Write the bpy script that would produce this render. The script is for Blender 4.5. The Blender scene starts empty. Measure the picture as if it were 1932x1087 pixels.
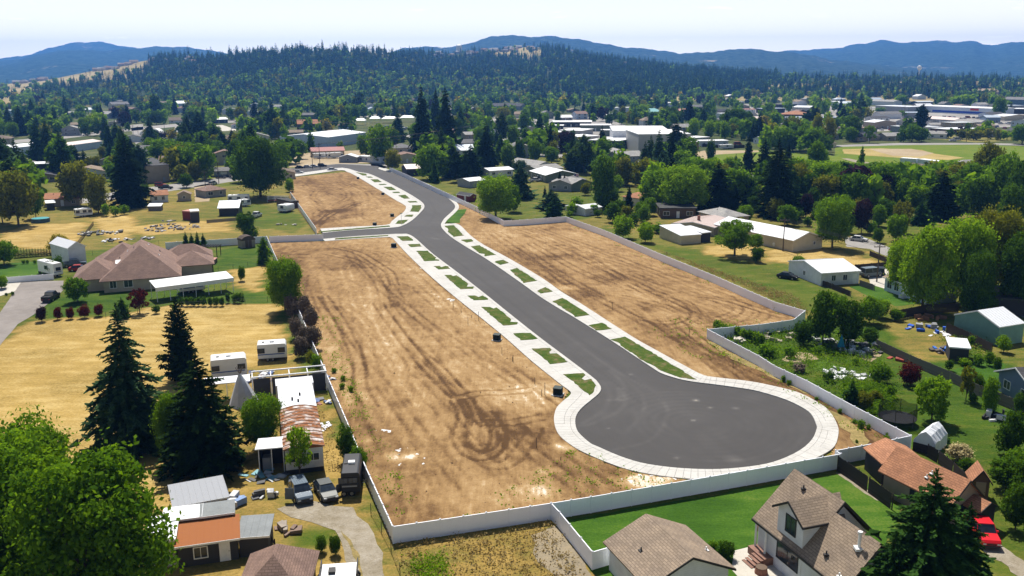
import bpy, math, random
import numpy as np
from mathutils import Vector, Matrix
R = random.Random(7)
NR = np.random.RandomState(11)
S = bpy.context.scene
COL = S.collection
# ------------------------------------------------------------------ camera
F, PITCH, ROLL, CH = 1700.0, 0.2345, -0.006, 43.5      # calibrated from the photograph (pixels, radians, metres)
CX, CY = 966.0, 543.5
cr, sr = math.cos(ROLL), math.sin(ROLL)
cp, sp = math.cos(PITCH), math.sin(PITCH)
R0, U0, F0 = Vector((1, 0, 0)), Vector((0, sp, cp)), Vector((0, cp, -sp))
RC, UC = R0 * cr + U0 * sr, -R0 * sr + U0 * cr
cam_d = bpy.data.cameras.new('camera')
cam = bpy.data.objects.new('camera', cam_d)
COL.objects.link(cam)
cam_d.sensor_width = 36.0
cam_d.lens = F / 1932 * 36.0
cam_d.clip_end = 40000
cam_d.clip_start = 0.5
M = Matrix((RC, UC, -F0)).transposed().to_4x4()
M.translation = Vector((0, 0, CH))
cam.matrix_world = M
S.camera = cam
# ------------------------------------------------------------------ sky, sun, exposure
SUN_EL, SUN_AZ = math.radians(57), math.radians(-12)    # azimuth measured from +Y towards +X
w = bpy.data.worlds.new('World')
S.world = w
w.use_nodes = True
wn = w.node_tree
wn.nodes.clear()
sky = wn.nodes.new('ShaderNodeTexSky')
sky.sky_type = 'NISHITA'
sky.sun_disc = False
sky.sun_elevation = SUN_EL
sky.sun_rotation = SUN_AZ % (2 * math.pi)
sky.air_density, sky.dust_density, sky.ozone_density = 1.0, 1.6, 1.0
bg = wn.nodes.new('ShaderNodeBackground')
bg.inputs['Strength'].default_value = 0.05
wo = wn.nodes.new('ShaderNodeOutputWorld')
# summer haze whitens the sky evenly all round the horizon
tc = wn.nodes.new('ShaderNodeTexCoord'); sx = wn.nodes.new('ShaderNodeSeparateXYZ')
wn.links.new(tc.outputs['Generated'], sx.inputs[0])
rp = wn.nodes.new('ShaderNodeValToRGB')
rp.color_ramp.elements[0].position, rp.color_ramp.elements[0].color = 0.0, (1, 1, 1, 1)
rp.color_ramp.elements[1].position, rp.color_ramp.elements[1].color = 0.40, (0, 0, 0, 1)
for q_, v_ in ((0.08, 1.0), (0.14, 0.40), (0.22, 0.12)):
 e_ = rp.color_ramp.elements.new(q_); e_.color = (v_, v_, v_, 1)
wn.links.new(sx.outputs['Z'], rp.inputs[0])
mxs = wn.nodes.new('ShaderNodeMix'); mxs.data_type = 'RGBA'
wn.links.new(rp.outputs[0], mxs.inputs[0]); wn.links.new(sky.outputs[0], mxs.inputs[6])
vr_ = wn.nodes.new('ShaderNodeValToRGB')          # veil: brightest right at the horizon
vr_.color_ramp.elements[0].position, vr_.color_ramp.elements[0].color = 0.02, (0.98, 0.88, 0.63, 1)
vr_.color_ramp.elements[1].position, vr_.color_ramp.elements[1].color = 0.10, (0.405, 0.425, 0.44, 1)
wn.links.new(sx.outputs['Z'], vr_.inputs[0])
mp_ = wn.nodes.new('ShaderNodeMapping'); mp_.inputs['Scale'].default_value = (14, 14, 90); wn.links.new(tc.outputs['Generated'], mp_.inputs[0])
cn = wn.nodes.new('ShaderNodeTexNoise'); cn.inputs['Scale'].default_value = 1.0; cn.inputs['Detail'].default_value = 5; wn.links.new(mp_.outputs[0], cn.inputs[0])
cr_ = wn.nodes.new('ShaderNodeMapRange'); cr_.inputs[1].default_value = 0.66; cr_.inputs[2].default_value = 0.76; cr_.inputs[3].default_value = 37.0; cr_.inputs[4].default_value = 44.0; wn.links.new(cn.outputs['Fac'], cr_.inputs[0])
vm_ = wn.nodes.new('ShaderNodeVectorMath'); vm_.operation = 'SCALE'; wn.links.new(vr_.outputs[0], vm_.inputs[0]); wn.links.new(cr_.outputs[0], vm_.inputs['Scale'])
wn.links.new(vm_.outputs[0], mxs.inputs[7])
wn.links.new(mxs.outputs[2], bg.inputs['Color'])
wn.links.new(bg.outputs[0], wo.inputs['Surface'])
sl = bpy.data.lights.new('sun', 'SUN')
sl.energy = 5.0
sl.angle = math.radians(0.5)
sl.color = (1.0, 0.955, 0.88)
sun = bpy.data.objects.new('sun', sl)
COL.objects.link(sun)
sd = Vector((math.sin(SUN_AZ) * math.cos(SUN_EL), math.cos(SUN_AZ) * math.cos(SUN_EL), math.sin(SUN_EL)))
sun.rotation_euler = sd.to_track_quat('Z', 'Y').to_euler()
S.view_settings.view_transform = 'Standard'
S.view_settings.look = 'None'
S.view_settings.gamma = 1.0
S.view_settings.use_curve_mapping = False
S.view_settings.exposure = 0.50
S.cycles.volume_bounces = 0
S.cycles.max_bounces = 5
S.cycles.diffuse_bounces = 2
S.cycles.transparent_max_bounces = 6
# ------------------------------------------------------------------ camera geometry helpers (reading places off the photo)
def ray(px, py):
 a, b = px - CX, py - CY
 d = F0 + RC * (a / F) - UC * (b / F)
 return d
def G(px, py, z=0.0):
 d = ray(px, py)
 t = (z - CH) / d.z
 return Vector((d.x * t, d.y * t, z))
def P(v):
 d = v - Vector((0, 0, CH))
 dep = d.dot(F0)
 return (CX + F * d.dot(RC) / dep, CY - F * d.dot(UC) / dep, dep)
def H(px, yb, yt, z0=0.0):
 """height of something whose foot is seen at yb and top at yt"""
 g = G(px, yb, z0)
 D = math.hypot(g.x, g.y)
 d = ray(px, yt)
 return CH + D * d.z / math.hypot(d.x, d.y) - z0
def mpp(g):
 return (g - Vector((0, 0, CH))).dot(F0) / F
def lerp_list(tab, x, k=1):
 if x <= tab[0][0]: return tab[0][k]
 for a, b in zip(tab, tab[1:]):
  if x <= b[0]:
   t = (x - a[0]) / (b[0] - a[0])
   return a[k] + (b[k] - a[k]) * t
 return tab[-1][k]
def inpoly(xs, ys, poly):
 xs, ys = np.asarray(xs, float), np.asarray(ys, float)
 c = np.zeros(xs.shape, bool)
 n = len(poly)
 for i in range(n):
  x1, y1 = poly[i][0], poly[i][1]
  x2, y2 = poly[(i + 1) % n][0], poly[(i + 1) % n][1]
  if y1 == y2: continue
  m = ((y1 > ys) != (y2 > ys)) & (xs < (x2 - x1) * (ys - y1) / (y2 - y1) + x1)
  c ^= m
 return c
# ------------------------------------------------------------------ materials
def nodes(name):
 m = bpy.data.materials.new(name)
 m.use_nodes = True
 t = m.node_tree
 t.nodes.clear()
 out = t.nodes.new('ShaderNodeOutputMaterial')
 return m, t, out
def lk(t, a, b): t.links.new(a, b)
def noise(t, scale, detail=4, rough=0.6, vec=None, dist=0.0):
 n = t.nodes.new('ShaderNodeTexNoise')
 n.inputs['Scale'].default_value = scale
 n.inputs['Detail'].default_value = detail
 n.inputs['Roughness'].default_value = rough
 n.inputs['Distortion'].default_value = dist
 if vec is not None: lk(t, vec, n.inputs['Vector'])
 return n.outputs['Fac']
def ramp(t, fac, stops, interp='LINEAR'):
 r = t.nodes.new('ShaderNodeValToRGB')
 r.color_ramp.interpolation = interp
 e = r.color_ramp.elements
 while len(e) < len(stops): e.new(0.5)
 for k, (p, c) in enumerate(stops):
  e[k].position = p
  e[k].color = (*c, 1) if len(c) == 3 else c
 lk(t, fac, r.inputs[0])
 return r.outputs[0]
def mixc(t, fac, a, b, mode='MIX'):
 n = t.nodes.new('ShaderNodeMix')
 n.data_type = 'RGBA'
 n.blend_type = mode
 for sock, v in ((n.inputs[0], fac), (n.inputs[6], a), (n.inputs[7], b)):
  if isinstance(v, (int, float)): sock.default_value = v
  elif isinstance(v, tuple): sock.default_value = (*v, 1)
  else: lk(t, v, sock)
 return n.outputs[2]
def mth(t, op, a, b=0.0, c=None):
 n = t.nodes.new('ShaderNodeMath')
 n.operation = op
 for i, v in enumerate((a, b) + ((c,) if c is not None else ())):
  if isinstance(v, (int, float)): n.inputs[i].default_value = v
  else: lk(t, v, n.inputs[i])
 return n.outputs[0]
def princ(t, out, col, rough=0.8, metal=0.0, spec=0.3, bump=None, bstr=0.3, bdist=0.05):
 p = t.nodes.new('ShaderNodeBsdfPrincipled')
 if isinstance(col, tuple): p.inputs['Base Color'].default_value = (*col, 1)
 else: lk(t, col, p.inputs['Base Color'])
 if isinstance(rough, (int, float)): p.inputs['Roughness'].default_value = rough
 else: lk(t, rough, p.inputs['Roughness'])
 p.inputs['Metallic'].default_value = metal
 p.inputs['Specular IOR Level'].default_value = spec
 if bump is not None:
  b = t.nodes.new('ShaderNodeBump')
  b.inputs['Strength'].default_value = bstr
  b.inputs['Distance'].default_value = bdist
  lk(t, bump, b.inputs['Height'])
  lk(t, b.outputs[0], p.inputs['Normal'])
 lk(t, p.outputs[0], out.inputs['Surface'])
 return p
def pos(t):
 g = t.nodes.new('ShaderNodeNewGeometry')
 return g.outputs['Position']
def objco(t):
 g = t.nodes.new('ShaderNodeTexCoord')
 return g.outputs['Object']
def sc(t, vec, s, rz=0.0):
 m = t.nodes.new('ShaderNodeMapping')
 m.inputs['Scale'].default_value = s
 m.inputs['Rotation'].default_value = (0, 0, rz)
 lk(t, vec, m.inputs['Vector'])
 return m.outputs[0]
_mc = {}
def plain(name, col, rough=0.7, metal=0.0, var=0.12, scale=1.5, spec=0.3, worldspace=False):
 """painted / plain surface with slight blotches of wear"""
 k = ('plain', name)
 if k in _mc: return _mc[k]
 m, t, o = nodes(name)
 v = pos(t) if worldspace else objco(t)
 n = noise(t, scale, 5, 0.65, v)
 n2 = noise(t, scale * 9, 3, 0.6, v)
 f = mth(t, 'MULTIPLY_ADD', n2, 0.35, mth(t, 'MULTIPLY', n, 0.65))
 c = ramp(t, f, [(0.3, tuple(x * (1 - var * 1.6) for x in col)), (0.55, col), (0.75, tuple(min(1, x * (1 + var)) for x in col))])
 princ(t, o, c, rough, metal, spec, n2, 0.12, 0.02)
 _mc[k] = m
 return m
def glass_mat(name='window_glass', col=(0.02, 0.027, 0.035), rough=0.08):
 k = ('g', name)
 if k in _mc: return _mc[k]
 m, t, o = nodes(name)
 princ(t, o, ramp(t, noise(t, 1.3, 2, 0.5, objco(t)), [(0.35, col), (0.7, tuple(x * 2.2 for x in col))]), rough, 0, 0.6)
 _mc[k] = m
 return m
def shingle(name, col, tone=0.13, moss=0.0):
 """composition shingles: courses with offset tabs, granule noise"""
 k = ('sh', name)
 if k in _mc: return _mc[k]
 m, t, o = nodes(name)
 v = objco(t)
 b = t.nodes.new('ShaderNodeTexBrick')
 uv = t.nodes.new('ShaderNodeUVMap')
 lk(t, uv.outputs[0], b.inputs['Vector'])
 b.inputs['Scale'].default_value = 1.0
 b.inputs['Brick Width'].default_value = 0.55
 b.inputs['Row Height'].default_value = 0.24
 b.inputs['Mortar Size'].default_value = 0.022
 b.inputs['Mortar Smooth'].default_value = 0.3
 b.inputs['Color1'].default_value = (*[c * (1 + tone) for c in col], 1)
 b.inputs['Color2'].default_value = (*[c * (1 - tone) for c in col], 1)
 b.inputs['Mortar'].default_value = (*[c * 0.5 for c in col], 1)
 n = noise(t, 0.45, 4, 0.6, v)
 n2 = noise(t, 14, 2, 0.6, v)
 c = mixc(t, 1.0, b.outputs['Color'], ramp(t, n, [(0.3, (0.78, 0.78, 0.8)), (0.7, (1.12, 1.1, 1.06))]), 'MULTIPLY')
 c = mixc(t, 1.0, c, ramp(t, n2, [(0.3, (0.85, 0.85, 0.85)), (0.7, (1.12, 1.12, 1.12))]), 'MULTIPLY')
 princ(t, o, c, 0.9, 0, 0.15, b.outputs['Fac'], -0.4, 0.02)
 _mc[k] = m
 return m
def ribmetal(name, col, rust=0.0, rough=0.45):
 k = ('rib', name)
 if k in _mc: return _mc[k]
 m, t, o = nodes(name)
 v = objco(t)
 n = noise(t, 0.8, 5, 0.7, v)
 n2 = noise(t, 6, 4, 0.7, sc(t, v, (1, 6, 1)))
 c = ramp(t, n2, [(0.25, tuple(x * 0.82 for x in col)), (0.6, col), (0.8, tuple(min(1, x * 1.08) for x in col))])
 if rust:
  f = ramp(t, n, [(0.56 - 0.16 * rust, (0, 0, 0)), (0.74 - 0.16 * rust, (1, 1, 1))])
  c = mixc(t, f, c, (0.24, 0.095, 0.035))
 dull = bool(rust) or max(col) < 0.55
 princ(t, o, c, 0.92 if dull else rough, 0.0, 0.12 if dull else 0.4, n2, 0.1, 0.02)
 _mc[k] = m
 return m
def ground_mat(name, stops, s_big=0.05, s_mid=0.4, s_fine=3.0, wts=(0.45, 0.3, 0.25), rz=0.0, stretch=1.0, bstr=0.5, rough=0.95, extra=None, bdist=0.12):
 """ground cover: three noises, the middle one may be drawn out along a direction (mowing, wind rows)"""
 m, t, o = nodes(name)
 stops = [(p_, tuple(x * 0.86 for x in c_)) for p_, c_ in stops]
 v = pos(t)
 a = noise(t, s_big, 4, 0.6, v, 0.4)
 b = noise(t, s_mid, 5, 0.65, sc(t, v, (stretch, 1, 1), rz), 0.3)
 c = noise(t, s_fine, 4, 0.7, v)
 f = mth(t, 'ADD', mth(t, 'ADD', mth(t, 'MULTIPLY', a, wts[0]), mth(t, 'MULTIPLY', b, wts[1])), mth(t, 'MULTIPLY', c, wts[2]))
 col = ramp(t, f, stops)
 if extra is not None:
  e = ramp(t, noise(t, extra[0], 4, 0.6, sc(t, v, (1, 1, 1), 0.7)), [(extra[1], (0, 0, 0)), (extra[2], (1, 1, 1))])
  col = mixc(t, e, col, extra[3])
 princ(t, o, col, rough, 0, 0.1, mth(t, 'ADD', c, mth(t, 'MULTIPLY', b, 1.5)), bstr, bdist)
 return m
def leaf_mat(name, dark, light, trans=0.3, tl=None):
 m, t, o = nodes(name)
 g = t.nodes.new('ShaderNodeNewGeometry')
 oi = t.nodes.new('ShaderNodeObjectInfo')
 nz = noise(t, 5.5, 3, 0.6, objco(t))
 f = mth(t, 'MULTIPLY_ADD', oi.outputs['Random'], 0.22, mth(t, 'MULTIPLY', g.outputs['Random Per Island'], 0.48))
 f = mth(t, 'MULTIPLY_ADD', mth(t, 'SUBTRACT', nz, 0.36), 1.15, f)
 c = ramp(t, f, [(0.05, dark), (0.55, tuple((a + b) / 2 for a, b in zip(dark, light))), (0.95, light)])
 d = t.nodes.new('ShaderNodeBsdfDiffuse')
 tr = t.nodes.new('ShaderNodeBsdfTranslucent')
 lk(t, c, d.inputs[0])
 tc = mixc(t, 1.0, c, tl or (1.5, 1.35, 0.5), 'MULTIPLY')
 lk(t, tc, tr.inputs[0])
 mx = t.nodes.new('ShaderNodeMixShader')
 mx.inputs[0].default_value = trans
 lk(t, d.outputs[0], mx.inputs[1]); lk(t, tr.outputs[0], mx.inputs[2])
 lk(t, mx.outputs[0], o.inputs['Surface'])
 return m
LEAF = {
 'dark':   leaf_mat('dark_green_leaves', (0.018, 0.050, 0.005), (0.095, 0.190, 0.014), 0.38),
 'mid':    leaf_mat('mid_green_leaves', (0.036, 0.098, 0.006), (0.180, 0.320, 0.018), 0.44),
 'bright': leaf_mat('bright_green_leaves', (0.075, 0.170, 0.007), (0.25, 0.40, 0.020), 0.46),
 'olive':  leaf_mat('olive_green_leaves', (0.06, 0.082, 0.009), (0.24, 0.26, 0.028), 0.42),
 'spruce': leaf_mat('spruce_needles', (0.011, 0.036, 0.009), (0.062, 0.135, 0.024), 0.22),
 'blue':   leaf_mat('blue_green_needles', (0.016, 0.042, 0.020), (0.080, 0.145, 0.058), 0.20, (1.1, 1.2, 0.8)),
 'black':  leaf_mat('very_dark_needles', (0.006, 0.016, 0.005), (0.030, 0.060, 0.014), 0.18),
 'red':    leaf_mat('dark_red_leaves', (0.035, 0.008, 0.008), (0.17, 0.034, 0.022), 0.3, (1.5, 0.8, 0.6)),
 'plum':   leaf_mat('plum_leaves', (0.015, 0.009, 0.012), (0.060, 0.034, 0.040), 0.2, (1.3, 0.8, 0.9)),
 'yellow': leaf_mat('yellow_green_leaves', (0.12, 0.12, 0.015), (0.38, 0.34, 0.05), 0.4),
 'straw':  leaf_mat('dry_straw_blades', (0.16, 0.12, 0.04), (0.46, 0.35, 0.15), 0.3, (1.1, 1, 0.8)),
 'tan':    leaf_mat('dry_brush_twigs', (0.08, 0.062, 0.044), (0.22, 0.175, 0.13), 0.1, (1, 1, 1)),
 'cream':  leaf_mat('cream_blossom', (0.28, 0.23, 0.10), (0.62, 0.52, 0.28), 0.25, (1, 1, 0.8)),
 'pine':   leaf_mat('pine_needles', (0.014, 0.038, 0.010), (0.088, 0.150, 0.034), 0.24),
}
CWORD = {'dark': 'dark green', 'mid': 'mid green', 'bright': 'bright green', 'olive': 'olive green', 'spruce': 'dark green',
         'blue': 'blue-green', 'black': 'nearly black', 'red': 'dark red', 'plum': 'dark plum-coloured', 'yellow': 'yellow-green', 'tan': 'bare brown', 'cream': 'cream-flowered', 'pine': 'dark green'}
BARK = plain('tree_bark', (0.10, 0.075, 0.055), 0.9, var=0.3, scale=4)
# ------------------------------------------------------------------ mesh builder
class MB:
 def __init__(s): s.v, s.f, s.m, s.uv = [], [], [], {}
 def add(s, vs, fs, mat=0):
  o = len(s.v)
  s.v += [tuple(v) for v in vs]
  for f in fs:
   s.f.append(tuple(i + o for i in f)); s.m.append(mat)
 def box(s, x0, x1, y0, y1, z0, z1, mat=0):
  s.add([(x0, y0, z0), (x1, y0, z0), (x1, y1, z0), (x0, y1, z0), (x0, y0, z1), (x1, y0, z1), (x1, y1, z1), (x0, y1, z1)],
              [(0, 3, 2, 1), (4, 5, 6, 7), (0, 1, 5, 4), (1, 2, 6, 5), (2, 3, 7, 6), (3, 0, 4, 7)], mat)
 def slab(s, pts, t, mat=0):
  """pts: top outline; thickness t straight down"""
  n = len(pts)
  top = [tuple(p) for p in pts]
  bot = [(p[0], p[1], p[2] - t) for p in pts]
  s.add(top + bot, [tuple(range(n)), tuple(range(2 * n - 1, n - 1, -1))] + [(i, i + n, (i + 1) % n + n, (i + 1) % n) for i in range(n)], mat)
 def tube(s, a, b, r0, r1=None, n=6, mat=0, cap=True):
  a, b = Vector(a), Vector(b)
  r1 = r0 if r1 is None else r1
  d = (b - a).normalized()
  u = d.orthogonal().normalized(); w_ = d.cross(u)
  vs = [tuple(a + (u * math.cos(2 * math.pi * k / n) + w_ * math.sin(2 * math.pi * k / n)) * r0) for k in range(n)]
  vs += [tuple(b + (u * math.cos(2 * math.pi * k / n) + w_ * math.sin(2 * math.pi * k / n)) * r1) for k in range(n)]
  fs = [(k, (k + 1) % n, (k + 1) % n + n, k + n) for k in range(n)]
  if cap: fs += [tuple(range(n - 1, -1, -1)), tuple(range(n, 2 * n))]
  s.add(vs, fs, mat)
 def loft(s, rings, mat=0, cap=True):
  n = len(rings[0])
  vs = [v for r in rings for v in r]
  fs = []
  for k in range(len(rings) - 1):
   for i in range(n):
    j = (i + 1) % n
    fs.append((k * n + i, k * n + j, (k + 1) * n + j, (k + 1) * n + i))
  if cap:
   fs.append(tuple(range(n - 1, -1, -1)))
   fs.append(tuple((len(rings) - 1) * n + i for i in range(n)))
  s.add(vs, fs, mat)
 def mesh(s, name, mats, uv=False):
  me = bpy.data.meshes.new(name)
  me.from_pydata(s.v, [], s.f)
  for m_ in (mats if isinstance(mats, (list, tuple)) else [mats]): me.materials.append(m_)
  me.polygons.foreach_set('material_index', s.m)
  if uv: roof_uv(me)
  me.update()
  return me
 def build(s, name, mats, parent=None, loc=(0, 0, 0), uv=False):
  return link(name, s.mesh(name, mats, uv), parent, loc)
def roof_uv(me):
 """u runs along the eave, v up the slope, in metres"""
 uvl = me.uv_layers.new(name='UVMap')
 for p in me.polygons:
  n = p.normal
  h = Vector((-n.y, n.x, 0))
  h = h.normalized() if h.length > 1e-4 else Vector((1, 0, 0))
  g = n.cross(h)
  for li in p.loop_indices:
   c = me.vertices[me.loops[li].vertex_index].co
   uvl.data[li].uv = (c.dot(h), c.dot(g))
def link(name, me, parent=None, loc=(0, 0, 0), rz=0.0, scale=None):
 o = bpy.data.objects.new(name, me)
 COL.objects.link(o)
 if parent is not None: o.parent = parent
 o.location = loc
 if rz: o.rotation_euler = (0, 0, rz)
 if scale is not None: o.scale = scale
 return o
USED = {}
AUTO = []       # things whose label is completed at the end from the nearest landmark
def tag(o, label=None, cat=None, group=None, kind=None):
 if label: o['label'] = label
 if cat: o['category'] = cat
 if group: o['group'] = group
 if kind: o['kind'] = kind
 return o
def thing(name, label, cat, loc, rz=0.0, group=None, auto=None):
 o = bpy.data.objects.new(name, None)
 COL.objects.link(o)
 o.empty_display_size = 0.3
 o.location = loc
 o.rotation_euler = (0, 0, rz)
 tag(o, label, cat, group)
 if auto: AUTO.append((o, auto))
 return o
def struct(name, mb, mats, **k):
 o = mb.build(name, mats, **k)
 o['kind'] = 'structure'
 return o
LZ = 0.006
SOFT, SOFTREG = {}, []
def sheet(name, pts_px, mat, layer=1, jit=0.25, step=1.5, kind='structure', world=None, closed=True, smooth=0):
 if mat.name in SOFT and layer < 20 and min(p[1] for p in pts_px) >= 330 and step == 1.5:
  SOFTREG.append((pts_px, SOFT[mat.name])); return None
 return sheet_(name, pts_px, mat, layer, jit, step, kind, world)
def sheet_(name, pts_px, mat, layer, jit, step, kind, world):
 """flat ground area whose outline is read off the photograph, edges slightly ragged"""
 W = world if world is not None else [G(x, y) for x, y in pts_px]
 W = [Vector((p.x, p.y, 0)) for p in W]
 out = []
 rr = random.Random(len(pts_px or W) * 31 + layer)
 for i, a in enumerate(W):
  b = W[(i + 1) % len(W)]
  L = (b - a).length
  n = max(1, min(60, int(L / step)))
  nrm = Vector((-(b - a).y, (b - a).x, 0)).normalized() if L > 0 else Vector((0, 0, 0))
  for k in range(n):
   q = a + (b - a) * (k / n)
   j = rr.uniform(-jit, jit)
   out.append((q.x + nrm.x * j, q.y + nrm.y * j, layer * LZ))
 mb = MB()
 mb.add(out, [tuple(range(len(out)))])
 o = mb.build(name, mat)
 if o.data.polygons[0].normal.z < 0: o.data.flip_normals()
 o['kind'] = kind
 return o
# ------------------------------------------------------------------ painted grid (bare soil, asphalt): a real height and wetness map with wheel tracks
def gridsheet(name, poly_px, res, mat, z0, tonefn, relief=0.0, relief_scale=1.0):
 W = [G(x, y) for x, y in poly_px]
 poly = [(p.x, p.y) for p in W]
 x0, x1 = min(p[0] for p in poly), max(p[0] for p in poly)
 y0, y1 = min(p[1] for p in poly), max(p[1] for p in poly)
 nx, ny = int((x1 - x0) / res) + 2, int((y1 - y0) / res) + 2
 gx = x0 - res / 2 + np.arange(nx) * res
 gy = y0 - res / 2 + np.arange(ny) * res
 X, Y = np.meshgrid(gx, gy)
 ins = inpoly(X, Y, poly)
 cell = ins[:-1, :-1] | ins[1:, :-1] | ins[:-1, 1:] | ins[1:, 1:]
 used = np.zeros_like(ins)
 used[:-1, :-1] |= cell; used[1:, :-1] |= cell; used[:-1, 1:] |= cell; used[1:, 1:] |= cell
 idx = -np.ones(X.shape, int)
 idx[used] = np.arange(used.sum())
 xs, ys = X[used], Y[used]
 tone, dz = tonefn(xs, ys)
 zs = z0 + dz
 cy_, cx_ = np.nonzero(cell)
 q = np.stack([idx[cy_, cx_], idx[cy_, cx_ + 1], idx[cy_ + 1, cx_ + 1], idx[cy_ + 1, cx_]], 1)
 me = bpy.data.meshes.new(name)
 me.vertices.add(len(xs)); me.vertices.foreach_set('co', np.stack([xs, ys, zs], 1).astype(np.float32).ravel())
 me.loops.add(q.size); me.loops.foreach_set('vertex_index', q.astype(np.int32).ravel())
 me.polygons.add(len(q)); me.polygons.foreach_set('loop_start', (np.arange(len(q)) * 4).astype(np.int32))
 me.update(calc_edges=True)
 at = me.attributes.new('tone', 'FLOAT', 'POINT')
 at.data.foreach_set('value', tone.astype(np.float32))
 me.materials.append(mat)
 me.polygons.foreach_set('use_smooth', [True] * len(q))
 o = link(name, me)
 o['kind'] = 'structure'
 return o
def vnoise(xs, ys, scale, seed):
 """value noise"""
 rs = np.random.RandomState(seed)
 T = rs.rand(256, 256)
 u, v = xs * scale + 300.3, ys * scale + 711.7
 i, j = np.floor(u).astype(int), np.floor(v).astype(int)
 fu, fv = u - i, v - j
 fu, fv = fu * fu * (3 - 2 * fu), fv * fv * (3 - 2 * fv)
 g = lambda a, b: T[a % 256, b % 256]
 return (g(i, j) * (1 - fu) + g(i + 1, j) * fu) * (1 - fv) + (g(i, j + 1) * (1 - fu) + g(i + 1, j + 1) * fu) * fv
def fbm(xs, ys, scale, seed, oct=4):
 s, a, t = 0, 1, 0
 for k in range(oct):
  s = s + a * vnoise(xs, ys, scale * 2 ** k, seed + k); t += a; a *= 0.55
 return s / t
def stroke(xs, ys, pts, width, soft=0.5):
 """0..1 mask of a soft line through world points (x, y)"""
 out = np.zeros_like(xs)
 for (ax, ay), (bx, by) in zip(pts, pts[1:]):
  pad = width + soft * 3
  m = (xs > min(ax, bx) - pad) & (xs < max(ax, bx) + pad) & (ys > min(ay, by) - pad) & (ys < max(ay, by) + pad)
  if not m.any(): continue
  px, py = xs[m] - ax, ys[m] - ay
  dx, dy = bx - ax, by - ay
  L = dx * dx + dy * dy + 1e-9
  t = np.clip((px * dx + py * dy) / L, 0, 1)
  d = np.hypot(px - t * dx, py - t * dy)
  val = np.clip(1 - (d - width / 2) / soft, 0, 1)
  out[m] = np.maximum(out[m], val)
 return out
def curve_pts(px_pts, n=8, off=0.0):
 """Catmull-Rom through photo points, unprojected, shifted sideways by off metres"""
 w_ = [G(x, y) for x, y in px_pts]
 q = []
 for i in range(len(w_) - 1):
  p0, p1, p2, p3 = w_[max(i - 1, 0)], w_[i], w_[i + 1], w_[min(i + 2, len(w_) - 1)]
  for k in range(n):
   t = k / n
   q.append(0.5 * ((2 * p1) + (p2 - p0) * t + (2 * p0 - 5 * p1 + 4 * p2 - p3) * t * t + (3 * p1 - p0 - 3 * p2 + p3) * t ** 3))
 q.append(w_[-1])
 if off:
  r = []
  for i, p in enumerate(q):
   d = q[min(i + 1, len(q) - 1)] - q[max(i - 1, 0)]
   nn = Vector((-d.y, d.x, 0)).normalized()
   r.append(p + nn * off)
  q = r
 return [(p.x, p.y) for p in q]
# ================================================================== THE SETTING
GM_base = ground_mat('suburb_ground', [(0.3, (0.03, 0.05, 0.012)), (0.5, (0.07, 0.09, 0.022)), (0.62, (0.15, 0.14, 0.05)), (0.72, (0.32, 0.27, 0.15)), (0.82, (0.42, 0.37, 0.27))], 0.012, 0.07, 0.6, (0.35, 0.4, 0.25))
GM_dry = ground_mat('dry_mown_grass', [(0.3, (0.20, 0.165, 0.045)), (0.42, (0.33, 0.25, 0.082)), (0.54, (0.46, 0.35, 0.13)), (0.68, (0.56, 0.44, 0.19)), (0.8, (0.60, 0.49, 0.26))], 0.045, 0.5, 3.2, (0.34, 0.33, 0.33), rz=0.5, stretch=0.35, bstr=0.8, extra=(0.06, 0.57, 0.75, (0.22, 0.20, 0.045)))
GM_rough = ground_mat('rough_dry_meadow', [(0.3, (0.06, 0.085, 0.014)), (0.43, (0.14, 0.145, 0.03)), (0.55, (0.28, 0.235, 0.07)), (0.7, (0.42, 0.33, 0.13))], 0.05, 0.35, 2.6, (0.42, 0.30, 0.28), bstr=0.9, extra=(0.11, 0.58, 0.74, (0.09, 0.115, 0.018)))
GM_yard = ground_mat('yard_grass_green_and_straw', [(0.3, (0.035, 0.075, 0.008)), (0.45, (0.085, 0.125, 0.014)), (0.57, (0.19, 0.19, 0.035)), (0.72, (0.36, 0.29, 0.10))], 0.06, 0.3, 2.4, (0.45, 0.3, 0.25), bstr=0.8)
GM_lawn = ground_mat('mown_green_lawn', [(0.36, (0.026, 0.074, 0.005)), (0.47, (0.044, 0.112, 0.008)), (0.54, (0.068, 0.145, 0.012)), (0.62, (0.13, 0.185, 0.028)), (0.72, (0.24, 0.21, 0.06))], 0.09, 0.5, 4.0, (0.38, 0.32, 0.3), rz=0.3, stretch=0.25, bstr=0.5)
GM_lawn2 = ground_mat('yellowish_lawn', [(0.3, (0.07, 0.13, 0.008)), (0.48, (0.13, 0.19, 0.014)), (0.62, (0.185, 0.205, 0.024)), (0.76, (0.33, 0.29, 0.07))], 0.07, 0.45, 3.0, (0.42, 0.3, 0.28), bstr=0.6)
GM_garden = ground_mat('weedy_green_garden', [(0.28, (0.03, 0.07, 0.006)), (0.42, (0.06, 0.12, 0.010)), (0.56, (0.10, 0.17, 0.016)), (0.68, (0.19, 0.20, 0.05)), (0.8, (0.36, 0.30, 0.17))], 0.14, 0.7, 3.2, (0.35, 0.38, 0.27), bstr=1.0)
GM_gravel = ground_mat('pale_gravel', [(0.3, (0.16, 0.125, 0.07)), (0.42, (0.27, 0.225, 0.15)), (0.54, (0.38, 0.33, 0.25)), (0.7, (0.50, 0.45, 0.37))], 0.25, 0.9, 6, (0.32, 0.38, 0.30), bstr=0.9)
GM_conc = ground_mat('yard_concrete', [(0.3, (0.46, 0.42, 0.35)), (0.55, (0.60, 0.56, 0.48)), (0.75, (0.70, 0.66, 0.58))], 0.2, 1.2, 8, (0.4, 0.35, 0.25), bstr=0.1)
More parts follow.
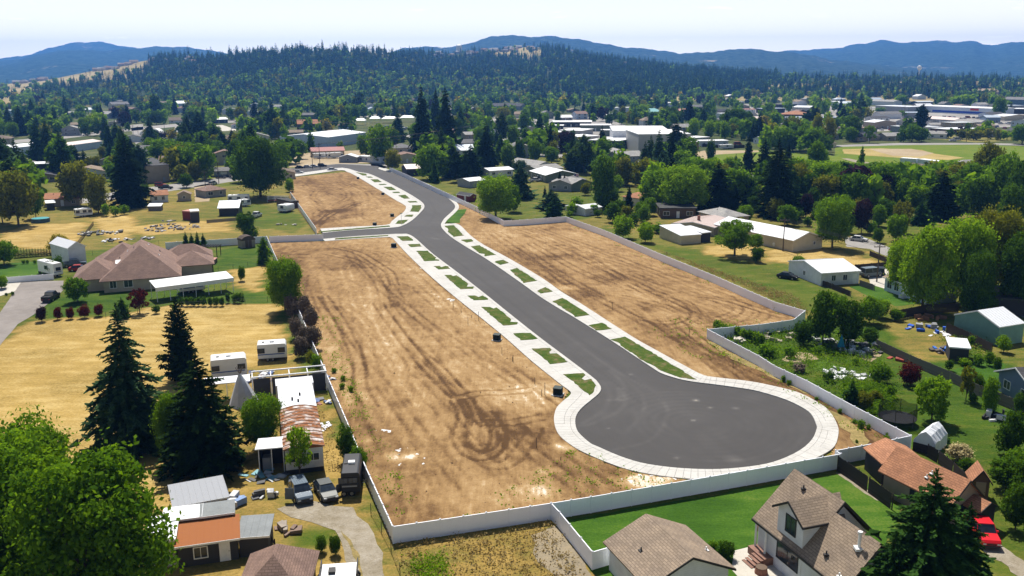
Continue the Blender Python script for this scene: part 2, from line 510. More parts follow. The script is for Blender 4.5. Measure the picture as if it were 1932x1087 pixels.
GM_drive = ground_mat('old_grey_asphalt', [(0.3, (0.20, 0.175, 0.155)), (0.5, (0.28, 0.25, 0.225)), (0.7, (0.36, 0.325, 0.295))], 0.1, 0.6, 6, (0.45, 0.35, 0.2), bstr=0.2)
GM_street = ground_mat('weathered_street', [(0.3, (0.24, 0.22, 0.20)), (0.5, (0.33, 0.31, 0.285)), (0.7, (0.42, 0.395, 0.36))], 0.1, 0.6, 6, (0.45, 0.35, 0.2), bstr=0.15)
GM_lot = ground_mat('parking_lot_paving', [(0.3, (0.16, 0.15, 0.135)), (0.5, (0.33, 0.31, 0.28)), (0.62, (0.46, 0.43, 0.38)), (0.75, (0.58, 0.54, 0.47))], 0.02, 0.12, 1.5, (0.4, 0.4, 0.2), bstr=0.1)
GM_tan = ground_mat('bare_tan_ground', [(0.3, (0.28, 0.205, 0.115)), (0.5, (0.42, 0.325, 0.20)), (0.7, (0.54, 0.44, 0.30))], 0.05, 0.4, 3, (0.4, 0.35, 0.25), bstr=0.5)
GM_weed = ground_mat('dry_weeds_by_the_fence', [(0.3, (0.10, 0.10, 0.03)), (0.43, (0.22, 0.18, 0.065)), (0.56, (0.38, 0.28, 0.11)), (0.7, (0.50, 0.38, 0.19)), (0.82, (0.30, 0.25, 0.18))], 0.12, 0.9, 3.8, (0.34, 0.36, 0.30), bstr=1.1)
GM_far = ground_mat('distant_field', [(0.3, (0.16, 0.15, 0.05)), (0.5, (0.30, 0.24, 0.10)), (0.7, (0.42, 0.33, 0.17))], 0.006, 0.03, 0.3, (0.45, 0.35, 0.2))
SOFT.update({'dry_mown_grass': 0.88, 'rough_dry_meadow': 0.50, 'yard_grass_green_and_straw': 0.33, 'yellowish_lawn': 0.17, 'weedy_green_garden': 0.13, 'dry_weeds_by_the_fence': 0.66})
def grid_ground():
 mb = MB()
 mb.add([(-9000, -150, 0), (9000, -150, 0), (9000, 16000, 0), (-9000, 16000, 0)], [(0, 1, 2, 3)])
 o = mb.build('ground', GM_base)
 o['kind'] = 'structure'
grid_ground()
# ---- middle distance open areas
sheet('rough_ground', [(-60, 540), (-60, 372), (150, 366), (290, 362), (440, 352), (545, 336), (600, 440), (500, 462), (330, 468), (175, 470)], GM_rough, 1)
sheet('rough_ground', [(1067, 415), (1180, 375), (1420, 405), (1620, 440), (1700, 520), (1760, 560), (1560, 600), (1519, 606)], GM_rough, 1)
sheet('hay_field', [(0, 470), (8, 440), (60, 424), (150, 420), (172, 425), (142, 466), (60, 472)], GM_dry, 2)
sheet('rough_ground', [(175, 470), (145, 466), (178, 418), (300, 385), (470, 372), (545, 372), (590, 432), (500, 448), (330, 470)], GM_rough, 3)
sheet('dry_patch', [(180, 415), (215, 402), (260, 412), (240, 450), (215, 458)], GM_dry, 4)
sheet('dry_patch', [(430, 402), (475, 385), (560, 400), (585, 430), (560, 440), (470, 425)], GM_yard, 4)
sheet('dry_patch', [(240, 430), (330, 418), (430, 420), (440, 436), (330, 440), (270, 446)], GM_dry, 4)
sheet('yard_ground', [(-40, 500), (-40, 420), (8, 440), (0, 474), (60, 478), (130, 482), (170, 470), (330, 470), (500, 458), (515, 480), (530, 585), (330, 590), (195, 606), (90, 596), (0, 540)], GM_yard, 2)
sheet('lawn', [(-30, 522), (-30, 500), (92, 492), (105, 512), (90, 520), (0, 523)], GM_lawn, 4)
sheet('lawn', [(118, 545), (172, 545), (250, 548), (296, 552), (300, 568), (230, 580), (190, 590), (96, 600), (70, 592)], GM_lawn2, 4)
sheet('lawn', [(412, 475), (490, 462), (500, 505), (412, 510)], GM_lawn2, 4)
sheet('lawn', [(300, 552), (470, 552), (515, 560), (520, 575), (300, 582)], GM_lawn2, 4)
sheet('dry_patch', [(430, 510), (500, 502), (505, 520), (470, 552), (450, 548)], GM_dry, 5)
sheet('meadow', [(1110, 440), (1245, 474), (1400, 535), (1515, 592), (1560, 602), (1625, 560), (1560, 520), (1490, 500), (1420, 495), (1300, 470), (1230, 462), (1150, 425)], GM_yard, 3)
# big dry field on the left
sheet('hay_field', [(-60, 660), (0, 655), (34, 616), (60, 603), (200, 596), (300, 580), (520, 572), (540, 600), (546, 690), (600, 700), (640, 900), (560, 1100), (-250, 1120), (-250, 760)], GM_dry, 3)
sheet('weedy_strip', [(528, 588), (556, 580), (612, 705), (650, 800), (620, 800), (575, 715), (545, 690)], GM_yard, 5)
# junk yard, drive and yard bottom left
sheet('yard_ground', [(395, 700), (560, 690), (625, 800), (690, 900), (744, 1030), (790, 1130), (250, 1180), (290, 1060), (330, 940)], GM_weed, 4)
sheet('dry_patch', [(600, 720), (632, 800), (655, 880), (618, 890), (606, 800)], GM_dry, 5)
sheet('dry_patch', [(585, 1050), (640, 1040), (690, 1100), (560, 1120)], GM_dry, 5)
sheet('dry_patch', [(300, 1095), (430, 1072), (500, 1050), (520, 1120), (300, 1150)], GM_dry, 5)
sheet('lawn', [(540, 1000), (585, 990), (606, 1010), (600, 1045), (560, 1045), (543, 1030)], GM_yard, 6)
sheet('gravel_drive', [(524, 962), (560, 950), (591, 948), (629, 955), (665, 958), (690, 990), (715, 1027), (732, 1100), (745, 1160), (668, 1160), (662, 1090), (652, 1040), (630, 1003), (591, 985), (550, 975)], GM_gravel, 7)
sheet('grass_verge', [(642, 1000), (660, 1020), (678, 1050), (690, 1100), (684, 1100), (668, 1050), (650, 1015)], GM_weed, 8, jit=0.12, step=0.8)
# weeds outside the bottom fence
sheet('weedy_ground', [(744, 1030), (960, 997), (1045, 984), (1120, 1078), (1150, 1140), (780, 1160)], GM_weed, 5)
sheet('bare_patch', [(1000, 1010), (1045, 992), (1090, 1040), (1118, 1090), (1060, 1110), (1020, 1060)], ground_mat('grey_bare_soil', [(0.3, (0.18, 0.15, 0.10)), (0.5, (0.30, 0.25, 0.17)), (0.7, (0.42, 0.33, 0.2))], 0.1, 0.6, 4, (0.4, 0.3, 0.3), bstr=0.8), 6, jit=0.5)
sheet('flower_bed', [(755, 1050), (835, 1040), (860, 1110), (770, 1120)], GM_rough, 6, jit=0.2)
# lawn behind the bottom fence and house lots
sheet('lawn', [(1047, 984), (1100, 976), (1588, 893), (1660, 925), (1700, 960), (1650, 1080), (1480, 1140), (1130, 1095)], GM_lawn, 6)
sheet('concrete_path', [(1577, 893), (1584, 893), (1662, 940), (1661, 947), (1652, 945)], GM_gravel, 8, jit=0.1, step=0.8)
sheet('patio', [(1385, 1040), (1425, 1030), (1500, 1087), (1520, 1110), (1420, 1120), (1380, 1075)], GM_conc, 9, jit=0.02)
sheet('yard_ground', [(1590, 897), (1600, 872), (1719, 845), (1760, 850), (1932, 880), (2080, 960), (2080, 1180), (1700, 1120), (1690, 960)], GM_yard, 4)
sheet('dirt_track', [(1845, 1035), (1880, 1025), (1960, 1075), (2000, 1130), (1960, 1130), (1900, 1070)], GM_gravel, 7, jit=0.3, step=0.8)
# gardens on the right
sheet('garden_ground', [(1338, 640), (1370, 628), (1430, 622), (1500, 606), (1560, 600), (1690, 620), (1932, 700), (2100, 780), (2100, 960), (1900, 900), (1800, 860), (1719, 842), (1610, 784), (1460, 706)], GM_garden, 2)
sheet('lawn', [(1700, 730), (1760, 722), (1840, 742), (1932, 800), (2000, 860), (1960, 900), (1800, 850), (1722, 836), (1700, 800), (1665, 770), (1660, 735)], GM_lawn2, 4)
sheet('lawn', [(1795, 700), (1870, 672), (1900, 690), (1880, 720), (1850, 725)], GM_lawn, 4)
sheet('rough_ground', [(1655, 620), (1720, 592), (1790, 620), (1820, 660), (1780, 690), (1710, 668)], GM_rough, 4)
sheet('lawn', [(1600, 540), (1640, 535), (1680, 545), (1748, 572), (1690, 578), (1640, 560)], GM_lawn, 4)
sheet('lawn', [(1545, 690), (1600, 672), (1680, 680), (1690, 700), (1600, 720), (1540, 712)], GM_lawn2, 4)
for q, mt in (([(1470, 680), (1500, 664), (1540, 668), (1545, 678), (1500, 684)], GM_tan), ([(1525, 688), (1555, 680), (1590, 690), (1570, 700), (1535, 700)], GM_garden),
              ([(1610, 668), (1640, 658), (1665, 670), (1640, 684)], GM_tan)):
 sheet('vegetable_bed', q, mt, 5, jit=0.15, step=0.8)
# yards between the right fence and the houses
sheet('yard_ground', [(940, 380), (1000, 365), (1180, 372), (1180, 380), (1110, 412), (1067, 416), (950, 421)], GM_yard, 2)
sheet('dry_patch', [(1440, 475), (1470, 466), (1560, 470), (1675, 495), (1660, 505), (1500, 498), (1450, 490)], GM_dry, 4)
sheet('dry_patch', [(1320, 465), (1400, 455), (1440, 470), (1420, 490), (1340, 480)], GM_dry, 4)
sheet('street', [(1590, 447), (1640, 452), (1700, 475), (1790, 520), (1790, 545), (1690, 490), (1640, 470), (1598, 466)], GM_street, 6)
sheet('street', [(1850, 545), (1932, 580), (1932, 600), (1840, 560)], GM_street, 6)
sheet('drive', [(1640, 510), (1665, 500), (1685, 520), (1672, 545), (1640, 536)], GM_conc, 6)
# left drive
sheet('driveway', [(41, 531), (120, 530), (119, 548), (100, 566), (70, 590), (34, 612), (0, 652), (-60, 710), (-60, 660), (0, 590)], GM_drive, 7, jit=0.05)
sheet('concrete_drive', [(-40, 540), (0, 534), (41, 531), (28, 550), (0, 559), (-40, 575)], GM_conc, 8, jit=0.05)
# streets far off
sheet('street', [(150, 372), (292, 352), (437, 333), (545, 318), (640, 309), (715, 310), (735, 316), (713, 325), (655, 318), (545, 329), (437, 343), (300, 364), (150, 385)], GM_street, 6, jit=0.03)
sheet('street', [(700, 322), (735, 316), (760, 300), (790, 285), (770, 282), (735, 295), (700, 309)], GM_street, 6, jit=0.03)
sheet('yard_ground', [(545, 316), (560, 290), (650, 285), (760, 280), (735, 306), (640, 310)], GM_tan, 4)
sheet('street', [(366, 352), (400, 345), (395, 380), (368, 382)], GM_tan, 6)
# suburb open areas
sheet('parking_area', [(880, 262), (900, 222), (1030, 216), (1140, 222), (1180, 236), (1160, 300), (1080, 302), (960, 290)], GM_lot, 3)
for q in ([(1045, 260), (1062, 262), (1058, 276), (1022, 270)], [(1108, 276), (1155, 284), (1150, 292), (1110, 294)], [(862, 240), (905, 236), (905, 252), (865, 252)],
          [(860, 256), (905, 256), (900, 263), (862, 262)], [(960, 238), (990, 232), (1030, 240), (1000, 250)], [(1010, 245), (1030, 243), (1035, 250), (1010, 252)]):
 sheet('lawn', q, GM_lawn, 5)
sheet('playing_field', [(1290, 300), (1330, 288), (1420, 282), (1480, 286), (1560, 292), (1700, 318), (1760, 340), (1720, 380), (1500, 350), (1330, 330)], GM_lawn2, 3)
sheet('running_track', [(1320, 297), (1345, 288), (1430, 284), (1432, 287), (1350, 292), (1335, 300), (1345, 312), (1320, 308)], GM_tan, 5, jit=0.05)
sheet('bare_ground', [(1290, 292), (1330, 284), (1425, 284), (1345, 290), (1320, 300)], GM_tan, 4)
sheet('playing_field', [(1575, 277), (1700, 272), (1842, 272), (1960, 278), (1960, 345), (1800, 345), (1690, 330), (1575, 305)], GM_lawn2, 4)
sheet('infield', [(1590, 282), (1660, 280), (1740, 283), (1762, 290), (1820, 298), (1790, 302), (1700, 298), (1640, 294), (1592, 290)], GM_dry, 6, jit=0.4)
sheet('infield', [(1640, 281), (1720, 281), (1762, 289), (1735, 296), (1685, 294), (1660, 288)], GM_tan, 7, jit=0.3)
sheet('path', [(1587, 299), (1600, 299), (1705, 320), (1700, 323), (1640, 314)], GM_gravel, 7, jit=0.1)
sheet('street', [(1560, 274.5), (1700, 270), (1842, 270), (1980, 272), (1980, 276), (1842, 273), (1700, 274), (1562, 278)], GM_street, 8, jit=0.05)
sheet('field', [(1750, 246), (1932, 244), (1990, 262), (1842, 269), (1760, 262)], GM_rough, 4)
sheet('parking_area', [(1540, 255), (1600, 250), (1780, 244), (1960, 238), (1960, 205), (1560, 200), (1400, 196), (1380, 210)], GM_lot, 3)
sheet('parking_area', [(330, 240), (420, 236), (450, 246), (330, 252)], GM_conc, 3)
sheet('street', [(245, 236), (270, 234), (272, 265), (256, 272)], GM_street, 4)
sheet('street', [(-40, 270), (100, 258), (260, 240), (400, 228), (560, 222), (720, 216), (900, 214), (900, 217), (720, 220), (560, 227), (400, 233), (260, 246), (100, 264), (-40, 277)], GM_street, 4, jit=0.1)
sheet('street', [(720, 262), (800, 250), (900, 238), (1010, 226), (1012, 229), (900, 243), (800, 256), (730, 272)], GM_street, 4, jit=0.1)
sheet('lawn', [(32, 217), (66, 216), (64, 226), (33, 226)], GM_lawn, 4)
sheet('lawn', [(575, 172), (610, 169), (607, 180), (580, 180)], GM_lawn, 4)
sheet('lawn', [(650, 165), (700, 160), (700, 166), (655, 172)], GM_lawn2, 4)
sheet('field', [(730, 164), (780, 157), (860, 162), (900, 164), (860, 170), (760, 170)], GM_tan, 4)
sheet('field', [(1185, 145), (1240, 140), (1240, 152), (1190, 156)], GM_lawn2, 4)
# ---- one continuous grass cover for the near ground: how dry it is varies from place to place
def grass_tone(xs, ys):
 jx = xs + 6 * (fbm(xs, ys, 0.09, 401, 3) - 0.5); jy = ys + 6 * (fbm(xs, ys, 0.09, 402, 3) - 0.5)
 t = np.full(xs.shape, 0.40)
 for pts, v in SOFTREG:
  W = [(G(*p).x, G(*p).y) for p in pts]
  t[inpoly(jx, jy, W)] = v
 t += 0.16 * (fbm(xs, ys, 0.025, 403, 3) - 0.5)
 return t, 0.05 * (fbm(xs, ys, 0.05, 404, 2) - 0.5) * 0
def grass_material():
 m, t, o = nodes('grass_from_green_to_straw')
 v = pos(t)
 a = t.nodes.new('ShaderNodeAttribute'); a.attribute_name = 'tone'
 n1 = noise(t, 0.28, 5, 0.65, v, 0.5); n2 = noise(t, 2.6, 5, 0.72, v); n3 = noise(t, 0.045, 3, 0.5, v)
 n4 = noise(t, 0.55, 4, 0.6, sc(t, v, (0.25, 1, 1), 0.33)); n5 = noise(t, 0.09, 4, 0.6, sc(t, v, (1, 1, 1), 1.1))
 f = a.outputs['Fac']
 for n_, k in ((n1, 0.42), (n2, 0.40), (n3, 0.30), (n4, 0.62)): f = mth(t, 'MULTIPLY_ADD', mth(t, 'SUBTRACT', n_, 0.5), k, f)
 c = ramp(t, f, [(0.0, (0.028, 0.070, 0.005)), (0.18, (0.055, 0.100, 0.008)), (0.36, (0.100, 0.118, 0.016)), (0.52, (0.185, 0.155, 0.036)), (0.68, (0.29, 0.196, 0.052)), (0.85, (0.38, 0.258, 0.078)), (1.0, (0.48, 0.345, 0.13))])
 dk = ramp(t, mth(t, 'MULTIPLY_ADD', n5, 0.5, mth(t, 'MULTIPLY', n2, 0.5)), [(0.32, (0.62, 0.64, 0.60)), (0.52, (1, 1, 1)), (0.68, (1.12, 1.1, 1.05))])
 c = mixc(t, 1.0, c, dk, 'MULTIPLY')
 princ(t, o, c, 0.95, 0, 0.08, mth(t, 'ADD', n2, n1), 0.9, 0.15)
 return m
gridsheet('grass_ground', [(-1500, 1500), (-60, 300), (330, 296), (760, 292), (1300, 300), (1980, 330), (2900, 1500)], 1.9, grass_material(), 0.012, grass_tone)
# ------------------------------------------------------------------ bare lots with wheel tracks
def dirt_material():
 m, t, o = nodes('graded_bare_soil')
 v = pos(t)
 a = t.nodes.new('ShaderNodeAttribute'); a.attribute_name = 'tone'
 n1 = noise(t, 0.8, 6, 0.7, v, 0.3)
 n2 = noise(t, 5, 4, 0.7, v)
 n3 = noise(t, 0.07, 3, 0.5, v)
 f = mth(t, 'ADD', a.outputs['Fac'], mth(t, 'MULTIPLY', mth(t, 'SUBTRACT', n1, 0.5), 0.62))
 f = mth(t, 'ADD', f, mth(t, 'MULTIPLY', mth(t, 'SUBTRACT', n2, 0.5), 0.50))
 n4 = noise(t, 2.2, 4, 0.65, sc(t, v, (1, 0.07, 1), -0.34), 0.4)
 n5 = noise(t, 0.35, 3, 0.6, sc(t, v, (1, 1, 1), 0.5))
 f = mth(t, 'ADD', f, mth(t, 'MULTIPLY', mth(t, 'MULTIPLY', mth(t, 'SUBTRACT', n4, 0.5), n5), 0.95))
 f = mth(t, 'ADD', f, mth(t, 'MULTIPLY', mth(t, 'SUBTRACT', n3, 0.5), 0.25))
 c = ramp(t, f, [(0.08, (0.085, 0.045, 0.018)), (0.3, (0.165, 0.093, 0.038)), (0.5, (0.262, 0.158, 0.066)), (0.7, (0.345, 0.220, 0.098)), (0.9, (0.455, 0.325, 0.18)), (1.0, (0.66, 0.58, 0.47))])
 princ(t, o, c, 0.95, 0, 0.1, mth(t, 'ADD', n1, mth(t, 'MULTIPLY', n2, 0.5)), 0.6, 0.12)
 return m
DIRT = dirt_material()
sdir = (G(741, 1027) - G(600, 680)); sdir = Vector((sdir.x, sdir.y)).normalized()     # along the street, towards the camera
def dirt_tone(seed, tracks, lanes, patches, nrand, region):
 def fn(xs, ys):
  u = xs * sdir.x + ys * sdir.y          # along
  v = xs * sdir.y - ys * sdir.x          # across
  wv = v + 5 * (fbm(xs, ys, 0.012, seed + 50) - 0.5)
  tone = 0.5 + 0.42 * (fbm(u * 0.12, wv * 1.0, 0.22, seed) - 0.5) + 0.6 * (fbm(xs, ys, 0.03, seed + 9) - 0.5) + 0.30 * (fbm(u * 0.22, wv, 1.3, seed + 30, 3) - 0.5)
  dz = np.zeros_like(xs)
  for pts, wd, s in lanes:
   mk = stroke(xs, ys, curve_pts(pts), wd, wd * 0.5)
   tone = tone * (1 - 0.75 * mk) + (0.5 + s) * 0.75 * mk
   dz -= 0.03 * mk
  rs = random.Random(seed)
  allt = list(tracks)
  for k in range(nrand):                 # machine passes up and down the lot
   (ax, ay), (bx, by) = region
   A = G(ax, ay);
   s0, s1 = rs.random(), rs.random()
   x0 = rs.uniform(*VR[seed][0]); u0 = rs.uniform(*VR[seed][1]); L = rs.uniform(25, 90)
   pts = []
   dv = rs.uniform(-0.16, 0.16); cv = rs.uniform(-0.0016, 0.0016)
   for q in range(14):
    uu = u0 + L * q / 13; vv = x0 + dv * (uu - u0) + cv * (uu - u0) ** 2
    pts.append((uu * sdir.x + vv * sdir.y, uu * sdir.y - vv * sdir.x))
   allt.append((pts, rs.choice((-0.10, -0.07, 0.09, -0.16)), 'w'))
  for tr in allt:
   if len(tr) == 3: pl = tr[0]
   else: pl = curve_pts(tr[0])
   for off in (-0.95, 0.95):
    q = []
    for i, p in enumerate(pl):
     a_, b_ = pl[max(i - 1, 0)], pl[min(i + 1, len(pl) - 1)]
     dx, dy = b_[0] - a_[0], b_[1] - a_[1]; l = math.hypot(dx, dy) + 1e-6
     q.append((p[0] - dy / l * off, p[1] + dx / l * off))
    mk = stroke(xs, ys, q, 0.38, 0.2)
    br = 0.6 + 0.8 * vnoise(xs, ys, 0.6, seed + 77)
    tone += tr[1] * 0.85 * mk * br
    dz -= 0.045 * mk
    dz += 0.03 * (stroke(xs, ys, q, 1.0, 0.3) - mk)
  for (cx_, cy_, rx, s) in patches:
   g = G(cx_, cy_)
   d = np.hypot(xs - g.x, ys - g.y) / rx
   tone += s * np.clip(1.2 - d, 0, 1) * (0.4 + 1.2 * vnoise(xs, ys, 0.5, seed + 5))
  dz += 0.07 * (fbm(xs, ys, 0.35, seed + 3) - 0.5) + 0.05 * (fbm(xs, ys, 1.2, seed + 13, 2) - 0.5)
  tone += 0.35 * (fbm(xs, ys, 0.5, seed + 88, 3) - 0.5)
  return np.clip(tone, 0, 1), np.maximum(dz, -0.085)
 return fn
def uv_(px, py):
 g = G(px, py); return (g.x * sdir.x + g.y * sdir.y, g.x * sdir.y - g.y * sdir.x)
def vr(pts):
 q = [uv_(*p) for p in pts]
 return ((min(a[1] for a in q), max(a[1] for a in q)), (min(a[0] for a in q), max(a[0] for a in q) - 20))
def FB(x, y):
 g = G(x, y, 1.83); g.z = 0
 ctr_ = G(800, 650) if x < 760 or (y > 880 and x < 1420) else G(1240, 590)
 if 900 < x < 1600: ctr_ = G(x - 160, y - 60) if y < 880 else ctr_
 g = g + (ctr_ - g).normalized() * 0.45; q_ = P(g); return (q_[0], q_[1])
LOT_L = [FB(508, 446), FB(560, 444), (613, 456.6), (661, 453), (728, 449), (741, 451), (754, 465.6), (790.6, 504.5), (842, 548.5), (884, 580), (960, 645), (1012, 692), (1070, 738), (1062, 757), (1049, 775), (1045, 793), (1049, 814), (1058, 825), (1076.5, 840.6), (1115, 864), (1180, 887), (1244.7, 900), (1296.5, 906.6), (1400, 905), FB(1400, 888.5), FB(1115, 937), FB(1040, 949), FB(960, 961), FB(741, 993), FB(690, 881), FB(655, 796), FB(609, 689), FB(591, 648), FB(558, 570), FB(520, 484), FB(503, 445.5)]
LOT_U = [(551, 336), (658, 324.6), (695, 348), (713, 358), (739, 375), (759, 385), (766, 391), (761, 401), (739, 419), (728, 427), (604, 434), (598, 441), (548, 373)]
LOT_R = [(842, 370), (862, 384), (865, 393), (856.6, 423), (868, 424), (881, 442), (920, 468), (960, 489), (1037.6, 535.5), (1115, 586), (1193, 637.6), (1270, 681), (1327, 711), (1400, 720.5), (1460, 730), (1484, 736), (1535, 757), (1566, 782), (1580, 806), (1582, 822), (1575, 848), FB(1577, 849.7), FB(1626, 840.6), FB(1719, 821.5), FB(1613, 767), FB(1522.6, 718), FB(1460, 689), FB(1432, 671), FB(1335, 621), FB(1387, 616), FB(1497, 603), FB(1519, 586), FB(1460, 569), FB(1348, 520), FB(1245, 478.6), FB(1141, 434.6), FB(1067, 408.5), FB(980, 415), FB(950, 416), FB(904, 392), FB(862, 372), (845, 366)]
VR = {1: vr([(560, 480), (741, 460), (741, 1020), (1040, 800)]), 2: vr([(560, 345), (740, 390), (610, 430)]), 3: vr([(900, 440), (1067, 425), (1500, 605), (1330, 700)])}
tr1 = [([(609, 560), (640, 604), (661, 645), (677, 684), (680, 730), (700, 770)], -0.34), ([(597, 560), (628, 617), (661, 663), (677, 695)], -0.22),
       ([(713, 573), (765, 645), (816, 705), (863, 751)], -0.32), ([(778, 658), (830, 700), (870, 745)], -0.3), ([(730, 575), (800, 660), (860, 735), (900, 790)], -0.16),
       ([(863, 757), (878, 790), (866, 822), (880, 850), (905, 864), (932, 852), (940, 815), (915, 780)], -0.36),
       ([(880, 755), (895, 790), (888, 820), (898, 842), (918, 846), (926, 825), (912, 795)], -0.3),
       ([(870, 752), (905, 744), (950, 742), (1000, 738)], -0.26), ([(900, 860), (930, 880), (965, 872), (1000, 830), (1010, 810)], -0.2), ([(910, 800), (960, 800), (1020, 790)], -0.2),
       ([(635, 468), (674, 478), (708, 497), (734, 515), (745, 540)], -0.3), ([(620, 480), (661, 490), (690, 505), (720, 545), (730, 590)], -0.25), ([(560, 470), (620, 472), (700, 476), (740, 490)], -0.15),
       ([(650, 500), (660, 540), (690, 600), (740, 680), (800, 770)], 0.12), ([(700, 520), (708, 560), (722, 620), (770, 700)], 0.14), ([(713, 500), (750, 560), (800, 610), (880, 680), (960, 730)], -0.15),
       ([(690, 640), (705, 700), (760, 780), (820, 850), (880, 920)], -0.18), ([(780, 540), (850, 600), (920, 680)], -0.16)]
ln1 = [([(600, 470), (640, 530), (680, 612), (713, 689), (765, 754), (842, 832), (905, 905), (960, 960)], 7.5, 0.17), ([(705, 545), (712, 600), (725, 660)], 3.0, 0.2), ([(880, 700), (960, 740), (1040, 745)], 7, 0.22), ([(820, 560), (900, 620), (980, 690)], 5, 0.16), ([(740, 460), (820, 545), (900, 610)], 5, 0.2)]
pt1 = [(1230, 905, 2.6, 0.55), (1200, 912, 2.0, 0.5), (745, 865, 1.6, 0.5), (780, 862, 1.3, 0.5), (1060, 847, 1.5, 0.5), (1030, 890, 1.3, 0.3), (1010, 928, 1.8, 0.25), (550, 480, 14, -0.22), (640, 500, 10, -0.12), (660, 505, 6, -0.2), (900, 870, 7, -0.15), (590, 560, 6, 0.1), (1000, 830, 6, -0.1), (830, 575, 2.5, 0.3), (800, 507, 2, 0.3), (985, 740, 8, 0.15)]
gridsheet('bare_lot', LOT_L, 0.28, DIRT, 0.15, dirt_tone(1, tr1, ln1, pt1, 46, ((560, 480), (741, 460))))
tr2 = [([(591, 370), (600, 360), (625, 355), (652, 360), (658, 372), (640, 383), (610, 384), (592, 376), (591, 370)], -0.25), ([(600, 372), (625, 366), (650, 372), (640, 378)], -0.2),
       ([(596, 429), (610, 415), (640, 398), (670, 384), (700, 380)], -0.3), ([(600, 425), (625, 405), (660, 392), (690, 383)], -0.28), ([(610, 350), (650, 345), (690, 360), (700, 375)], -0.2),
       ([(600, 395), (615, 400), (600, 410), (598, 402), (620, 392)], -0.22), ([(575, 350), (600, 380), (615, 420)], -0.12), ([(632, 345), (660, 355), (680, 378)], -0.15), ([(645, 340), (690, 362), (720, 388)], -0.15)]
gridsheet('bare_lot', LOT_U, 0.5, DIRT, 0.15, dirt_tone(2, tr2, [([(700, 420), (740, 395)], 9, 0.15), ([(640, 420), (700, 412)], 5, 0.15)], [(640, 398, 6, -0.4), (608, 420, 5, -0.25), (630, 400, 4, -0.3), (560, 345, 10, -0.1)], 14, ((560, 345), (740, 390))))
tr3 = [([(1010, 430), (1120, 470), (1250, 520), (1400, 575), (1480, 600)], -0.22), ([(990, 440), (1100, 490), (1230, 550), (1320, 590)], -0.25), ([(1000, 460), (1090, 510), (1160, 540)], -0.3), ([(975, 432), (1060, 460), (1180, 530), (1280, 590)], -0.18),
       ([(940, 440), (1000, 480), (1060, 520), (1130, 560)], -0.2), ([(1170, 560), (1240, 575), (1285, 590), (1290, 603), (1250, 610), (1200, 600)], -0.22), ([(1180, 545), (1270, 562), (1310, 585), (1305, 605), (1260, 620)], -0.2),
       ([(1330, 560), (1400, 575), (1410, 592), (1380, 610), (1320, 615)], -0.2), ([(1340, 565), (1385, 578), (1390, 590), (1350, 605)], -0.18), ([(1350, 545), (1430, 580), (1440, 600), (1400, 612)], -0.15), ([(1270, 600), (1330, 650), (1420, 700), (1500, 730)], -0.22),
       ([(1220, 600), (1300, 650), (1380, 700)], -0.15)]
ln3 = [([(980, 450), (1100, 515), (1250, 600), (1330, 640)], 4, 0.14), ([(1010, 425), (1200, 500), (1440, 600)], 4.5, 0.1), ([(1240, 600), (1300, 615), (1380, 625), (1470, 612)], 4, 0.13)]
pt3 = [(1065, 545, 4, 0.25), (1040, 485, 5, -0.3), (1150, 527, 5, -0.3), (1050, 430, 7, -0.2), (1100, 560, 5, -0.2), (900, 425, 9, -0.1), (1230, 580, 4, -0.25), (1560, 780, 8, -0.25), (1450, 720, 8, -0.15), (1600, 830, 6, -0.2), (1280, 630, 6, -0.18), (1390, 680, 5, -0.15)]
gridsheet('bare_lot', LOT_R, 0.34, DIRT, 0.15, dirt_tone(3, tr3, ln3, pt3, 40, ((900, 440), (1500, 605))))
# ------------------------------------------------------------------ new street
def asphalt_material():
 m, t, o = nodes('new_asphalt')
 v = pos(t)
 a = t.nodes.new('ShaderNodeAttribute'); a.attribute_name = 'tone'
 n1 = noise(t, 0.25, 4, 0.6, v); n2 = noise(t, 9, 4, 0.75, v); n3 = noise(t, 0.05, 2, 0.5, v)
 f = mth(t, 'ADD', a.outputs['Fac'], mth(t, 'MULTIPLY', mth(t, 'SUBTRACT', n1, 0.5), 0.25))
 f = mth(t, 'ADD', f, mth(t, 'MULTIPLY', mth(t, 'SUBTRACT', n2, 0.5), 0.30))
 f = mth(t, 'ADD', f, mth(t, 'MULTIPLY', mth(t, 'SUBTRACT', n3, 0.5), 0.25))
 c = ramp(t, f, [(0.1, (0.036, 0.033, 0.031)), (0.45, (0.054, 0.050, 0.047)), (0.6, (0.068, 0.063, 0.059)), (0.85, (0.12, 0.111, 0.10)), (1.0, (0.34, 0.30, 0.25))])
 princ(t, o, c, 0.82, 0, 0.25, n2, 0.25, 0.01)
 return m
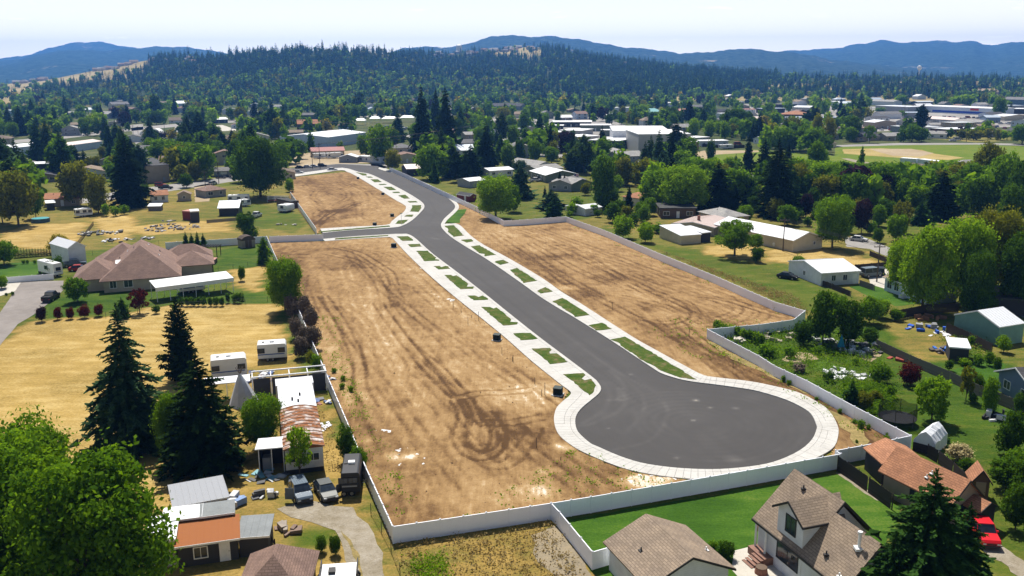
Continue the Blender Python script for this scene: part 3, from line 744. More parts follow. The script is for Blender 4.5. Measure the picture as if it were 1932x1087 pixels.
ROAD = [(543, 330), (600, 323), (646, 317), (661, 323), (677, 326), (695, 328.5), (713, 336), (739, 349), (765, 363), (785, 375), (798, 385), (800, 393), (793, 402), (778, 416.5), (759.5, 427), (739, 431), (661, 436), (609, 441),
  (609, 452.7), (661, 448), (734, 443.6), (770, 443.6), (785, 452.7), (816.5, 481), (868, 520), (920, 561), (960, 593.6), (1012, 635), (1063.5, 674), (1115, 713), (1128, 725.6), (1133, 736), (1128, 746), (1115, 757), (1097, 772), (1087, 785), (1084, 798), (1087, 814), (1097, 826.6), (1113, 840), (1125.6, 846), (1167, 864), (1208, 877), (1250, 884), (1291, 888), (1330, 889.5), (1374, 888.5), (1432, 882), (1471, 872), (1510, 853.6), (1533, 833), (1542, 812), (1541, 808), (1534, 788), (1520, 775), (1484, 757), (1432, 741), (1400, 735), (1317, 724), (1283.5, 718), (1250, 707.5), (1232, 697), (1193, 671), (1154, 645), (1089, 604), (1050, 581), (1017, 560), (980, 533), (920, 491.5), (881, 468), (850, 447.5), (834.6, 432), (832.5, 424), (838.5, 414), (852.7, 401), (859, 393), (856.6, 385.4), (842, 372.5), (816.5, 357), (777.6, 339), (752, 328.5), (728, 324), (714, 319.4), (713, 314), (640, 310), (543, 319)]
def road_tone(xs, ys):
 tone = 0.45 + 0.2 * (fbm(xs * 1.0, ys, 0.08, 5) - 0.5)
 u = xs * sdir.x + ys * sdir.y; v = xs * sdir.y - ys * sdir.x
 tone += 0.10 * (fbm(u * 0.05, v, 1.0, 21, 3) - 0.5)
 for k, (pts, wd, s) in enumerate([
  ([(1010, 590), (1090, 650), (1160, 700), (1230, 740), (1260, 780), (1230, 830), (1160, 850)], 0.3, 0.14), ([(1100, 660), (1160, 702), (1205, 740), (1215, 775), (1180, 820)], 0.3, 0.12),
  ([(1150, 700), (1178, 730), (1175, 770), (1120, 800), (1095, 805)], 0.35, 0.18), ([(1135, 720), (1150, 745), (1140, 775), (1100, 800)], 0.35, 0.14),
  ([(1230, 740), (1320, 745), (1420, 760), (1500, 790), (1520, 820), (1480, 855)], 0.3, 0.08), ([(1195, 770), (1220, 830), (1290, 865), (1400, 870), (1470, 850)], 0.3, 0.08),
  ([(1170, 735), (1172, 750), (1168, 757)], 0.8, 0.2), ([(1145, 757), (1170, 756)], 0.4, 0.15), ([(790, 455), (870, 500), (1000, 600), (1100, 690)], 0.5, -0.10), ([(850, 460), (960, 540), (1080, 630), (1180, 700)], 0.5, -0.08),
  ([(700, 320), (790, 365), (820, 400), (790, 440)], 0.6, -0.08), ([(820, 452), (845, 450), (870, 452)], 0.5, 0.3), ([(815, 450), (830, 453)], 0.6, 0.25)]):
  tone += 0.6 * s * stroke(xs, ys, curve_pts(pts), wd, 0.35) * (0.5 + vnoise(xs, ys, 0.5, 40 + k))
 rs = random.Random(3)
 for (cx_, cy_, r, s) in [(1313, 757, 0.6, 0.5), (1340, 771, 0.4, 0.5), (1388, 772, 0.6, 0.35), (1308, 795, 0.4, 0.5), (1190, 708, 0.5, 0.3), (1385, 868, 1.2, 0.25), (1425, 752, 1.6, 0.12), (1148, 810, 0.3, 0.4), (1276, 866, 0.4, 0.35)]:
  g = G(cx_, cy_); d = np.hypot(xs - g.x, ys - g.y) / r
  tone += s * np.clip(1.3 - d, 0, 1)
 for off in (-1.6, 1.7):
  tone -= 0.10 * stroke(xs, ys, curve_pts([(800, 440), (868, 488), (960, 558), (1060, 632), (1150, 700), (1230, 760)], 8, off), 0.12, 0.14)
 g = G(1313, 800)
 rr_ = np.hypot(xs - g.x, ys - g.y)
 tone += 0.05 * np.sin(rr_ * 5.0) * (rr_ < 13) * vnoise(xs, ys, 0.2, 61)
 return np.clip(tone, 0, 1), np.zeros_like(xs)
gridsheet('road', ROAD, 0.33, asphalt_material(), 0.13, road_tone)
CONC = ground_mat('new_concrete', [(0.3, (0.44, 0.42, 0.375)), (0.5, (0.58, 0.56, 0.515)), (0.7, (0.66, 0.645, 0.60))], 0.25, 1.5, 9, (0.4, 0.35, 0.25), bstr=0.08, rough=0.75)
def resample(pairs, step):
 W = [(G(*a), G(*b)) for a, b in pairs]
 out = [W[0]]
 for (a0, b0), (a1, b1) in zip(W, W[1:]):
  L = max(((a1 - a0).length + (b1 - b0).length) / 2, 0.01)
  n = max(1, int(round(L / step)))
  for k in range(1, n + 1):
   t = k / n
   out.append((a0.lerp(a1, t), b0.lerp(b1, t)))
 return out
def smooth_pairs(pairs):
 """Catmull-Rom densification in photo space"""
 q = []
 for i in range(len(pairs) - 1):
  p = [pairs[max(i - 1, 0)], pairs[i], pairs[i + 1], pairs[min(i + 2, len(pairs) - 1)]]
  for k in range(3):
   t = k / 3
   r = []
   for e in (0, 1):
    r.append(tuple(0.5 * ((2 * p[1][e][c]) + (p[2][e][c] - p[0][e][c]) * t + (2 * p[0][e][c] - 5 * p[1][e][c] + 4 * p[2][e][c] - p[3][e][c]) * t * t + (3 * p[1][e][c] - p[0][e][c] - 3 * p[2][e][c] + p[3][e][c]) * t ** 3) for c in (0, 1)))
   q.append(tuple(r))
 q.append(pairs[-1])
 return q
def band(pairs, zbase, roots, step=1.7):
 """a run of kerb stones, verge slabs and pavement slabs between road edge and lot edge"""
 pr = resample(smooth_pairs(pairs), step)
 for i in range(len(pr) - 1):
  (a0, b0), (a1, b1) = pr[i], pr[i + 1]
  wd = (b0 - a0).length
  fk = min(0.45, 0.55 / max(wd, 0.3))
  rows = [(-0.10 / max(wd, .3), fk, 0.0, 0)]
  if wd > 2.6: rows += [(fk, 1 - 1.75 / wd if wd > 3.4 else 0.5, -0.01, 1), (1 - 1.75 / wd if wd > 3.4 else 0.5, 1.0, 0.006, 2)]
  elif wd > 0.7: rows += [(fk, 1.0, 0.0, 2)]
  for (f0, f1, dzz, ri) in rows:
   g = 0.012
   w0 = (b0 - a0).length; gf = 0.015 / max(w0, 0.3)
   p = [a0.lerp(b0, f0 + gf), a0.lerp(b0, f1 - gf), a1.lerp(b1, f1 - gf), a1.lerp(b1, f0 + gf)]
   # joints between neighbours
   L = max((p[3] - p[0]).length, 0.05)
   e = min(0.015 / L, 0.2)
   q = [p[0].lerp(p[3], e), p[1].lerp(p[2], e), p[2].lerp(p[1], e), p[3].lerp(p[0], e)]
   jz = R.uniform(-0.004, 0.004)
   mb = MB()
   top = [(v.x, v.y, zbase + dzz + jz) for v in q]
   n_ = (Vector(top[1]) - Vector(top[0])).cross(Vector(top[3]) - Vector(top[0]))
   if n_.z < 0: top = top[::-1]
   mb.slab(top, 0.12)
   roots[ri].append(mb)
LBAND = [((609, 452.7), (613, 456.6)), ((661, 448), (661, 453)), ((734, 443.6), (728.5, 449)), ((757, 443), (737, 450)), ((770, 443.6), (741, 451.5)), ((785, 452.7), (748, 459)), ((816.5, 481), (774, 487)), ((868, 520), (817, 527.5)), ((920, 561), (865, 568)), ((960, 593.6), (905, 600)), ((1012, 635), (956, 642)), ((1063.5, 674), (1003, 684)), ((1115, 713), (1055, 726)), ((1128, 725.6), (1070, 737)), ((1133, 736), (1077, 744)), ((1128, 746), (1073, 751)), ((1115, 757), (1064, 758)), ((1097, 772), (1051, 771)), ((1087, 785), (1046, 784)), ((1084, 798), (1045, 797)), ((1087, 814), (1049, 814)), ((1097, 826.6), (1058, 828)), ((1113, 840), (1077, 843)), ((1125.6, 846), (1097, 855)), ((1167, 864), (1140, 874)), ((1208, 877), (1186, 890)), ((1250, 884), (1238, 900)), ((1291, 888), (1288, 906)), ((1330, 889.5), (1332, 908.5)), ((1374, 888.5), (1384, 908)), ((1432, 882), (1450, 899)), ((1471, 872), (1497, 887)), ((1510, 853.6), (1545, 865)), ((1533, 833), (1574, 846)), ((1542, 812), (1582, 820)), ((1541, 804), (1579, 803)), ((1534, 788), (1567, 782)), ((1520, 775), (1549, 766)), ((1484, 757), (1506, 743.5)), ((1432, 741), (1447, 728.5)), ((1400, 735), (1408, 721.5)), ((1350, 728), (1352, 715)), ((1317, 724), (1328, 711)), ((1283.5, 718), (1305, 700)), ((1250, 707.5), (1283, 688)), ((1232, 697), (1268, 680)), ((1193, 671), (1232, 660)), ((1154, 645), (1195, 639)), ((1089, 604), (1130, 597)), ((1050, 581), (1093, 573)), ((1017, 560), (1060, 553)), ((980, 533), (1022, 526)), ((920, 491.5), (958, 488)), ((881, 468), (915, 465)), ((850, 447.5), (888, 446)), ((834.6, 432), (870, 428)), ((832.5, 424), (860, 423))]
UBAND = [((609, 441), (604, 433)), ((661, 436), (661, 429.5)), ((739, 431), (728, 426)), ((759.5, 427), (739, 419)), ((778, 416.5), (750, 410)), ((793, 402), (762, 401)), ((800, 393), (766, 392)), ((798, 385), (761, 387)), ((785, 375), (745, 378)), ((765, 363), (726, 366)), ((739, 349), (703, 352)), ((713, 336), (680, 338)), ((695, 328.5), (662, 328)), ((677, 325.5), (655, 325.5)), ((646, 317.5), (643, 322)), ((600, 323), (600, 328)), ((543, 330.5), (543, 336))]
KBAND = [((832.5, 424), (838, 425)), ((838.5, 414), (845, 415.5)), ((852.7, 401), (859.5, 402)), ((859, 393), (866, 393)), ((856.6, 385.4), (862.5, 384)), ((842, 372.5), (847.5, 371)), ((816.5, 357), (822, 355.5)), ((777.6, 339), (783, 337.5)), ((752, 328.5), (757, 327)), ((728, 324), (736, 321.5)), ((714, 319.4), (715, 316.5))]
rows3 = ([], [], [])
band(LBAND, 0.25, rows3, 1.55)
band(UBAND, 0.25, rows3, 1.9)
band(KBAND, 0.25, rows3, 2.2)
def parts_of(rootname, partname, mbs, mat):
 base = MB()
 root = bpy.data.objects.new(rootname, None); COL.objects.link(root); root['kind'] = 'structure'
 for mb in mbs: mb.c = Vector(mb.v[0])
 mbs = sorted(mbs, key=lambda b: b.c.y)
 for mb in mbs[:298]:
  o = mb.build(partname, mat, root)
 if len(mbs) > 298:
  big = MB()
  for mb in mbs[298:]: big.add(mb.v, mb.f)
  o = big.build(partname + 's', mat, root); o['kind'] = 'stuff'
 return root
parts_of('kerb', 'kerb_stone', rows3[0], CONC)
parts_of('verge_paving', 'slab', rows3[1], CONC)
parts_of('pavement', 'slab', rows3[2], CONC)
def off(px, py, L): return [(px + a * 500 / 1932, py + b * 280 / 1082) for a, b in L]
PATCH = [off(480, 300, L) for L in (
 [(735, 97), (815, 110), (820, 122), (790, 122)], [(812, 130), (850, 130), (865, 138), (830, 138)], [(845, 150), (900, 150), (930, 170), (875, 172)], [(905, 185), (950, 183), (965, 190), (915, 192)], [(940, 205), (1000, 205), (1035, 228), (985, 230)], [(1005, 243), (1050, 240), (1065, 250), (1015, 250)],
 [(1048, 268), (1100, 262), (1132, 290), (1090, 292)], [(1118, 310), (1180, 308), (1192, 318), (1130, 320)], [(1150, 340), (1215, 338), (1218, 360), (1195, 388), (1135, 385), (1150, 360)], [(1110, 410), (1160, 408), (1150, 423), (1092, 422)], [(1050, 450), (1122, 445), (1085, 475), (1028, 475)],
 [(485, 529), (985, 487), (985, 496), (485, 537)], [(590, 580), (975, 557), (975, 564), (590, 591)],
 [(1038, 568), (1120, 565), (1155, 588), (1155, 598), (1080, 600)], [(1118, 625), (1205, 622), (1218, 640), (1142, 645)], [(1180, 672), (1260, 672), (1325, 722), (1312, 734), (1348, 738), (1350, 744), (1240, 748)], [(1308, 785), (1350, 783), (1365, 793), (1395, 782), (1408, 785), (1425, 803), (1345, 808)],
 [(1385, 850), (1430, 848), (1445, 858), (1475, 850), (1560, 915), (1550, 935), (1600, 935), (1600, 950), (1500, 952)], [(1555, 1000), (1610, 998), (1635, 1010), (1665, 998), (1700, 1020), (1700, 1030), (1600, 1034)],
 [(1385, 490), (1455, 485), (1525, 560), (1455, 570), (1410, 530), (1415, 515)], [(1505, 592), (1580, 587), (1600, 602), (1545, 612)], [(1580, 640), (1640, 632), (1760, 700), (1680, 712), (1675, 695), (1640, 690)], [(1750, 755), (1770, 745), (1810, 738), (1852, 760), (1790, 775)])]
PATCH += [off(960, 300, L) for L in ([(5, 812), (60, 797), (205, 890), (108, 908), (100, 895)], [(205, 965), (230, 955), (270, 938), (320, 970), (235, 985)])]
PATCH += [off(480, 560, L) for L in ([(1655, 78), (1715, 78), (1740, 90), (1770, 82), (1875, 170), (1865, 185), (1920, 190), (1920, 205), (1815, 213)],)]
PATCH += [off(960, 560, L) for L in ([(30, 270), (155, 267), (207, 310), (90, 321)], [(165, 382), (300, 378), (308, 390), (290, 405), (305, 420), (345, 415), (430, 480), (375, 487), (305, 495)], [(400, 568), (545, 560), (560, 575), (535, 600), (560, 615), (605, 605), (632, 650), (625, 690), (590, 722)],
 [(318, 35), (395, 12), (590, 135), (482, 152), (475, 140)], [(580, 212), (680, 193), (750, 238), (640, 250)], [(745, 315), (850, 295), (1110, 450), (1368, 608), (1240, 592), (1120, 545), (1060, 510), (980, 470), (820, 360), (815, 345)])]
PGR = ground_mat('verge_grass', [(0.34, (0.030, 0.070, 0.007)), (0.44, (0.052, 0.102, 0.010)), (0.52, (0.09, 0.125, 0.018)), (0.59, (0.19, 0.15, 0.07)), (0.7, (0.27, 0.19, 0.12))], 0.5, 1.6, 7, (0.40, 0.35, 0.25), bstr=1.0)
for i, q in enumerate(PATCH):
 W = [G(x, y, 0.17) for x, y in q]
 mb = MB()
 cc = sum(W, Vector()) / len(W)
 out = []
 rr = random.Random(i)
 for k, a in enumerate(W):
  b = W[(k + 1) % len(W)]
  n = max(1, int((b - a).length / 0.8))
  for s_ in range(n):
   p = a.lerp(b, s_ / n)
   out.append((p.x + rr.uniform(-.13, .13), p.y + rr.uniform(-.13, .13), 0.285))
 v1, v2 = Vector(out[1]) - Vector(out[0]), Vector(out[-1]) - Vector(out[0])
 mb.slab(out, 0.05)
 o = mb.build('verge_grass', PGR)
 o['kind'] = 'structure'
# grass between kerb and lot by the bend
sheet('verge_grass', off(480, 300, [(1395, 460), (1420, 415), (1450, 388), (1500, 372), (1548, 370), (1535, 400), (1500, 440), (1498, 470), (1440, 472)]), GM_lawn, 32, jit=0.15, step=0.8)
sheet('straw_patch', [(1480, 745), (1522, 752), (1600, 790), (1640, 835), (1625, 850), (1600, 820), (1560, 780)], GM_weed, 33, jit=0.5)
sheet('straw_patch', [(1335, 645), (1370, 660), (1460, 708), (1530, 745), (1515, 745), (1440, 705), (1380, 680)], GM_weed, 33, jit=0.5)
# ================================================================== HILLS
def dirh(px, py=139.0):
 d = ray(px, py); L = math.hypot(d.x, d.y)
 return d.x / L, d.y / L, d.z / L
RIDGE = [(-400, 182, 3000), (0, 160, 3000), (100, 149, 2900), (200, 129, 2800), (280, 114, 2700), (340, 108, 2500), (400, 112, 2300), (500, 103, 2200), (600, 96, 2150), (700, 99, 2200), (760, 106, 2300), (850, 101, 2700), (920, 96, 2800), (960, 92, 2800), (1000, 89, 2750), (1030, 90, 2700), (1060, 96, 2500), (1130, 112, 2400), (1200, 122, 2400), (1300, 134, 2400), (1400, 142, 2400), (1500, 147, 2400), (1650, 150, 2400), (1800, 153, 2400), (2400, 158, 2400)]
def ridge_h(px, D, nz=True):
 ys, Ds = lerp_list(RIDGE, px, 1), lerp_list(RIDGE, px, 2)
 d = dirh(px, ys)
 zs = CH + Ds * d[2]
 Db = 1450 if px < 1350 else 1750
 if D <= Db: return 0.0
 if D <= Ds:
  s = (D - Db) / (Ds - Db)
  return max(0.0, zs) * (s ** 1.15)
 s = (D - Ds) / 900
 return max(0.0, zs) * max(0, 1 - s) ** 1.5 if s < 1 else 0.0
def terrain_z(x, y):
 D = math.hypot(x, y)
 if D < 1450: return 0.0
 v = Vector((x, y, 0)); px = P(Vector((x, y, CH)))[0]
 return ridge_h(px, D)
def hill_material():
 m, t, o = nodes('hillside_grass_and_forest_floor')
 v = pos(t); a = t.nodes.new('ShaderNodeAttribute'); a.attribute_name = 'tone'
 n1 = noise(t, 0.006, 4, 0.6, v); n2 = noise(t, 0.05, 5, 0.7, v)
 f = mth(t, 'ADD', mth(t, 'MULTIPLY', n1, 0.5), mth(t, 'MULTIPLY', n2, 0.5))
 dry = ramp(t, f, [(0.3, (0.16, 0.14, 0.06)), (0.5, (0.32, 0.255, 0.12)), (0.7, (0.46, 0.37, 0.20))])
 wood = ramp(t, f, [(0.3, (0.016, 0.028, 0.010)), (0.48, (0.045, 0.062, 0.022)), (0.58, (0.10, 0.10, 0.04)), (0.68, (0.24, 0.19, 0.10))])
 princ(t, o, mixc(t, a.outputs['Fac'], dry, wood), 1.0, 0, 0.0, n2, 0.5, 2)
 return m
HILLM = hill_material()
def polar_mesh(name, cols, rows, zf, mat, wob=0.0, scale=0.002):
 vs, fs = [], []
 for i, px in enumerate(cols):
  dx, dy, _ = dirh(px)
  for j, D in enumerate(rows(px)):
   z = zf(px, D, j)
   vs.append((dx * D, dy * D, z))
 nr = len(rows(cols[0]))
 for i in range(len(cols) - 1):
  for j in range(nr - 1):
   a = i * nr + j
   fs.append((a, a + nr, a + nr + 1, a + 1))
 A = np.array(vs)
 if wob:
  env = np.clip((A[:, 2]) / (A[:, 2].max() + 1e-6) * 2.5, 0, 1)
  A[:, 2] += env * wob * (fbm(A[:, 0], A[:, 1], scale, 91, 5) - 0.5)
 me = bpy.data.meshes.new(name)
 me.from_pydata(A.tolist(), [], fs)
 me.materials.append(mat)
 me.polygons.foreach_set('use_smooth', [True] * len(fs))
 me.update()
 o = link(name, me)
 if me.polygons[0].normal.z < 0: me.flip_normals()
 o['kind'] = 'structure'
 return o
FPOLY = [(40, 196), (50, 178), (105, 168), (155, 158), (190, 150), (225, 152), (258, 142), (280, 126), (290, 100), (300, 40), (2300, 40), (2300, 140), (1450, 160), (1445, 175), (1200, 186), (1000, 190), (700, 194), (560, 196), (420, 202), (250, 204)]
HOLE = [(915, 78), (1012, 76), (1024, 104), (990, 112), (935, 108)]
HOLE2 = [(590, 92), (622, 92), (630, 110), (600, 118), (588, 106)]
hill = polar_mesh('forested_hill', list(range(-420, 2421, 12)), lambda px: [1440 + k * (lerp_list(RIDGE, px, 2) - 1440) / 22 for k in range(23)] + [lerp_list(RIDGE, px, 2) + 900 * k / 5 for k in range(1, 6)],
           lambda px, D, j: ridge_h(px, D) + 0.15, HILLM)
at = hill.data.attributes.new('tone', 'FLOAT', 'POINT')
vv_ = [P(v.co) for v in hill.data.vertices]
mk_ = inpoly([a[0] for a in vv_], [a[1] for a in vv_], FPOLY) & ~inpoly([a[0] for a in vv_], [a[1] for a in vv_], HOLE)
at.data.foreach_set('value', mk_.astype(np.float32))
def mountain_mat(name, dark, light, clear, lo, hi):
 m, t, o = nodes(name)
 v = pos(t)
 a = noise(t, 0.0016, 6, 0.6, v); b = noise(t, 0.03, 5, 0.7, sc(t, v, (1, 1, 0.6))); c = noise(t, 0.0032, 5, 0.65, sc(t, v, (1, 1, 1), 1.0))
 col = ramp(t, b, [(0.35, dark), (0.62, light)])
 cl = ramp(t, mth(t, 'MULTIPLY_ADD', b, 0.3, mth(t, 'MULTIPLY', c, 0.7)), [(lo, (0, 0, 0)), (hi, (1, 1, 1))])
 col = mixc(t, cl, col, clear)
 princ(t, o, col, 1.0, 0, 0.0, b, 1.0, 14)
 return m
MM = mountain_mat('mountain_forest', (0.012, 0.030, 0.026), (0.060, 0.095, 0.075), (0.34, 0.28, 0.18), 0.585, 0.65)
MM2 = mountain_mat('mountain_forest_far', (0.016, 0.036, 0.036), (0.055, 0.100, 0.090), (0.26, 0.24, 0.17), 0.60, 0.70)
def mountain(name, sky_px, Dtop, Dbase, mat, wob, dback=2200):
 x0, x1 = sky_px[0][0], sky_px[-1][0]
 cols = [x0 + (x1 - x0) * k / 150 for k in range(151)]
 def zf(px, D, j):
  ys = lerp_list(sky_px, px, 1)
  ys += 0.8 * math.sin(px * 0.11 + Dtop) + 0.5 * math.sin(px * 0.31)
  zs = CH + Dtop * dirh(px, ys)[2]
  if D <= Dtop: s = (D - Dbase) / (Dtop - Dbase); return max(0, zs) * (s ** 0.9) - 5
  return max(0, zs) * max(0, 1 - (D - Dtop) / dback) - 5
 n = 26
 polar_mesh(name, cols, lambda px: [Dbase + (Dtop - Dbase) * k / n for k in range(n + 1)] + [Dtop + dback * k / 5 for k in range(1, 6)], zf, mat, wob, 0.0022)
mountain('mountain', [(-500, 125), (-200, 118), (0, 113), (40, 107), (80, 97), (110, 91), (150, 90), (200, 93), (240, 90), (290, 85), (330, 85), (360, 88), (400, 92), (450, 100), (520, 130), (560, 140)], 6400, 3600, MM2, 60)
mountain('mountain', [(-500, 118), (-100, 112), (0, 109), (60, 103), (100, 89), (150, 80), (195, 80), (230, 86), (270, 92), (330, 98), (420, 112), (520, 138)], 8000, 6500, MM2, 40)
mountain('mountain', [(640, 138), (700, 110), (760, 86), (800, 84), (850, 85), (885, 78), (925, 68), (960, 65), (1000, 69), (1040, 68), (1060, 70), (1100, 76), (1150, 86), (1200, 92), (1260, 98), (1300, 108), (1380, 125), (1460, 140)], 5200, 3600, MM, 50)
mountain('mountain', [(1100, 140), (1160, 118), (1220, 106), (1290, 100), (1340, 97), (1400, 91), (1450, 96), (1510, 100), (1560, 108), (1640, 118), (1720, 125), (1800, 136), (1880, 142)], 5000, 3400, MM, 45)
mountain('mountain', [(1180, 138), (1300, 112), (1400, 103), (1470, 98), (1520, 96), (1580, 88), (1640, 79), (1665, 75), (1700, 79), (1740, 76), (1770, 75), (1795, 78), (1830, 75), (1850, 80), (1875, 83), (1905, 76), (1960, 78), (2100, 90), (2500, 110)], 7400, 4800, MM2, 70)
# ---- the air: pale haze over the whole valley, the sky outside it
hm = bpy.data.materials.new('air_haze'); hm.use_nodes = True
ht = hm.node_tree; ht.nodes.clear()
ho = ht.nodes.new('ShaderNodeOutputMaterial')
pv = ht.nodes.new('ShaderNodeVolumePrincipled')
pv.inputs['Color'].default_value = (0.13, 0.38, 1.0, 1)
pv.inputs['Density'].default_value = 0.000115
pv.inputs['Anisotropy'].default_value = 0.34
ht.links.new(pv.outputs[0], ho.inputs['Volume'])
hb = MB(); hb.box(-9500, 9500, -400, 10600, -1.5, 425)
ha = hb.build('haze', hm); ha['kind'] = 'stuff'
# ================================================================== TREES
def quads_mesh(name, C, N, S, mats, matidx=None, extra=None, aspect=1.0):
 """C centres, N normals, S half sizes -> leaf quads"""
 n = len(C)
 N = N / (np.linalg.norm(N, axis=1, keepdims=True) + 1e-9)
 rnd = NR.randn(n, 3)
 T = np.cross(N, rnd); T /= (np.linalg.norm(T, axis=1, keepdims=True) + 1e-9)
 B = np.cross(N, T)
 S = S[:, None]
 V = np.stack([C - T * S * aspect, C - B * S * 0.62 + T * S * .1, C + T * S * aspect, C + B * S * 0.62], 1).reshape(-1, 3)
 return V, np.arange(4 * n).reshape(-1, 4)
def make_mesh(name, V, Q, mats):
 me = bpy.data.meshes.new(name)
 me.vertices.add(len(V)); me.vertices.foreach_set('co', V.astype(np.float32).ravel())
 me.loops.add(Q.size); me.loops.foreach_set('vertex_index', Q.astype(np.int32).ravel())
 me.polygons.add(len(Q)); me.polygons.foreach_set('loop_start', (np.arange(len(Q)) * Q.shape[1]).astype(np.int32))
 me.update(calc_edges=True)
 for m_ in (mats if isinstance(mats, list) else [mats]): me.materials.append(m_)
 return me
def crown_pts(rs, shape, n, mult=1):
 """leaf places for a broadleaf crown in a unit tree (height 1, width 1, foot at the origin)"""
 lobes = []
 if shape == 'round':   nl, z0, z1, wr = 16, 0.20, 0.86, 0.33
 elif shape == 'oval':  nl, z0, z1, wr = 15, 0.13, 0.88, 0.26
 elif shape == 'wide':  nl, z0, z1, wr = 21, 0.20, 0.84, 0.37
 elif shape == 'open':  nl, z0, z1, wr = 16, 0.28, 0.88, 0.36
 elif shape == 'bush':  nl, z0, z1, wr = 10, 0.22, 0.75, 0.28
 else:                  nl, z0, z1, wr = 12, 0.10, 0.92, 0.22
 nl2 = nl * mult
 for k in range(nl2):
  t = (k + 0.5) / nl2
  z = z0 + (z1 - z0) * t
  e = math.sqrt(max(0.03, 1 - ((z - (z0 + z1) * 0.47) / ((z1 - z0) * 0.66)) ** 2))
  a = k * 2.4 + rs.uniform(-0.4, 0.4)
  r = wr * e * (rs.uniform(0.35, 1.05) if mult == 1 else rs.uniform(0.15, 1.22) ** 0.7)
  sz = {'open': 0.13, 'wide': 0.17, 'round': 0.19, 'oval': 0.19, 'bush': 0.24}.get(shape, 0.18) * rs.uniform(0.6, 1.25) * (0.68 if mult > 1 else 1)
  lobes.append((math.cos(a) * r, math.sin(a) * r, min(z, 0.97 - sz * 0.8), sz))
 if shape in ('round', 'oval', 'bush'): lobes.append((0, 0, 0.5, 0.27))
 L = np.array(lobes[:])
 pr = L[:, 3] ** 2; pr /= pr.sum()
 k = rs_np(rs).choice(len(L), n, p=pr)
 q = rs_np(rs)
 d = q.randn(n, 3); d /= np.linalg.norm(d, axis=1, keepdims=True)
 r = q.uniform(0.55, 1.12, n) ** 0.6
 C = L[k, :3] + d * (L[k, 3] * r)[:, None] * np.array([1, 1, 0.82])
 # ragged twig ends
 m = q.rand(n) < 0.16
 C[m] += d[m] * (L[k[m], 3] * q.uniform(0.15, 0.75, m.sum()))[:, None]
 N = d + q.randn(n, 3) * 0.75 + np.array([0, 0, 0.35])
 s = 0.5 / max(np.abs(C[:, 0]).max(), np.abs(C[:, 1]).max())
 C[:, :2] *= s
 C[:, 2] = np.clip(C[:, 2], 0.03, 1.02)
 C[:, 2] *= 1.0 / C[:, 2].max()
 return C, N, L
_q = {}
def rs_np(rs):
 if id(rs) not in _q: _q[id(rs)] = np.random.RandomState(rs.randint(0, 99999))
 return _q[id(rs)]
def broad_proto(shape, lod, seed):
 rs = random.Random(seed)
 n, s = {'near': (30000, 0.0135), 'mid': (5200, 0.028), 'far': (700, 0.066)}[lod]
 if shape == 'open': n = int(n * 0.62)
 C, N, L = crown_pts(rs, shape, n, {'near': 3, 'mid': 2, 'far': 1}[lod])
 S_ = rs_np(rs).uniform(0.45, 1.55, n) * s
 V, Q = quads_mesh('', C, N, S_, None)
 # trunk and limbs
 mb = MB()
 fork = 0.2 if shape != 'bush' else 0.1
 mb.tube((0, 0, -0.02), (0.01, 0, fork), 0.022, 0.016, 7)
 for l in (L[::3] if lod != 'far' else []):
  mid = (l[0] * 0.4, l[1] * 0.4, fork + (l[2] - fork) * 0.45)
  mb.tube((0.005, 0, fork * 0.9), mid, 0.011, 0.008, 5, cap=False)
  mb.tube(mid, (l[0], l[1], l[2]), 0.008, 0.003, 5, cap=False)
 return V, Q, mb
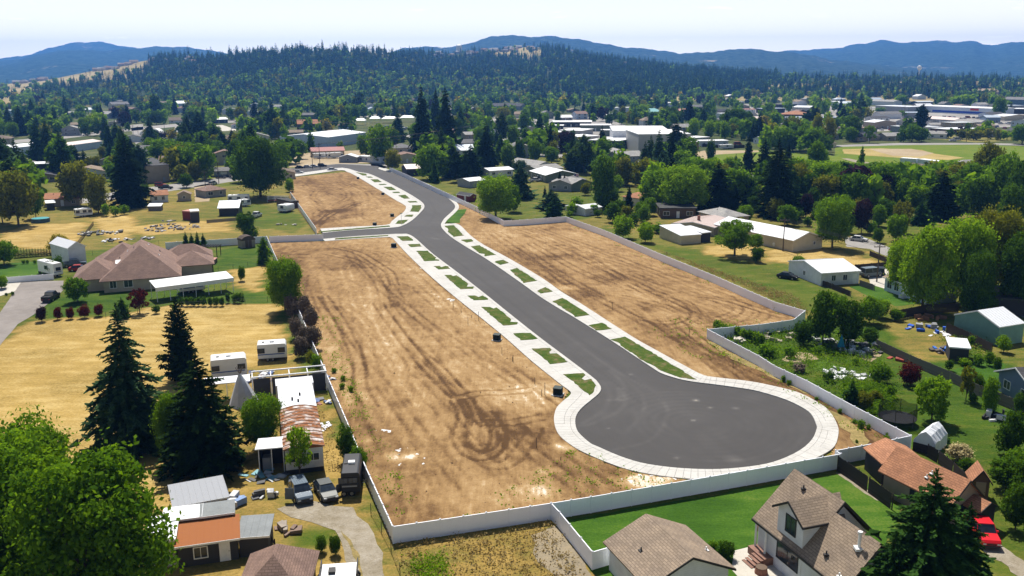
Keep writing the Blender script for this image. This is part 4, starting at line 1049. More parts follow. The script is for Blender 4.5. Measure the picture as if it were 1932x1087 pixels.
def conifer_proto(kind, lod, seed):
 rs = random.Random(seed); q = np.random.RandomState(seed)
 lv, br, seg = {'near': (44, 17, 11), 'mid': (26, 11, 4), 'far': (13, 8, 1)}[lod]
 V, Q = [], []
 C, N, SS = [], [], []
 def quad(a, b, wv, up):
  o = len(V); V.extend([tuple(a - wv), tuple(b - wv * 0.25), tuple(b + wv * 0.25), tuple(a + wv)]); Q.append((o, o + 1, o + 2, o + 3))
 z0 = {'spruce': 0.03, 'column': 0.01, 'pine': 0.28, 'fat': 0.02}[kind]
 for i in range(lv):
  t = i / (lv - 1)
  z = z0 + (0.985 - z0) * (t ** 0.93)
  if kind == 'spruce': r = 0.5 * (1 - t) ** 0.78 * rs.uniform(0.82, 1.12) + 0.012
  elif kind == 'fat': r = 0.5 * (1 - t ** 1.7) ** 0.9 * rs.uniform(0.82, 1.1) + 0.008
  elif kind == 'column': r = 0.5 * min(1, (1 - t) * 2.0 + 0.03) ** 0.8 * (0.9 + 0.1 * math.sin(t * 9)) * rs.uniform(0.93, 1.06)
  else: r = 0.5 * (math.sin(math.pi * min(1, 0.22 + 0.78 * t)) ** 0.8) * rs.uniform(0.6, 1.15) + 0.03
  nb = max(4, int(br * (0.45 + 0.55 * (1 - t))))
  for b in range(nb):
   a = 2 * math.pi * (b + rs.random() * 0.8) / nb + i * 1.3
   rr = r * (rs.uniform(0.5, 1.1) if rs.random() > .16 else rs.uniform(1.12, 1.4))
   droop = {'spruce': 0.10, 'column': -0.02, 'pine': -0.04, 'fat': 0.06}[kind]
   d = Vector((math.cos(a), math.sin(a), 0)); sdv = Vector((-d.y, d.x, 0))
   zz = z + rs.uniform(-.012, .012)
   if lod == 'far':
    p0 = Vector((0, 0, zz + 0.045)); p1 = d * rr + Vector((0, 0, zz - droop * rr * 2))
    V_ = len(V); wv = sdv * (rr * 0.62 + 0.015)
    mid = (p0 + p1) / 2 + Vector((0, 0, 0.01))
    V.extend([tuple(p0), tuple(mid - wv), tuple(p1), tuple(mid + wv)]); Q.append((V_, V_ + 1, V_ + 2, V_ + 3))
   else:
    for s_ in range(seg):
     f = (s_ + 0.6) / seg
     if f < 0.12 and seg > 5: continue
     c = d * rr * f + Vector((0, 0, zz - droop * rr * f * f * 2 + 0.02 * f))
     m_ = 2 if lod == 'near' else 1
     for e in range(m_ + 1):
      sd_ = (e - m_ / 2) * (0.7 if m_ > 1 else 1)
      ln = (rr * (1.45 if lod == 'near' else 1.65) / seg + (0.009 if lod == 'near' else 0.014)) * rs.uniform(0.7, 1.3) * 0.85
      dirv = (d * 1.0 + sdv * sd_ * 1.1 + Vector((0, 0, rs.uniform(-0.6, 0.35)))).normalized()
      wv = (dirv.cross(Vector((rs.uniform(-.5, .5), rs.uniform(-.5, .5), 1)))).normalized() * ln * (0.46 if lod == 'near' else 0.52)
      quad(c - dirv * ln * 0.3, c + dirv * ln, wv, None)
 V = np.array(V); Q = np.array(Q)
 mb = MB(); mb.tube((0, 0, -0.02), (0, 0, 0.95), 0.022 if kind != 'pine' else 0.026, 0.004, 7)
 return V, Q, mb
PROTO = {}
def proto(kind, lod, var):
 k = (kind, lod, var)
 if k not in PROTO:
  seed = abs(hash_(kind + lod + str(var))) % 10000
  V, Q, mb = (conifer_proto if kind in ('spruce', 'column', 'pine', 'fat') else broad_proto)(kind, lod, seed)
  PROTO[k] = (V, Q, mb)
 return PROTO[k]
def hash_(s):
 h = 7
 for c in s: h = (h * 31 + ord(c)) % 1000003
 return h
MESHC = {}
def tmesh(kind, lod, var, col):
 k = (kind, lod, var, col)
 if k not in MESHC:
  V, Q, mb = proto(kind, lod, var)
  crown = make_mesh('crown', V, Q, LEAF[col])
  tk = ('trunk', kind, lod, var)
  if tk not in MESHC: MESHC[tk] = mb.mesh('trunk', BARK)
  if lod == 'far':
   nv = len(V)
   V2 = np.array(mb.v); me = bpy.data.meshes.new('tree')
   me.from_pydata(V.tolist() + V2.tolist(), [], [tuple(q) for q in Q.tolist()] + [tuple(i + nv for i in f) for f in mb.f])
   me.materials.append(LEAF[col]); me.materials.append(BARK)
   me.polygons.foreach_set('material_index', [0] * len(Q) + [1] * len(mb.f)); me.update()
   MESHC[k] = (me, None)
  else: MESHC[k] = (crown, MESHC[tk])
 return MESHC[k]
NAMES = {'oval': 'upright_leafy_tree', 'wide': 'spreading_tree', 'open': 'open_crowned_tree', 'spruce': 'spruce_tree', 'column': 'columnar_conifer', 'pine': 'pine_tree', 'fat': 'conifer_tree', 'bush': 'shrub'}
KW = {'spruce': 'pointed conifer', 'column': 'narrow columnar conifer', 'pine': 'tall pine', 'fat': 'broad conifer', 'bush': 'rounded shrub', 'round': 'round leafy tree', 'oval': 'oval leafy tree', 'wide': 'wide spreading tree', 'open': 'loose open-crowned tree', 'tall': 'tall slender leafy tree'}
CLAIMED = []
def T(kind, px, yb, yt, wpx, col='mid', label=None, lod=None, group=None, var=None, cat='tree', z0=0.0, name=None):
 g = G(px, yb, z0)
 h = max(0.6, H(px, yb, yt, z0)); wd = wpx * mpp(g)
 if lod is None:
  hp = yb - yt
  lod = 'near' if hp > 130 else ('mid' if hp > 26 else 'far')
 var = R.randint(0, 3 if lod != 'near' else 1) if var is None else var
 crown, trunk = tmesh(kind, lod, var, col)
 nm = name or NAMES.get(kind, 'leafy_tree')
 if kind == 'bush': cat = 'shrub'
 rz = R.uniform(0, 6.28)
 size = 'tall' if h > 15 else ('small' if h < 6 else 'medium')
 auto = None if label else (f"{size} {CWORD[col]} {KW[kind]}", px, yb)
 if trunk is None:
  o = link(nm, crown, None, g, rz, (wd, wd, h))
  tag(o, label, cat, group)
  if auto: AUTO.append((o, auto))
 else:
  o = thing(nm, label, cat, g, rz, group, auto)
  link('crown', crown, o, scale=(wd, wd, h)); link('trunk', trunk, o, scale=(wd, wd, h))
 CLAIMED.append((px, yb, wpx))
 return o
# ================================================================== BUILDINGS
WHITE = plain('white_painted_siding', (0.72, 0.72, 0.72), 0.6)
TRIM = plain('white_trim', (0.78, 0.78, 0.77), 0.5)
DTRIM = plain('dark_trim', (0.03, 0.028, 0.027), 0.6)
GLASS = glass_mat()
def siding(name, col, rough=0.7):
 """lap siding: fine horizontal courses"""
 k = ('sid', name)
 if k in _mc: return _mc[k]
 m, t, o = nodes(name)
 v = objco(t)
 wv = t.nodes.new('ShaderNodeTexWave'); wv.bands_direction = 'Z'; wv.wave_profile = 'SAW'
 wv.inputs['Scale'].default_value = 1.6; lk(t, v, wv.inputs['Vector'])
 n = noise(t, 0.7, 5, 0.65, v)
 c = mixc(t, 1.0, ramp(t, n, [(0.3, tuple(x * 0.84 for x in col)), (0.6, col), (0.8, tuple(min(1, x * 1.06) for x in col))]), ramp(t, wv.outputs['Fac'], [(0.0, (0.8, 0.8, 0.8)), (0.15, (1, 1, 1))]), 'MULTIPLY')
 princ(t, o, c, rough, 0, 0.25, wv.outputs['Fac'], 0.5, 0.02)
 _mc[k] = m
 return m
WALLS = {'white': siding('white_siding', (0.70, 0.71, 0.74)), 'cream': siding('cream_siding', (0.56, 0.50, 0.38)), 'beige': siding('beige_siding', (0.42, 0.36, 0.28)), 'grey': siding('grey_siding', (0.30, 0.31, 0.32)),
         'tan': siding('tan_siding', (0.34, 0.28, 0.21)), 'brown': siding('brown_siding', (0.13, 0.085, 0.055)), 'dark': siding('dark_siding', (0.045, 0.045, 0.048)), 'green': siding('grey_green_siding', (0.17, 0.20, 0.15)),
         'teal': siding('teal_metal_siding', (0.16, 0.30, 0.27)), 'blue': siding('slate_blue_siding', (0.16, 0.22, 0.30)), 'pale': siding('pale_blue_siding', (0.55, 0.62, 0.72)), 'brick': siding('red_brick_wall', (0.28, 0.12, 0.08)), 'conc': plain('pale_block_wall', (0.42, 0.41, 0.39)), 'red': siding('barn_red_siding', (0.20, 0.035, 0.025))}
ROOFS = {'brown': shingle('brown_shingles', (0.20, 0.155, 0.12)), 'tan': shingle('tan_shingles', (0.29, 0.225, 0.165)), 'grey': shingle('grey_shingles', (0.21, 0.205, 0.20)), 'dark': shingle('charcoal_shingles', (0.085, 0.085, 0.09)),
         'rbrown': shingle('reddish_brown_shingles', (0.265, 0.175, 0.14)), 'orange': shingle('orange_brown_shingles', (0.42, 0.20, 0.11)), 'lgrey': shingle('light_grey_shingles', (0.36, 0.35, 0.33)),
         'white': ribmetal('white_metal_roof', (0.76, 0.77, 0.78)), 'metal': ribmetal('galvanised_metal_roof', (0.50, 0.52, 0.53)), 'flat': plain('white_roof_membrane', (0.74, 0.74, 0.73), 0.7, var=0.1, scale=0.3), 'pink': ribmetal('faded_red_metal_roof', (0.52, 0.27, 0.24)),
         'rose': ribmetal('pale_rose_metal_roof', (0.66, 0.53, 0.47)), 'teal': ribmetal('teal_metal_roof', (0.22, 0.42, 0.42)), 'rust': ribmetal('rusty_white_metal_roof', (0.66, 0.64, 0.62), 1.0, 0.6), 'rustorange': ribmetal('orange_rusted_roof', (0.34, 0.13, 0.05)), 'moss': plain('dark_stained_roofing', (0.06, 0.06, 0.055), 0.9, var=0.8, scale=0.8),
         'blue': ribmetal('pale_blue_metal_roof', (0.44, 0.50, 0.56))}
RW = {'brown': 'brown shingle', 'tan': 'tan shingle', 'grey': 'grey shingle', 'dark': 'charcoal shingle', 'rbrown': 'reddish-brown shingle', 'orange': 'orange-brown shingle', 'lgrey': 'light grey shingle', 'white': 'white metal', 'metal': 'grey metal', 'flat': 'flat white', 'pink': 'faded red metal', 'rose': 'pale rose metal', 'teal': 'teal metal', 'rust': 'rust-streaked white', 'rustorange': 'rust-orange', 'moss': 'dark stained', 'blue': 'pale blue metal'}
WW = {'white': 'white', 'cream': 'cream', 'beige': 'beige', 'grey': 'grey', 'tan': 'tan', 'brown': 'brown', 'dark': 'dark', 'green': 'grey-green', 'teal': 'teal', 'blue': 'slate-blue', 'pale': 'pale blue', 'brick': 'red brick', 'conc': 'pale block', 'red': 'dark red'}
_wm = {}
def window_mesh(w_, h_, trim):
 k = (round(w_, 1), round(h_, 1), trim)
 if k not in _wm:
  w_, h_ = k[0], k[1]
  f = MB(); t_ = 0.09
  f.box(-w_ / 2 - t_, w_ / 2 + t_, -0.06, 0, h_, h_ + t_); f.box(-w_ / 2 - t_, w_ / 2 + t_, -0.08, 0, -t_, 0)
  f.box(-w_ / 2 - t_, -w_ / 2, -0.06, 0, 0, h_); f.box(w_ / 2, w_ / 2 + t_, -0.06, 0, 0, h_); f.box(-0.025, 0.025, -0.05, 0, 0, h_)
  p = MB(); p.box(-w_ / 2, w_ / 2, -0.025, 0.0, 0, h_)
  _wm[k] = (f.mesh('window', {'w': TRIM, 'd': DTRIM}[trim]), p.mesh('pane', GLASS))
 return _wm[k]
def add_window(root, x, y, z, rz, w_=1.2, h_=1.1, trim='w'):
 a, b = window_mesh(w_, h_, trim)
 o = link('window', a, root, (x, y, z), rz)
 link('pane', b, o)
 return o
_dm = {}
def add_door(root, x, y, z, rz, w_=0.95, h_=2.05, col='white', name='door'):
 k = (w_, h_, col)
 if k not in _dm:
  m = MB(); m.box(-w_ / 2, w_ / 2, -0.05, 0, 0, h_)
  for zz in (0.25, 0.55, 0.8) if w_ < 2 else (0.2, 0.45, 0.7, 0.92): m.box(-w_ / 2 + .1, w_ / 2 - .1, -0.065, -0.05, h_ * zz - 0.18, h_ * zz)
  hd = MB(); hd.box(w_ * .36, w_ * .42, -0.11, -0.05, h_ * .46, h_ * .49)
  _dm[k] = (m.mesh(name, WALLS.get(col, TRIM) if col != 'white' else TRIM), hd.mesh('handle', DTRIM))
 o = link(name, _dm[k][0], root, (x, y, z), rz)
 link('handle', _dm[k][1], o)
 return o
def roof_mesh(kind, w_, d, H_, rise, ov=0.4, th=0.14, skirt=0.0):
 """roof over a w x d box whose near edge is y=0; returns builder"""
 m = MB()
 x0, x1, y0, y1 = -w_ / 2 - ov, w_ / 2 + ov, -ov, d + ov
 if kind == 'gx':
  s = rise / (d / 2); e = H_ - ov * s; yc = d / 2
  m.slab([(x0, y0, e + th), (x1, y0, e + th), (x1, yc, H_ + rise + th), (x0, yc, H_ + rise + th)], th)
  m.slab([(x0, yc, H_ + rise + th - .002), (x1, yc, H_ + rise + th - .002), (x1, y1, e + th), (x0, y1, e + th)], th)
 elif kind == 'gy':
  s = rise / (w_ / 2); e = H_ - ov * s
  m.slab([(x0, y0, e + th), (0, y0, H_ + rise + th), (0, y1, H_ + rise + th), (x0, y1, e + th)], th)
  m.slab([(0, y0, H_ + rise + th - .002), (x1, y0, e + th), (x1, y1, e + th), (0, y1, H_ + rise + th - .002)], th)
 elif kind == 'hip':
  hh = min(w_, d) / 2 + ov; s = rise / (min(w_, d) / 2); e = H_ - ov * s; t = H_ + rise
  if w_ >= d: a, b = (x0 + hh, (y0 + y1) / 2, t), (x1 - hh, (y0 + y1) / 2, t)
  else: a, b = (0, y0 + hh, t), (0, y1 - hh, t)
  c = [(x0, y0, e), (x1, y0, e), (x1, y1, e), (x0, y1, e)]
  if w_ >= d: fs = [(0, 1, 5, 4), (1, 2, 5), (2, 3, 4, 5), (3, 0, 4)]
  else: fs = [(0, 1, 4), (1, 2, 5, 4), (2, 3, 5), (3, 0, 4, 5)]
  v = c + [a, b]
  m.add([(p[0], p[1], p[2] + th) for p in v], fs)
  m.add([(p[0], p[1], p[2]) for p in c] + [(p[0], p[1], p[2] + th) for p in c], [(3, 2, 1, 0), (0, 1, 5, 4), (1, 2, 6, 5), (2, 3, 7, 6), (3, 0, 4, 7)])
 elif kind == 'shed':
  m.slab([(x0, y0, H_ + th), (x1, y0, H_ + th), (x1, y1, H_ + rise + th), (x0, y1, H_ + rise + th)], th)
 elif kind == 'shedx':
  m.slab([(x0, y0, H_ + th), (x1, y0, H_ + rise + th), (x1, y1, H_ + rise + th), (x0, y1, H_ + th)], th)
 elif kind == 'flat':
  m.box(x0, x1, y0, y1, H_ - .05, H_ + 0.25)
  m.box(x0 + .3, x1 - .3, y0 + .3, y1 - .3, H_ + .25, H_ + 0.252)
 return m
def wall_mesh(kind, w_, d, H_, rise):
 m = MB()
 x0, x1, y0, y1 = -w_ / 2, w_ / 2, 0, d
 if kind == 'gx':
  m.add([(x0, y0, 0), (x1, y0, 0), (x1, y1, 0), (x0, y1, 0), (x0, y0, H_), (x1, y0, H_), (x1, y1, H_), (x0, y1, H_), (x0, d / 2, H_ + rise), (x1, d / 2, H_ + rise)],
              [(0, 1, 5, 4), (1, 2, 6, 9, 5), (2, 3, 7, 6), (3, 0, 4, 8, 7), (0, 3, 2, 1)])
 elif kind == 'gy':
  m.add([(x0, y0, 0), (x1, y0, 0), (x1, y1, 0), (x0, y1, 0), (x0, y0, H_), (x1, y0, H_), (x1, y1, H_), (x0, y1, H_), (0, y0, H_ + rise), (0, y1, H_ + rise)],
              [(0, 1, 5, 8, 4), (1, 2, 6, 5), (2, 3, 7, 9, 6), (3, 0, 4, 7), (0, 3, 2, 1)])
 elif kind == 'shed':
  m.add([(x0, y0, 0), (x1, y0, 0), (x1, y1, 0), (x0, y1, 0), (x0, y0, H_), (x1, y0, H_), (x1, y1, H_ + rise), (x0, y1, H_ + rise)],
              [(0, 1, 5, 4), (1, 2, 6, 5), (2, 3, 7, 6), (3, 0, 4, 7), (0, 3, 2, 1)])
 elif kind == 'shedx':
  m.add([(x0, y0, 0), (x1, y0, 0), (x1, y1, 0), (x0, y1, 0), (x0, y0, H_), (x1, y0, H_ + rise), (x1, y1, H_ + rise), (x0, y1, H_)],
              [(0, 1, 5, 4), (1, 2, 6, 5), (2, 3, 7, 6), (3, 0, 4, 7), (0, 3, 2, 1)])
 else: m.box(x0, x1, y0, y1, 0, H_ - (0.06 if kind == 'flat' else 0.03))
 return m
FOOT = []
def hframe(A, B, za=0.0):
 a, b = G(A[0], A[1], za), G(B[0], B[1], za)
 c = (a + b) / 2
 return Vector((c.x, c.y, 0)), math.atan2(b.y - a.y, b.x - a.x), (b - a).length
def house(A, B, d, H_=2.7, roof='gx', rise=1.4, rc='brown', wc='white', at=0.0, win=True, label=None, name='house', cat='house', doors=(), ov=0.4, chimney=None, vents=0, wins=None, z0=0.0, trim='w', garage=None, fr=None, shadowband=True):
 """A, B: left and right foot of the wall that faces the camera (or its eave when at=eave height); d: depth away from it"""
 if fr is None: c, rz, w_ = hframe(A, B, at)
 else: c, rz, w_ = fr
 c = Vector((c.x, c.y, z0))
 root = thing(name, label, cat, c, rz, None, None if label else (f"{WW[wc]} {cat} with {RW[rc]} roof", *P(c)[:2]))
 root.name = name
 wall_mesh(roof, w_, d, H_, rise).build('wall', WALLS[wc], root)
 shing = rc in ('brown', 'tan', 'grey', 'dark', 'rbrown', 'orange', 'lgrey')
 ro = roof_mesh(roof, w_, d, H_, rise, ov).build('roof', ROOFS[rc], root, uv=shing)
 D = math.hypot(c.x, c.y)
 rr = random.Random(int(abs(c.x * 7 + c.y * 13)))
 if shing and D < 420:
  # ridge cap
  pass
 if not shing and rc not in ('flat', 'moss') and D < 300 and roof in ('gx', 'gy', 'shed'):
  rb = MB()      # standing ribs
  if roof == 'gy':
   s = rise / (w_ / 2); n = int((d + 2 * ov) / 0.6)
   for i in range(n + 1):
    y = -ov + (d + 2 * ov) * i / n
    for sx in (-1, 1):
     rb.tube((0, y, H_ + rise + .15), (sx * (w_ / 2 + ov), y, H_ - ov * s + .15), 0.025, n=4, cap=False)
  else:
   n = int((w_ + 2 * ov) / 0.6)
   for i in range(n + 1):
    x = -w_ / 2 - ov + (w_ + 2 * ov) * i / n
    if roof == 'gx':
     s = rise / (d / 2)
     rb.tube((x, -ov, H_ - ov * s + .15), (x, d / 2, H_ + rise + .15), 0.025, n=4, cap=False)
     rb.tube((x, d + ov, H_ - ov * s + .15), (x, d / 2, H_ + rise + .15), 0.025, n=4, cap=False)
    else: rb.tube((x, -ov, H_ + .15), (x, d + ov, H_ + rise + .15), 0.025, n=4, cap=False)
  rb.build('roof_ribs', ROOFS[rc], ro)['kind'] = 'stuff'
 # fascia boards
 if D < 330 and roof in ('gx', 'gy', 'shed') and name != 'lean_to':
  fm = TRIM if trim == 'w' else DTRIM
  fb = MB()
  if roof == 'gx':
   s = rise / (d / 2); e = H_ - ov * s
   fb.box(-w_ / 2 - ov, w_ / 2 + ov, -ov - .05, -ov - .002, e - .06, e + .13)
   for sx in (-1, 1):
    x = sx * (w_ / 2 + ov + .002)
    fb.slab([(x, -ov, e + .12), (x + sx * .05, -ov, e + .12), (x + sx * .05, d / 2, H_ + rise + .12), (x, d / 2, H_ + rise + .12)], .2)
    fb.slab([(x, d / 2, H_ + rise + .12), (x + sx * .05, d / 2, H_ + rise + .12), (x + sx * .05, d + ov, e + .12), (x, d + ov, e + .12)], .2)
  elif roof == 'gy':
   s = rise / (w_ / 2); e = H_ - ov * s
   for sx in (-1, 1):
    fb.slab([(0, -ov - .05, H_ + rise + .12), (0, -ov - .002, H_ + rise + .12), (sx * (w_ / 2 + ov), -ov - .002, e + .12), (sx * (w_ / 2 + ov), -ov - .05, e + .12)], .2)
  else: fb.box(-w_ / 2 - ov, w_ / 2 + ov, -ov - .05, -ov - .002, H_ - .06, H_ + .13)
  fb.build('fascia', fm, root)
 if win and D < 900:
  if wins is not None:
   for (side, u, z, ww, hh) in wins:
    if side == 'f': add_window(root, u * w_ / 2, -0.002, z, 0, ww, hh, trim)
    elif side == 'l': add_window(root, -w_ / 2 - .002, d * (0.5 - u / 2), z, -math.pi / 2, ww, hh, trim)
    else: add_window(root, w_ / 2 + .002, d * (0.5 + u / 2), z, math.pi / 2, ww, hh, trim)
  else:
   nst = max(1, int(H_ / 2.6))
   step = 3.2 if D < 500 else 4.2
   for st in range(nst):
    zz = 0.95 + st * 2.7
    n = max(1, int(w_ / step))
    for i in range(n):
     u = -w_ / 2 + w_ * (i + 0.5) / n
     if garage is not None and abs(u - garage * w_ / 2) < 2.2 and st == 0: continue
     if st == 0 and i == n // 2 and n > 2: add_door(root, u, -.002, 0.1, 0)
     else: add_window(root, u, -.002, zz, 0, rr.choice((1.0, 1.4, 1.8)), 1.1, trim)
    n = max(1, int(d / (step + 1)))
    for i in range(n):
     v_ = d * (i + 0.5) / n
     side = 1 if c.x < 0 else -1
     add_window(root, side * (w_ / 2 + .002), v_, zz, side * math.pi / 2, 1.1, 1.1, trim)
 if garage is not None:
  add_door(root, garage * w_ / 2, -.002, 0.02, 0, 2.6 if w_ < 8 else 3.6, 2.2, 'white', 'garage_door')
 for (side, u, cl) in doors:
  if side == 'f': add_door(root, u * w_ / 2, -.002, .05, 0, col=cl)
  elif side == 'r': add_door(root, w_ / 2 + .002, d * (0.5 + u / 2), .05, math.pi / 2, col=cl)
  else: add_door(root, -w_ / 2 - .002, d * (0.5 - u / 2), .05, -math.pi / 2, col=cl)
 def roofz(x, y):
  if roof == 'gx': return H_ + rise * (1 - abs(y - d / 2) / (d / 2))
  if roof == 'gy': return H_ + rise * (1 - abs(x) / (w_ / 2))
  if roof == 'hip': return H_ + min(rise, rise * min(y, d - y, x + w_ / 2, w_ / 2 - x) / (min(w_, d) / 2))
  return H_ + 0.2
 if chimney:
  x, y = chimney[0] * w_ / 2, d * (0.5 + chimney[1] / 2)
  z = roofz(x, y)
  mb = MB(); mb.box(x - .35, x + .35, y - .3, y + .3, z - .4, z + 1.3); mb.box(x - .42, x + .42, y - .37, y + .37, z + 1.3, z + 1.42)
  mb.build('chimney', WALLS['brick'], root)
 nv = vents if vents else (2 if D < 400 and w_ > 7 and shing else 0)
 for i in range(nv):
  x, y = rr.uniform(-.4, .4) * w_, d * rr.uniform(.25, .6)
  z = roofz(x, y)
  mb = MB(); mb.tube((x, y, z - .1), (x, y, z + .45), .07, n=7); mb.box(x - .2, x + .2, y - .2, y + .2, z + .08, z + .16)
  mb.build('roof_vent', DTRIM if i % 2 else TRIM, ro)
 FOOT.append((P(c)[0], P(c)[1], w_ / mpp(c) / 2 + 6))
 return root, c, rz, w_
def local(c, rz, x, y, z=0): return Vector((c.x + math.cos(rz) * x - math.sin(rz) * y, c.y + math.sin(rz) * x + math.cos(rz) * y, z))
# ------------------------------------------------------------------ fences
VINYL = plain('white_vinyl_fence', (0.87, 0.88, 0.92), 0.35, var=0.03, scale=0.4, spec=0.5)
WOODD = plain('dark_stained_boards', (0.055, 0.042, 0.034), 0.9, var=0.5, scale=3)
WOODG = plain('weathered_grey_boards', (0.20, 0.175, 0.15), 0.9, var=0.4, scale=3)
_pm = {}
def vpanel(L, H_):
 k = (round(L, 2), H_)
 if k not in _pm:
  m = MB(); g = 0.065
  m.box(g, L - g, -0.022, 0.022, 0.14, H_ - 0.12)
  n = max(2, int((L - 2 * g) / 0.29))
  for i in range(n):   # tongue-and-groove boards
   a = g + (L - 2 * g) * i / n; b = g + (L - 2 * g) * (i + 1) / n
   m.box(a + .008, b - .008, -0.034, 0.034, 0.141, H_ - 0.121)
  m.box(g, L - g, -0.05, 0.05, 0.04, 0.14); m.box(g, L - g, -0.05, 0.05, H_ - 0.12, H_ - 0.02)
  _pm[k] = m.mesh('fence_panel', VINYL)
 return _pm[k]
def vpost(H_):
 if ('p', H_) not in _pm:
  m = MB(); s = 0.0635
  m.box(-s, s, -s, s, 0, H_ + 0.03); m.box(-s - .02, s + .02, -s - .02, s + .02, H_ + .03, H_ + .06)
  m.add([(-s - .02, -s - .02, H_ + .06), (s + .02, -s - .02, H_ + .06), (s + .02, s + .02, H_ + .06), (-s - .02, s + .02, H_ + .06), (0, 0, H_ + .13)], [(0, 1, 4), (1, 2, 4), (2, 3, 4), (3, 0, 4)])
  _pm[('p', H_)] = m.mesh('fence_post', VINYL)
 return _pm[('p', H_)]
def vfence(pts, label, H_=1.83, top=True, span=2.44):
 W = [G(x, y, H_ if top else 0) for x, y in pts]
 W = [Vector((p.x, p.y, 0)) for p in W]
 root = thing('vinyl_fence', label, 'fence', W[0])
 first = True
 for a, b in zip(W, W[1:]):
  d = b - a; L = d.length; n = max(1, round(L / span)); s = L / n; rz = math.atan2(d.y, d.x)
  pm = vpanel(s, H_)
  for i in range(n):
   p = a + d * (i / n)
   link('fence_panel', pm, root, p - W[0], rz)
   link('fence_post', vpost(H_), root, p - W[0], rz)
 link('fence_post', vpost(H_), root, W[-1] - W[0], rz)
 return root
def bfence(pts, label, H_=1.75, mat=None, top=True, name='board_fence', gap=0.02, board=0.14, lean=0.0, pieces=True):
 """boards nailed to rails; each board its own part while there are few enough of them"""
 mat = mat or WOODG
 W = [G(x, y, H_ if top else 0) for x, y in pts]; W = [Vector((p.x, p.y, 0)) for p in W]
 root = thing(name, label, 'fence', W[0])
 rails = MB(); ms = [MB() for _ in range(4)]
 for k, m in enumerate(ms): m.box(0, board, -0.012, 0.012, 0.04, H_ - 0.02 * k)
 ms = [m.mesh('board', mat) for m in ms]
 tot = sum((b - a).length for a, b in zip(W, W[1:]))
 st = max(board + gap, tot / 295)
 if st > board + gap:
  ms = []
  for k in range(4):
   m = MB(); m.box(0, st - gap, -0.012, 0.012, 0.04, H_ - 0.02 * k); ms.append(m.mesh('board', mat))
 for a, b in zip(W, W[1:]):
  d = b - a; L = d.length; rz = math.atan2(d.y, d.x); n = int(L / st)
  u = d.normalized(); nn = Vector((-u.y, u.x, 0))
  for i in range(n):
   link('board', ms[R.randint(0, 3)], root, a + u * (i * st) - W[0], rz)
  for z in (0.35, H_ - 0.35):
   p, q = a - W[0] + nn * .05, b - W[0] + nn * .05
   rails.tube(p + Vector((0, 0, z)), q + Vector((0, 0, z)), 0.035, n=4)
  k = int(L / 2.4) + 1
  for i in range(k + 1):
   p = a + d * (i / k) - W[0] + nn * .09
   rails.box(p.x - .05, p.x + .05, p.y - .05, p.y + .05, 0, H_ + .03)
 rails.build('rail_and_posts'.replace('_and_', '_'), mat, root)
 return root
# ------------------------------------------------------------------ vehicles
def carpaint(name, col, rough=0.25, metal=0.3):
 k = ('cp', name)
 if k in _mc: return _mc[k]
 m, t, o = nodes(name)
 n = noise(t, 3, 4, 0.6, objco(t))
 p = princ(t, o, ramp(t, n, [(0.3, tuple(x * 0.85 for x in col)), (0.7, col)]), 0.4, 0.0, 0.2)
 p.inputs['Coat Weight'].default_value = 0.08
 _mc[k] = m
 return m
TYRE = plain('tyre_rubber', (0.015, 0.015, 0.015), 0.9, var=0.3)
RIM = plain('wheel_rim', (0.35, 0.35, 0.36), 0.35, 0.8)
LAMP = plain('headlamp_glass', (0.6, 0.6, 0.6), 0.15)
TLAMP = plain('tail_lamp', (0.25, 0.01, 0.01), 0.3)
_w = {}
def wheel(root, x, y, r=0.33):
 k = round(r, 2)
 if k not in _w:
  t_ = MB(); t_.tube((0, -.11, 0), (0, .11, 0), r, n=16)
  q = MB(); q.tube((0, -.12, 0), (0, .12, 0), r * .6, n=10)
  _w[k] = (t_.mesh('wheel', TYRE), q.mesh('rim', RIM))
 o = link('wheel', _w[k][0], root, (x, y, r))
 link('rim', _w[k][1], o)
